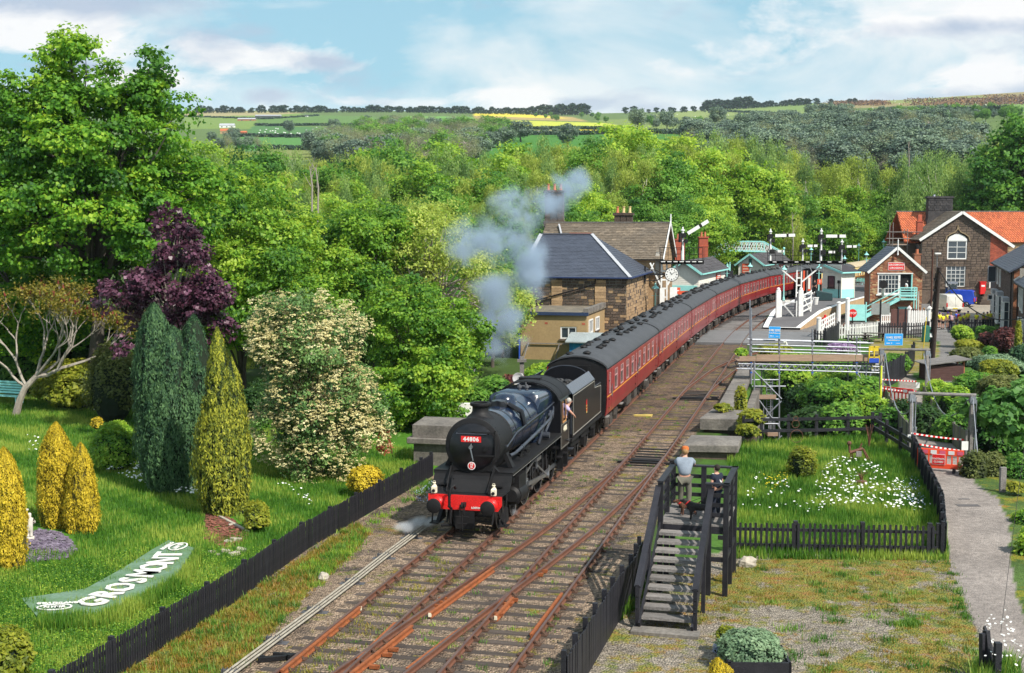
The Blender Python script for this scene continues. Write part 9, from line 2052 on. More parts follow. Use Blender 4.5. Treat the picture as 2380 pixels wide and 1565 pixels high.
R_SH=[('hebe_bush','round clipped green bush at the top of the footpath by the pickets',2236,778,27,20,lf_bright,.2,500,103),('golden_bush','flat topped pale yellow bush below the round green bush',2252,803,31,13,lf_yellowgreen,.2,500,98),('brown_bush','olive brown bush beside the footpath above the shed',2247,830,38,20,lf_olive,.22,400,90),
('small_green_bush','small green bush between brown and purple shrubs',2299,820,17,14,lf_mid,.2,500,92),('dark_shrub','large blackish purple shrub before the brick cottages',2340,798,34,34,lf_wine,.22,500,96),('red_shrub','red leaved shrub behind the pale yellow bush',2295,790,22,16,lf_wine,.2,400,99),('green_bush','green bush against the cottage fence',2290,770,22,12,lf_mid,.2,400,103),
('variegated_shrub','broad pale variegated shrub at the right edge',2320,850,62,24,lf_grey,.2,450,84),('golden_shrub','golden yellow shrub in front of the variegated one',2318,862,42,24,lf_yellowgreen,.2,450,80),('conifer_bush','blue green bush at the far right edge',2372,845,30,40,lf_yew,.2,450,84),
('garden_shrub','green shrub right of the wooden shed',2268,900,50,32,lf_mid,.2,400,74),('garden_shrub','pale shrub mass below the golden shrub',2330,915,60,40,lf_olive,.2,400,72),('climber','green climber on the cottage downpipe',2366,805,8,55,lf_yellowgreen,.2,500,93),
('bank_bush','green bush left of the footbridge panels',2180,930,34,42,lf_bright,.18,450,68),('bank_bush','bright leafy bush right of the footbridge',2215,950,42,50,lf_bright,.18,450,65),('bank_bush','dark leafy bush under the right near tower',2215,1010,48,50,lf_mid,.16,500,60),
('bank_bush','shadowy bush behind the big leaved branch',2310,1020,70,70,lf_mid,.18,450,60),('bank_bush','green bush at the right edge above the hedge',2385,985,45,90,lf_mid,.18,450,60),('bank_bush','weedy bank below the wooden shed',2170,905,30,20,lf_bright,.18,450,76),
('hedge_clump','twiggy hedge end beside the orange barrier',2265,1095,34,45,lf_olive,.12,900,51),('hedge_clump','grey twiggy hedge with white dead stems',2310,1095,45,40,lf_olive,.12,900,51.5),('hedge_clump','hedge clump running out of the right edge',2370,1100,45,42,lf_mid,.12,900,51),('yellow_flower_clump','yellow green flowering clump right of the timber post',2362,1135,22,14,lf_yellowgreen,.1,1200,47.5),
('verge_grass','long grass verge at the right edge of the path',2400,1290,42,60,lf_bright,.14,900,39),('verge_grass','green tuft bank at the right path edge',2395,1215,40,30,lf_bright,.14,900,43),
('lawn_bush','yellow green feathery bush standing in the daisy lawn',1864,1080,34,40,lf_yellowgreen,.1,1600,50.5),('sage_plant','grey green sage filling the timber planter',1745,1515,76,46,lf_grey,.08,3000,28.75),('lime_shrub','lime green shrub at the left of the planter',1688,1484,25,28,lf_yellowgreen,.07,3400,29.8),('forget_me_nots','pale blue flowering plant beside the planter',1672,1515,16,22,lf_blueflower,.03,9000,30),
('cow_parsley','white flowered cow parsley round the bottom right gate post',2335,1555,26,36,lf_grey,.07,1500,29),('hawthorn_bush','yellow flowered bed shrub behind the scaffold rails',1800,815,40,14,lf_yellowgreen,.2,350,92),('bed_plants','green bed plants below the swan urn',1850,835,60,12,lf_bright,.2,350,86),('bed_plants','purple flowered plants left of the picnic tables',1955,810,34,12,leafmat('lilac_flower',(.08,.13,.05),(.25,.15,.3),(.5,.35,.55)),.15,500,95),('bed_plants','weeds at the left end of the scaffold boards',1722,820,14,10,lf_bright,.2,500,88),('bed_plants','green bush between the blue sign and the far bridge tower',2080,845,34,22,lf_mid,.2,400,84)]
for nm,lab,x,y,rx,ry,m,ls_,n,Y_ in R_SH:shrub(nm,lab,x,y,rx,ry,m,ls_,n,Y0=Y_,lump=.2)
for x,y,rx,ry,m,Y_ in((1150,905,40,28,lf_mid,68),(1195,895,38,22,lf_wine,74),(1245,880,40,18,lf_bright,82),(1110,940,35,35,lf_mid,64),(1270,860,40,14,lf_bright,88)):shrub('bank_shrub','low garden shrub behind the engine, '+wh(x),x,y,rx,ry,m,.2,400,group='low shrubs behind the engine',Y0=Y_,lump=.25)
lf_mid2=leafmat('maple_leaf_right',(.04,.13,.03),(.09,.23,.045),(.17,.34,.08))
place_tree('big_leaved_sycamore','large leaved branch reaching in over the footbridge from the right edge','tree',2440,1090,[(2320,950,85,42,1.6,0,1),(2390,935,60,50,1.5,0,.7),(2370,1010,40,30,1.2,0,.3)],56,lobes=44,per=12,lobe_r=.42,nleaf=7,lsize=.3,leafm=lf_mid2,bark=m_bark,trunk_h=2.6,trunk_r=.12,nlimb=20,clump=(.26,.26,.1),asp=.9)
rv=[(1835,890,55,40,lf_bright,82),(1900,892,60,38,lf_mid,84),(1960,905,60,42,lf_bright,80),(2012,918,45,38,lf_mid,76),(1868,940,46,40,lf_dark,74),(1925,930,60,45,lf_mid,72),(1985,945,60,50,lf_bright,70),(2025,960,40,40,lf_bright,67),(1855,988,32,26,lf_dark,68),(1900,985,50,35,lf_dark,66),(1955,980,50,40,lf_mid,65),(1835,915,25,30,lf_dark,84),(1870,850,70,22,lf_bright,90),(1950,862,60,18,lf_mid,90),(2070,990,40,40,lf_mid,64),(2100,960,30,30,lf_dark,66),(2150,985,40,40,lf_dark,62)]
for x,y,rx,ry,m,Y_ in rv:shrub('ravine_bush',('dark' if m is lf_dark else 'bright' if m is lf_bright else 'mid green')+' ravine bush '+('below the scaffold tower' if x<1850 else 'under the middle of the scaffold' if x<1940 else 'under the right scaffold legs' if x<2045 else 'under the footbridge')+(', low down' if y>935 else ', high up'),x,y,rx,ry,m,.2,300,group='leafy bushes in the ravine',Y0=Y_,lump=.28)
for lab,x,y,rx,ry,Y_,z in(('yellow green ivy spilling over the tall pier',1745,975,32,22,60,0),('ivy along the inner edge of the parapet wall',1722,940,14,40,64,0),('low creeper beside the nearest coping stone',1738,1003,26,16,58,0),('weeds at the near end of the parapet',1680,948,22,9,63,0)):shrub('ivy',lab,x,y,rx,ry,lf_yellowgreen,.13,900,Y0=Y_,lump=.3,cat='creeper')
def proto(name,ells,H_,leafm,lsize,lobes,per,lobe_r,nleaf,bark,tr,hang=False,droop=0.,clump=(.5,.5,.3),asp=.6,nlimb=25,trunk=.8,upbias=.3):
 t=bpy.data.objects.new(name,None);tree_parts(t,ells,lobes,per,lobe_r,nleaf,lsize,leafm,bark,H_*trunk,tr,clump=clump,asp=asp,hang=hang,droop=droop,nlimb=nlimb,upbias=upbias);t['H']=H_;return t
PR={}
PR['birch']=[proto('birch_tree',[(0,0,9.5,3.0,3.0,5.5,1.4),(.5,0,14.5,2.2,2.2,4.2,.7),(-.8,.3,6,2.8,2.8,3.5,.6)],19,lf_birch,.24,80,16,1.0,19,m_barkbirch,.16,hang=True,droop=1.6,clump=(.3,.3,.6),asp=.34),
proto('birch_tree',[(0,0,9,2.6,2.6,6,1.2),(.2,0,15,1.7,1.7,4.5,.6),(1.6,.3,8.5,2.2,2.2,4,.6)],19.5,lf_birch2,.24,76,16,.95,19,m_barkbirch,.15,hang=True,droop=1.8,clump=(.28,.28,.65),asp=.34)]
PR['broad']=[proto('broadleaf_tree',[(0,0,7,4.2,4.2,4.2,1.6),(1.5,0,10,2.8,2.8,3,.6),(-2,.5,8,2.6,2.6,2.6,.5)],13,lf_bright,.24,80,15,1.3,19,m_bark,.25,clump=(.55,.55,.25),asp=.8,trunk=.6),
proto('broadleaf_tree',[(0,0,7.5,3.8,3.8,5,1.6),(-1.2,0,11,2.4,2.4,2.8,.5),(1.8,.5,6,2.8,2.8,2.6,.5)],14,lf_mid,.24,80,15,1.25,19,m_bark,.25,clump=(.55,.55,.25),asp=.8,trunk=.6)]
PR['bare']=[proto('budding_tree',[(0,0,7.5,4,4,4.6,1)],12.5,lf_bare,.34,45,14,1.2,7,m_barkpale,.2,clump=(.7,.7,.7),asp=.25,trunk=.7,nlimb=40)]
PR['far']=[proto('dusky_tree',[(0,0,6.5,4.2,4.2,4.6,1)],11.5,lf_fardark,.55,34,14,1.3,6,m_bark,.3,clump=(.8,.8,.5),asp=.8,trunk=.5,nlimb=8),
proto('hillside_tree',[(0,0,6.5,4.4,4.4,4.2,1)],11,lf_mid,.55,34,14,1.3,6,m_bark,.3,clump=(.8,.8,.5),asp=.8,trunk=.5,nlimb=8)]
PR['sky']=[proto('skyline_tree',[(0,0,6,4.4,4.4,4.4,1)],10.5,lf_pine,1.6,14,8,1.5,3,m_bark,.4,clump=(1,1,.6),asp=.9,trunk=.5,nlimb=0)]
def put(kind,x,Y_,ytop,label,group,sc=1.0,var=None,zb=None,wide=1.0,name=None):
 P_=PR[kind];pr=P_[R.randrange(len(P_))if var is None else var];q=at(x,ytop,Y_);z=gz(q.x,q.y)if zb is None else zb;s=(q.z-z)/pr['H']*1.1
 if s<.15:return
 o=dup(pr,loc=(q.x,q.y,z-.3),rz=R.uniform(0,6.28));o.scale=(s*wide*R.uniform(.9,1.15),s*wide*R.uniform(.9,1.15),s)
 for k in('H',):
  if k in o:del o[k]
 tag(o,label,'tree',group);return o
topprof=[(430,372),(527,352),(600,356),(640,372),(720,384),(800,382),(860,362),(950,368),(1040,353),(1100,356),(1180,378),(1250,347),(1320,342),(1400,350),(1480,330),(1557,320),(1640,338),(1724,330),(1790,345),(1850,362),(1920,402),(1990,368),(2040,405),(2110,382),(2200,370),(2260,378),(2330,330),(2420,300)]
def ytp(x):return float(np.interp(x,[a for a,b in topprof],[b for a,b in topprof]))
x=440
while x<2330:
 Y_=R.uniform(222,236);put('birch' if R.random()<.85 else 'broad',x,Y_,ytp(x)+R.uniform(-10,6),'back row birch '+wh(x),'trees of the wood behind the station');x+=R.uniform(26,40)
rowsW=[(200,22,28,.85,30),(176,56,33,.8,36),(152,105,38,.75,40),(132,140,44,.6,46)]
for Yr,dy,step,pb,jit in rowsW:
 x=440+R.uniform(0,20)
 while x<2330:
  q=at(x,500,Yr);lon=(q.x-TX)*TS+(q.y-TY)*TC;lat=(q.x-TX)*TC-(q.y-TY)*TS;tl=latA(min(lon,168))if lon>-20 else 0
  ok=(lat<tl-15)or(lat>latB(min(lon,168))+30 and Yr>190)or Yr>198 and(lat<tl-8 or lat>latB(min(lon,168))+8)
  if x>1990 and Yr<198:ok=False
  if 1235<x<1570 and Yr<150:ok=False
  if ok:
   yt=ytp(x)+dy+R.uniform(-15,18)
   kind='birch' if R.random()<pb else 'broad'
   put(kind,x,Yr+R.uniform(-9,9),yt,({200:'upper',176:'middle',152:'lower',132:'front'}[Yr])+{'birch':' row drooping birch ','broad':' row rounded leafy tree '}[kind]+wh(x),'trees of the wood behind the station')
  x+=step*R.uniform(.8,1.25)
for Yr,y0_,step in((112,535,44),(98,580,46),(88,640,48)):
 x=560
 while x<1195:
  put('broad' if R.random()<.62 else 'birch',x,Yr+R.uniform(-4,4),y0_+R.uniform(-25,25)+(x-560)*.02,{112:'farther',98:'middle',88:'nearer'}[Yr]+' leafy tree beyond the garden, '+wh(x),'leafy trees left of the station house');x+=step*R.uniform(.8,1.2)
for x,Y_,yt in((1590,168,500),(1640,170,470),(1690,196,440),(1760,205,480),(1820,212,500),(1560,160,470),(1600,190,430),(1870,215,470),(1930,212,500),(1985,218,505),(2030,222,500),(2090,222,490),(2120,215,480),(1960,225,450),(1900,225,440),(2060,226,450)):put('broad',x,Y_,yt,'bright leafy tree rising behind the platforms '+wh(x),'leafy trees behind the platforms')
for x,yt in((1345,505),(1400,520),(1290,480),(1470,510),(1510,480)):put('broad',x,142,yt,'leafy tree directly behind the station house roof','leafy trees behind the station roof')
place_tree('horse_chestnut','big dense tree at the right edge above the red roof','tree',2360,560,[(2370,400,115,130,7,0,1.5),(2440,330,110,110,7,4,1),(2300,450,70,70,5,-2,.5),(2350,500,100,50,5,-3,.5)],190,lobes=170,per=15,lobe_r=1.6,nleaf=11,lsize=.5,leafm=lf_mid,bark=m_bark,trunk_h=12,trunk_r=.5,nlimb=30,clump=(.7,.7,.3),asp=.85)
place_tree('weeping_tree','weeping tree behind the stone house chimney','tree',2170,560,[(2170,420,60,70,5,0,1),(2130,480,60,70,5,-2,.9),(2210,490,50,60,5,-2,.6)],196,lobes=90,per=15,lobe_r=1.4,nleaf=12,lsize=.4,leafm=lf_birch2,bark=m_barkbirch,trunk_h=14,trunk_r=.3,nlimb=20,clump=(.5,.5,.8),asp=.35,hang=True,droop=2.2)
for x,y0_,y1_,Y_ in((723,420,386,128),(737,422,390,128),(1840,560,492,190),(1303,480,400,190),(2110,360,330,212)):
 a,b=at(x,y0_+60,Y_),at(x,y1_,Y_);t=thing('bare_trunk','thin pale dead trunk standing up out of the wood','tree',a,0,'pale bare trunks in the wood');mb=MB();h=b.z-a.z;mb.tube([(0,0,-3),(.15,0,h*.5),(-.1,0,h)],[.11,.08,.03],6)
 for k in range(5):f=.5+.1*k;mb.tube([(0,0,h*f),(R.uniform(-1,1),0,h*f+1.3)],[.04,.01],4)
 mb.build('trunk',m_barkpale,t)
def scatter_wood(poly,n,kinds,Yf,label,group,hgt=11,wide=1.0):
 xs=[p[0]for p in poly];ys=[p[1]for p in poly];k=0;tries=0
 while k<n and tries<n*30:
  tries+=1;x,y=R.uniform(min(xs),max(xs)),R.uniform(min(ys),max(ys))
  if not inpoly(np.array([x]),np.array([y]),poly)[0]:continue
  Y_=Yf(x,y)*R.uniform(.97,1.03);kd,vr=kinds[R.randrange(len(kinds))];pr=PR[kd][vr];q=at(x,y,Y_);z=gz(q.x,q.y);s=hgt/pr['H']*R.uniform(.75,1.2)
  o=dup(pr,loc=(q.x,q.y,z-.5),rz=R.uniform(0,6.28));o.scale=(s*wide,s*wide,s)
  if 'H' in o:del o['H']
  tag(o,label+(' '+wh(x)if n>100 else '')+(', low slope' if n>100 and y>(min(ys)+max(ys))/2 else ''),'tree',group);k+=1
def depth_of(x,y):
 Ys=np.exp(np.linspace(np.log(262),np.log(2300),160));yy=far_y(np.full(160,float(x)),Ys);i=np.argmin(np.abs(yy-y));return float(Ys[i])
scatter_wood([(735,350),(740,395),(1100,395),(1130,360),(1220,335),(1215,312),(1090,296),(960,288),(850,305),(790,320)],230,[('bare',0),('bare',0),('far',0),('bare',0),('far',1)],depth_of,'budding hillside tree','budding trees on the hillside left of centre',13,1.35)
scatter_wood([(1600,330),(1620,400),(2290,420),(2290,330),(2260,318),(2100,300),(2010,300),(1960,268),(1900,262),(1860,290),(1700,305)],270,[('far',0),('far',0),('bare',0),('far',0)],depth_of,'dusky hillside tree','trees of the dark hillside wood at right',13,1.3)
scatter_wood([(490,330),(500,360),(600,355),(600,335),(540,318)],14,[('bare',0),('far',0)],depth_of,'grey tree below the red roofed farm','trees below the red roofed farm',9)
scatter_wood([(1470,283),(1480,300),(1640,300),(1780,288),(1790,275),(1600,283)],34,[('far',1),('far',0)],depth_of,'hedgerow tree beyond the big green field','hedgerow trees beyond the big green field',9)
scatter_wood([(1230,268),(1300,285),(1420,287),(1400,272)],14,[('far',1)],depth_of,'small tree beside the yellow fields','small trees beside the yellow fields',8)
scatter_wood([(2020,265),(2020,282),(2350,290),(2380,262),(2200,262)],46,[('far',1),('far',0),('far',1)],depth_of,'tree in the belt below the brown moorland at right','trees below the brown moorland',9)
scatter_wood([(1620,262),(1640,266),(1900,286),(1990,290),(1990,284),(1880,276),(1780,262)],20,[('far',0)],depth_of,'hedge tree running down the pale slope','hedge trees on the pale slope',5)
for x,y,h in((1482,303,19),(1550,303,17),(1666,296,18),(672,312,13),(775,312,14),(852,290,12),(1265,318,9),(1320,345,14),(728,366,14),(1890,290,12),(2065,262,7),(1290,318,7)):
 Y_=depth_of(x,y);q=at(x,y,Y_);pr=PR['far'][0];o=dup(pr,loc=(q.x,q.y,gz(q.x,q.y)-.3),rz=x);o.scale=(h/11.5,)*3
 if 'H' in o:del o['H']
 tag(o,'lone dark field tree on the far slopes','tree','lone field trees')
x=430
while x<2020:
 dens=np.interp(x,[430,600,900,1000,1240,1360,1372,1400,1600,1640,1900,1920,2020],[.6,.8,.8,.9,1,1,.15,.15,.4,1,.9,.1,0])
 if R.random()<dens:
  Y_=2150;y=float(far_y(np.array([float(x)]),np.array([2150.]))[0]);q=at(x,y,Y_);h=R.uniform(6,13)*(1.5 if 1230<x<1365 or 1640<x<1760 else 1);o=dup(PR['sky'][0],loc=(q.x,q.y,gz(q.x,q.y)-.5),rz=R.uniform(0,6));o.scale=(h/9*1.2,h/9*1.2,h/10.5)
  if 'H' in o:del o['H']
  tag(o,'small dark skyline tree '+wh(x),'tree','trees along the skyline')
 x+=R.uniform(5,8.5)
for k_ in list(PR.values()):
 for pr in k_:
  for ch in list(pr.children):bpy.data.objects.remove(ch)
  bpy.data.objects.remove(pr)
def hedge(pts,h,label):
 Vs=[];n=0
 for(x0,y0),(x1,y1)in zip(pts[:-1],pts[1:]):
  m=max(4,int(math.hypot(x1-x0,y1-y0)*1.6))
  for i in range(m):
   f=i/m;x,y=x0+(x1-x0)*f,y0+(y1-y0)*f;Y_=depth_of(x,y);q=at(x,y,Y_);Vs.append((q.x,q.y,gz(q.x,q.y)))
 V=np.array(Vs);k=5;P=np.repeat(V,k,0);P=P+rs.normal(size=P.shape)*np.array([h*.5,h*.4,0])+np.stack([np.zeros(len(P)),np.zeros(len(P)),rs.rand(len(P))*h],1)
 leafobj('hedge',quads(P,unit(rs.normal(size=P.shape)+[0,-1,.5]),h*.9,.8),lf_pine,None,None,label=label,cat='hedge',group='hedges between the far fields')
hedge([(595,293),(740,292),(880,294),(1000,300)],2.4,'dark hedge below the top left field');hedge([(560,319),(680,321),(850,322)],2.2,'dark hedge under the sheep field');hedge([(1050,300),(1200,301),(1330,300),(1470,302)],2.4,'hedge below the yellow field');hedge([(1060,316),(1220,313),(1340,313),(1480,308),(1610,312)],2.6,'hedge along the top of the big green field');hedge([(1100,287),(1230,289)],1.8,'low hedge patches in the brown field');hedge([(1640,256),(1790,266),(1900,286)],2.6,'hedge running down the pale slope');hedge([(2030,264),(2120,260),(2220,256)],3.5,'bushy hedge below the moorland');hedge([(2210,272),(2290,268),(2350,266)],6,'dark conifer belt on the right hillside');hedge([(430,272),(620,277),(740,270)],2,'hedge near the hilltop barn');hedge([(600,345),(700,349),(810,347)],2,'hedge above the lowest left field')
def farm(label,x,y,w,h,wallm,roofm_,n=1,roofh=.45):
 Y_=depth_of(x,y);q=at(x,y,Y_);s=FD/Y_;W_,H_=w/s,h/s;t=thing('farm_building',label,'farmhouse',(q.x,q.y,gz(q.x,q.y)-.5),0)
 MB().box(-W_/2,0,0,W_/2,W_*.4,H_*(1-roofh)+.5).build('wall',wallm,t);MB().prism([(-W_/2-.2,-.3,H_*(1-roofh)+.5),(-W_/2-.2,W_*.4+.3,H_*(1-roofh)+.5),(-W_/2-.2,W_*.2,H_+.5)],(W_+.4,0,0)).build('roof',roofm_,t)
 for k in range(n):mb=MB();a=-W_/2+W_*(k+.5)/n;mb.box(a-W_*.05,-.05,H_*.2,a+W_*.05,.02,H_*.42);mb.build('window',m_glass,t)
farm('red roofed farmhouse below the white farmhouse at far left',525,312,26,12,m_buffstone,m_pantile,2);farm('long red roofed barn right of the red farmhouse',555,313,34,8,m_brick,m_pantile,1);farm('white fronted farmhouse with grey roof at far left',527,297,34,10,m_white,m_lead,3,.5);farm('long open hilltop barn',622,275,58,9,m_galvdark,m_lead,4,.35);farm('red brick farm range left of the hilltop barn',572,280,40,7,m_brick,m_lead,2);farm('tiny white farm building on the left skyline',712,272,8,5,m_white,m_slate,1)
mb=MB()
for i in range(90):
 x,y=R.choice([(R.uniform(600,960),R.uniform(296,318)),(R.uniform(1480,1850),R.uniform(265,290)),(R.uniform(1950,2300),R.uniform(235,262)),(R.uniform(600,900),R.uniform(296,315))]);Y_=depth_of(x,y);q=at(x,y,Y_);z=gz(q.x,q.y);mb.sph((q.x,q.y,z+.6),(.8,.5,.5),6,4)
mb.build('sheep',m_white,kind='stuff',label='white dots of sheep grazing on the far fields')
Vs=[]
for poly,n,h in(([(1930,246),(2060,242),(2060,234),(1930,240)],260,3),([(2110,246),(2300,240),(2300,228),(2160,230)],200,3),([(2290,244),(2460,240),(2460,222),(2290,228)],200,2.5)):
 xs=[p[0]for p in poly];ys=[p[1]for p in poly]
 for i in range(n):x,y=R.uniform(min(xs),max(xs)),R.uniform(min(ys),max(ys));Y_=depth_of(x,y);q=at(x,y,Y_);Vs.append((q.x,q.y,gz(q.x,q.y)))
V=np.array(Vs);P=np.repeat(V,8,0);P=P+rs.normal(size=P.shape)*[6,5,0]+np.stack([np.zeros(len(P)),np.zeros(len(P)),rs.rand(len(P))*2.5],1)
leafobj('gorse_and_heather',quads(P,unit(rs.normal(size=P.shape)+[0,-.5,1]),2.6,.8),leafmat('gorse',(.08,.04,.03),(.14,.08,.03),(.26,.13,.02),trans=.05),None,None,kind='stuff',label='brown gorse and heather patches on the moor')
def sample_poly(poly,n,z=-.2):
 P=[G(x,y,z)for x,y in poly];px=np.array([p.x for p in P]);py=np.array([p.y for p in P]);pw=list(zip(px,py));out=[]
 tot=0
 while tot<n:
  u=rs.rand(n*2);y=py.min()+(py.max()-py.min())*u**1.35;x=px.min()+(px.max()-px.min())*rs.rand(n*2);m=inpoly(x,y,pw);out.append(np.stack([x[m],y[m]],1));tot+=m.sum()
 return np.concatenate(out)[:n]
LAWN=[(-120,1700),(118,1662),(296,1545),(530,1398),(705,1272),(945,1128),(1000,1098),(1000,1060),(900,1050),(700,1000),(480,985),(300,960),(0,940),(-120,940)]
BED=[(52,1310),(60,1262),(90,1243),(140,1248),(172,1272),(182,1292),(150,1311)];RUB=[(478,1200),(478,1250),(520,1270),(562,1258),(572,1243),(545,1218),(500,1198)]
BOARD=[(46,1396),(105,1386),(200,1371),(285,1324),(355,1279),(392,1258),(455,1278),(412,1352),(330,1404),(240,1450),(160,1460),(92,1456)]
def blades(XY,h,w,mat,name,label,tintf=None,lean=.35):
 n=len(XY);z=height(XY[:,0],XY[:,1]);hh=h*(.5+rs.rand(n));a=rs.rand(n)*6.28;d=np.stack([np.cos(a),np.sin(a),np.zeros(n)],1);b=np.stack([-np.sin(a),np.cos(a),np.zeros(n)],1);P=np.stack([XY[:,0],XY[:,1],z-.02],1)
 V=np.empty((n,3,3));V[:,0]=P-b*w;V[:,1]=P+b*w;V[:,2]=P+np.array([0,0,1])*hh[:,None]+d*(lean*hh*rs.rand(n))[:,None]
 t=np.clip(.5+.22*np.sin(XY[:,0]*1.1+np.sin(XY[:,1]))+.18*np.sin(XY[:,1]*1.7+XY[:,0])+.14*np.sin(XY[:,0]*4.3+2*np.sin(XY[:,1]*3.1))+rs.normal(size=n)*.16,0,1)if tintf is None else tintf
 leafobj(name,V.reshape(-1,3),mat,None,t,k=3,kind='stuff',label=label)
def screen0(XY,z=-.2):return PCX+FD*XY[:,0]/(XY[:,1]*cP-(z-CAMH)*sP),PCY-FD*(XY[:,1]*sP+(z-CAMH)*cP)/(XY[:,1]*cP-(z-CAMH)*sP)
XY=sample_poly(LAWN,170000);sx,sy=screen0(XY);keep=~(inpoly(sx,sy,BED)|inpoly(sx,sy,RUB));ob=inpoly(*screen0(XY,.02),BOARD);keep&=~(ob&(np.sin(XY[:,0]*5+2*np.sin(XY[:,1]*4))+np.sin(XY[:,1]*6.3)+rs.rand(len(XY))*.8<1.05));XY=XY[keep]
blades(XY,.17,.018,lf_grass,'lawn_grass','long green lawn grass of the left garden')
XY=sample_poly([(90,1472),(230,1466),(330,1420),(420,1362),(460,1296),(470,1320),(440,1380),(350,1440),(240,1490),(90,1500)],8000);blades(XY,.3,.022,lf_grass,'overhanging_grass','taller grass hiding the lower edge of the lawn board')
XY=sample_poly([(-100,1690),(110,1655),(530,1395),(660,1300),(450,1290),(300,1300),(190,1330),(0,1350),(-100,1360)],30000);XY=XY[~inpoly(*screen0(XY,.02),BOARD)];z=height(XY[:,0],XY[:,1]);P=np.stack([XY[:,0],XY[:,1],z+rs.rand(len(XY))*.16],1)
leafobj('lawn_weeds',quads(P,unit(rs.normal(size=P.shape)*.5+[0,0,1]),.055,.7),lf_bright,None,None,kind='stuff',label='leafy vetch and weeds in the near lawn')
XY=sample_poly(DAISY_POLY,70000);blades(XY,.24,.02,lf_grass,'meadow_grass','long bright grass of the daisy lawn')
XY=sample_poly([(1692,1300),(1692,1255),(2200,1262),(2205,1304)],5000);blades(XY,.22,.02,lf_grass,'fence_side_grass','grass tufts along the picket fence foot')
XY=sample_poly([(2210,1330),(2300,1330),(2330,1560),(2390,1600),(2390,1500),(2352,1330),(2340,1200),(2400,1200),(2400,1600),(2200,1600)],400);
def tufts(poly,n,per,rr,h,mat,name,label,w=.014):
 c=sample_poly(poly,n);XY=np.repeat(c,per,0)+rs.normal(size=(n*per,2))*rr*(.4+rs.rand(n*per,1));blades(XY,h,w,mat,name,label,np.clip(np.repeat(rs.rand(n),per)*.8+rs.normal(size=n*per)*.1,0,1),.9)
tufts([(1480,1500),(1700,1300),(2205,1305),(2250,1440),(2310,1600),(1850,1600),(1900,1520),(2100,1450),(1800,1400)],420,30,.1,.07,lf_moss,'mossy_tufts','yellow green moss and weed tufts in the gravel yard')
tufts([(1650,1420),(1700,1300),(2205,1305),(2250,1500),(2310,1600),(1850,1600)],60,60,.14,.13,lf_grass,'grass_tufts','green grass tufts in the gravel yard')
tufts([(2080,1438),(2080,1456),(2130,1458),(2125,1442)],6,250,.1,.1,lf_grass,'grass_tufts','bright round grass tuft in the middle of the yard')
tufts(WEED_POLY,900,34,.1,.1,lf_moss,'trackside_weeds','yellow and orange weeds between the left fence and the line')
tufts(WEED_POLY,160,40,.12,.16,lf_grass,'trackside_grass','green weeds between the left fence and the line')
tufts([(700,1330),(960,1150),(1000,1110),(1010,1130),(900,1200),(760,1340)],90,40,.13,.16,lf_bright,'trackside_grass','green weeds along the foot of the left fence')
tufts([(600,1640),(1040,1260),(1330,1090),(1560,860),(1640,800),(1640,880),(1500,1130),(1340,1400),(1290,1640)],170,26,.09,.09,lf_grass,'track_weeds','small green weeds scattered between the rails')
tufts([(560,1640),(800,1440),(1000,1300),(1100,1320),(900,1480),(700,1640)],130,26,.1,.08,lf_moss,'track_weeds','yellow weeds scattered between the rails')
tufts([(1440,1440),(1500,1380),(1500,1330),(1470,1340),(1420,1440)],26,50,.1,.3,lf_grass,'fence_side_grass','long grass by the boarded fence and stair foot',.02)
tufts([(2196,1300),(2215,1320),(2250,1440),(2240,1440),(2205,1330)],20,40,.08,.1,lf_grass,'path_edge_grass','grass along the edge of the footpath')
tufts([(2268,1600),(2290,1540),(2345,1540),(2360,1600)],30,60,.14,.4,lf_grass,'gate_side_grass','long grass round the bottom right gate post',.018)
def flowers(poly,n,r,h,mat,name,label,pts=None):
 XY=sample_poly(poly,n);z=height(XY[:,0],XY[:,1])+h*(.7+.5*rs.rand(n));P=np.stack([XY[:,0],XY[:,1],z],1);Nn=unit(rs.normal(size=P.shape)*.25+[0,-.25,1]);t=unit(np.cross(Nn,[1.,.2,0]));b=np.cross(Nn,t);V=np.empty((n,6,3));rr=r*(.7+.6*rs.rand(n))[:,None]
 for k in range(6):a=k*math.pi/3;V[:,k]=P+(t*math.cos(a)+b*math.sin(a))*rr
 leafobj(name,V.reshape(-1,3),mat,None,None,k=6,kind='stuff',label=label)
flowers([(215,1082),(230,1078),(330,1110),(420,1140),(482,1175),(470,1190),(400,1178),(300,1150),(222,1120)],330,.038,.26,lf_white,'ox_eye_daisies','band of white daisies curving below the conifers')
flowers([(60,1050),(90,1050),(100,1090),(60,1095)],18,.038,.24,lf_white,'ox_eye_daisies','few white daisies left of the yellow conifers')
flowers([(640,1150),(690,1150),(745,1190),(720,1200)],18,.038,.24,lf_white,'ox_eye_daisies','few white daisies near the left fence')
flowers([(1890,1150),(1930,1080),(2010,1085),(2100,1140),(2165,1195),(2150,1204),(2000,1190),(1930,1190)],330,.042,.34,lf_white,'ox_eye_daisies','drift of white daisies in the right garden')
flowers([(1720,1190),(1760,1100),(1850,1140),(1960,1200),(1900,1210)],60,.038,.3,lf_white,'ox_eye_daisies','scattered white daisies above the picket fence')
flowers([(1770,1120),(1830,1110),(1830,1140),(1780,1150)],60,.03,.26,leafmat('buttercup',(.6,.5,.02),(.75,.6,.03),(.8,.7,.05)),'buttercups','yellow buttercups left of the feathery bush')
flowers([(2070,1145),(2130,1120),(2150,1170),(2150,1190),(2100,1180)],120,.022,.3,lf_blueflower,'blue_flowers','pale blue flowers beside the footpath fence')
flowers([(960,1150),(1010,1120),(1025,1150),(980,1180)],130,.02,.12,lf_blueflower,'blue_flowers','pale blue flowers at the left fence end')
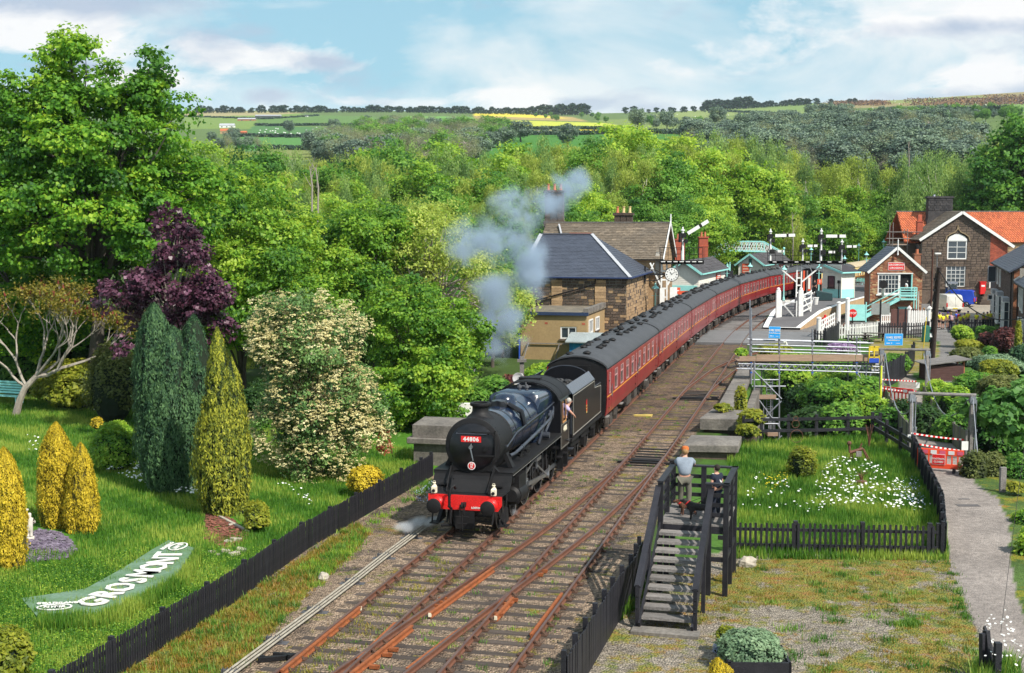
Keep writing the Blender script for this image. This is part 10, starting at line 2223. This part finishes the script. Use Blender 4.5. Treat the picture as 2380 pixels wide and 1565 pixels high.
flowers([(2280,1560),(2290,1480),(2350,1500),(2372,1560),(2372,1600),(2280,1600)],60,.03,.75,lf_white,'cow_parsley_heads','white cow parsley heads round the bottom right post')
flowers([(150,950),(215,950),(225,1000),(180,985)],40,.03,.3,lf_white,'white_flowers','white flowers behind the left lawn')
# smoke and steam
def smoke(name,label,blobs,Y0,dens,col,nscale,thick,rough_=.6,thr=.42):
 bl=[(at(x,y,Y0),rx*Y0/FD,ry*Y0/FD)for x,y,rx,ry in blobs]
 x0=min(p.x-a*1.3 for p,a,b in bl);x1=max(p.x+a*1.3 for p,a,b in bl);z0=min(p.z-b*1.3 for p,a,b in bl);z1=max(p.z+b*1.3 for p,a,b in bl)
 mb=MB().box(x0,Y0-thick,z0,x1,Y0+thick,z1)
 m,nt,N,L=_nt(name);o=N.new('ShaderNodeOutputMaterial');v=N.new('ShaderNodeVolumePrincipled');L.new(v.outputs[0],o.inputs['Volume']);v.inputs['Color'].default_value=(*col,1);v.inputs['Anisotropy'].default_value=.1
 g=N.new('ShaderNodeNewGeometry');nz=N.new('ShaderNodeTexNoise');nz.inputs['Scale'].default_value=nscale;nz.inputs['Detail'].default_value=5;nz.inputs['Roughness'].default_value=rough_;nz.inputs['Distortion'].default_value=.4;L.new(g.outputs['Position'],nz.inputs[0])
 acc=None
 def mth(op,a,b=None,clamp=False):
  x=N.new('ShaderNodeMath');x.operation=op;x.use_clamp=clamp
  for i,s in enumerate((a,b)):
   if s is None:continue
   if isinstance(s,(int,float)):x.inputs[i].default_value=s
   else:L.new(s,x.inputs[i])
  return x.outputs[0]
 for p,a,b in bl:
  vs=N.new('ShaderNodeVectorMath');vs.operation='SUBTRACT';L.new(g.outputs['Position'],vs.inputs[0]);vs.inputs[1].default_value=p
  vm=N.new('ShaderNodeVectorMath');vm.operation='DIVIDE';L.new(vs.outputs[0],vm.inputs[0]);vm.inputs[1].default_value=(a,min(thick*.8,max(a,b)),b)
  vl=N.new('ShaderNodeVectorMath');vl.operation='LENGTH';L.new(vm.outputs[0],vl.inputs[0]);f=mth('SUBTRACT',1.05,vl.outputs['Value'])
  acc=f if acc is None else mth('MAXIMUM',acc,f)
 d=mth('ADD',acc,mth('MULTIPLY',mth('SUBTRACT',nz.outputs[0],.5),4.2));d=mth('MULTIPLY',mth('SUBTRACT',d,thr-.3),.95,True);edge=mth('MULTIPLY',acc,2.2,True);d=mth('MULTIPLY',mth('MULTIPLY',d,edge),dens);L.new(d,v.inputs['Density'])
 mb.build(name,m,kind='stuff',label=label)
smoke('chimney_smoke','blue grey smoke drifting in front of the station house',[(1140,560,130,75),(1205,495,85,70),(1085,585,70,48),(1235,620,60,90),(1275,470,60,50),(1325,430,55,55),(1150,680,70,65),(1115,745,65,60),(1185,750,55,65),(1145,810,55,55),(1108,850,36,36),(1210,790,30,40)],75,2.0,(.6,.73,.9),.55,2.6,thr=.5)
smoke('cylinder_steam','puff of white steam blowing left from the front of the engine',[(985,1215,42,16),(945,1225,36,14),(1012,1205,20,16)],41.5,5.0,(.9,.92,.96),1.6,.7,thr=.35)
smoke('cylinder_steam','small wisp of steam at the right cylinder cock',[(1195,1190,12,10)],42.0,3.0,(.85,.87,.92),4,.25)
m,nt,N,L=_nt('thin_haze');o=N.new('ShaderNodeOutputMaterial');v=N.new('ShaderNodeVolumePrincipled');L.new(v.outputs[0],o.inputs['Volume']);v.inputs['Color'].default_value=(.72,.83,1,1);v.inputs['Density'].default_value=.00005
MB().box(-2400,-60,-40,2900,3900,330).build('haze',m,kind='stuff')
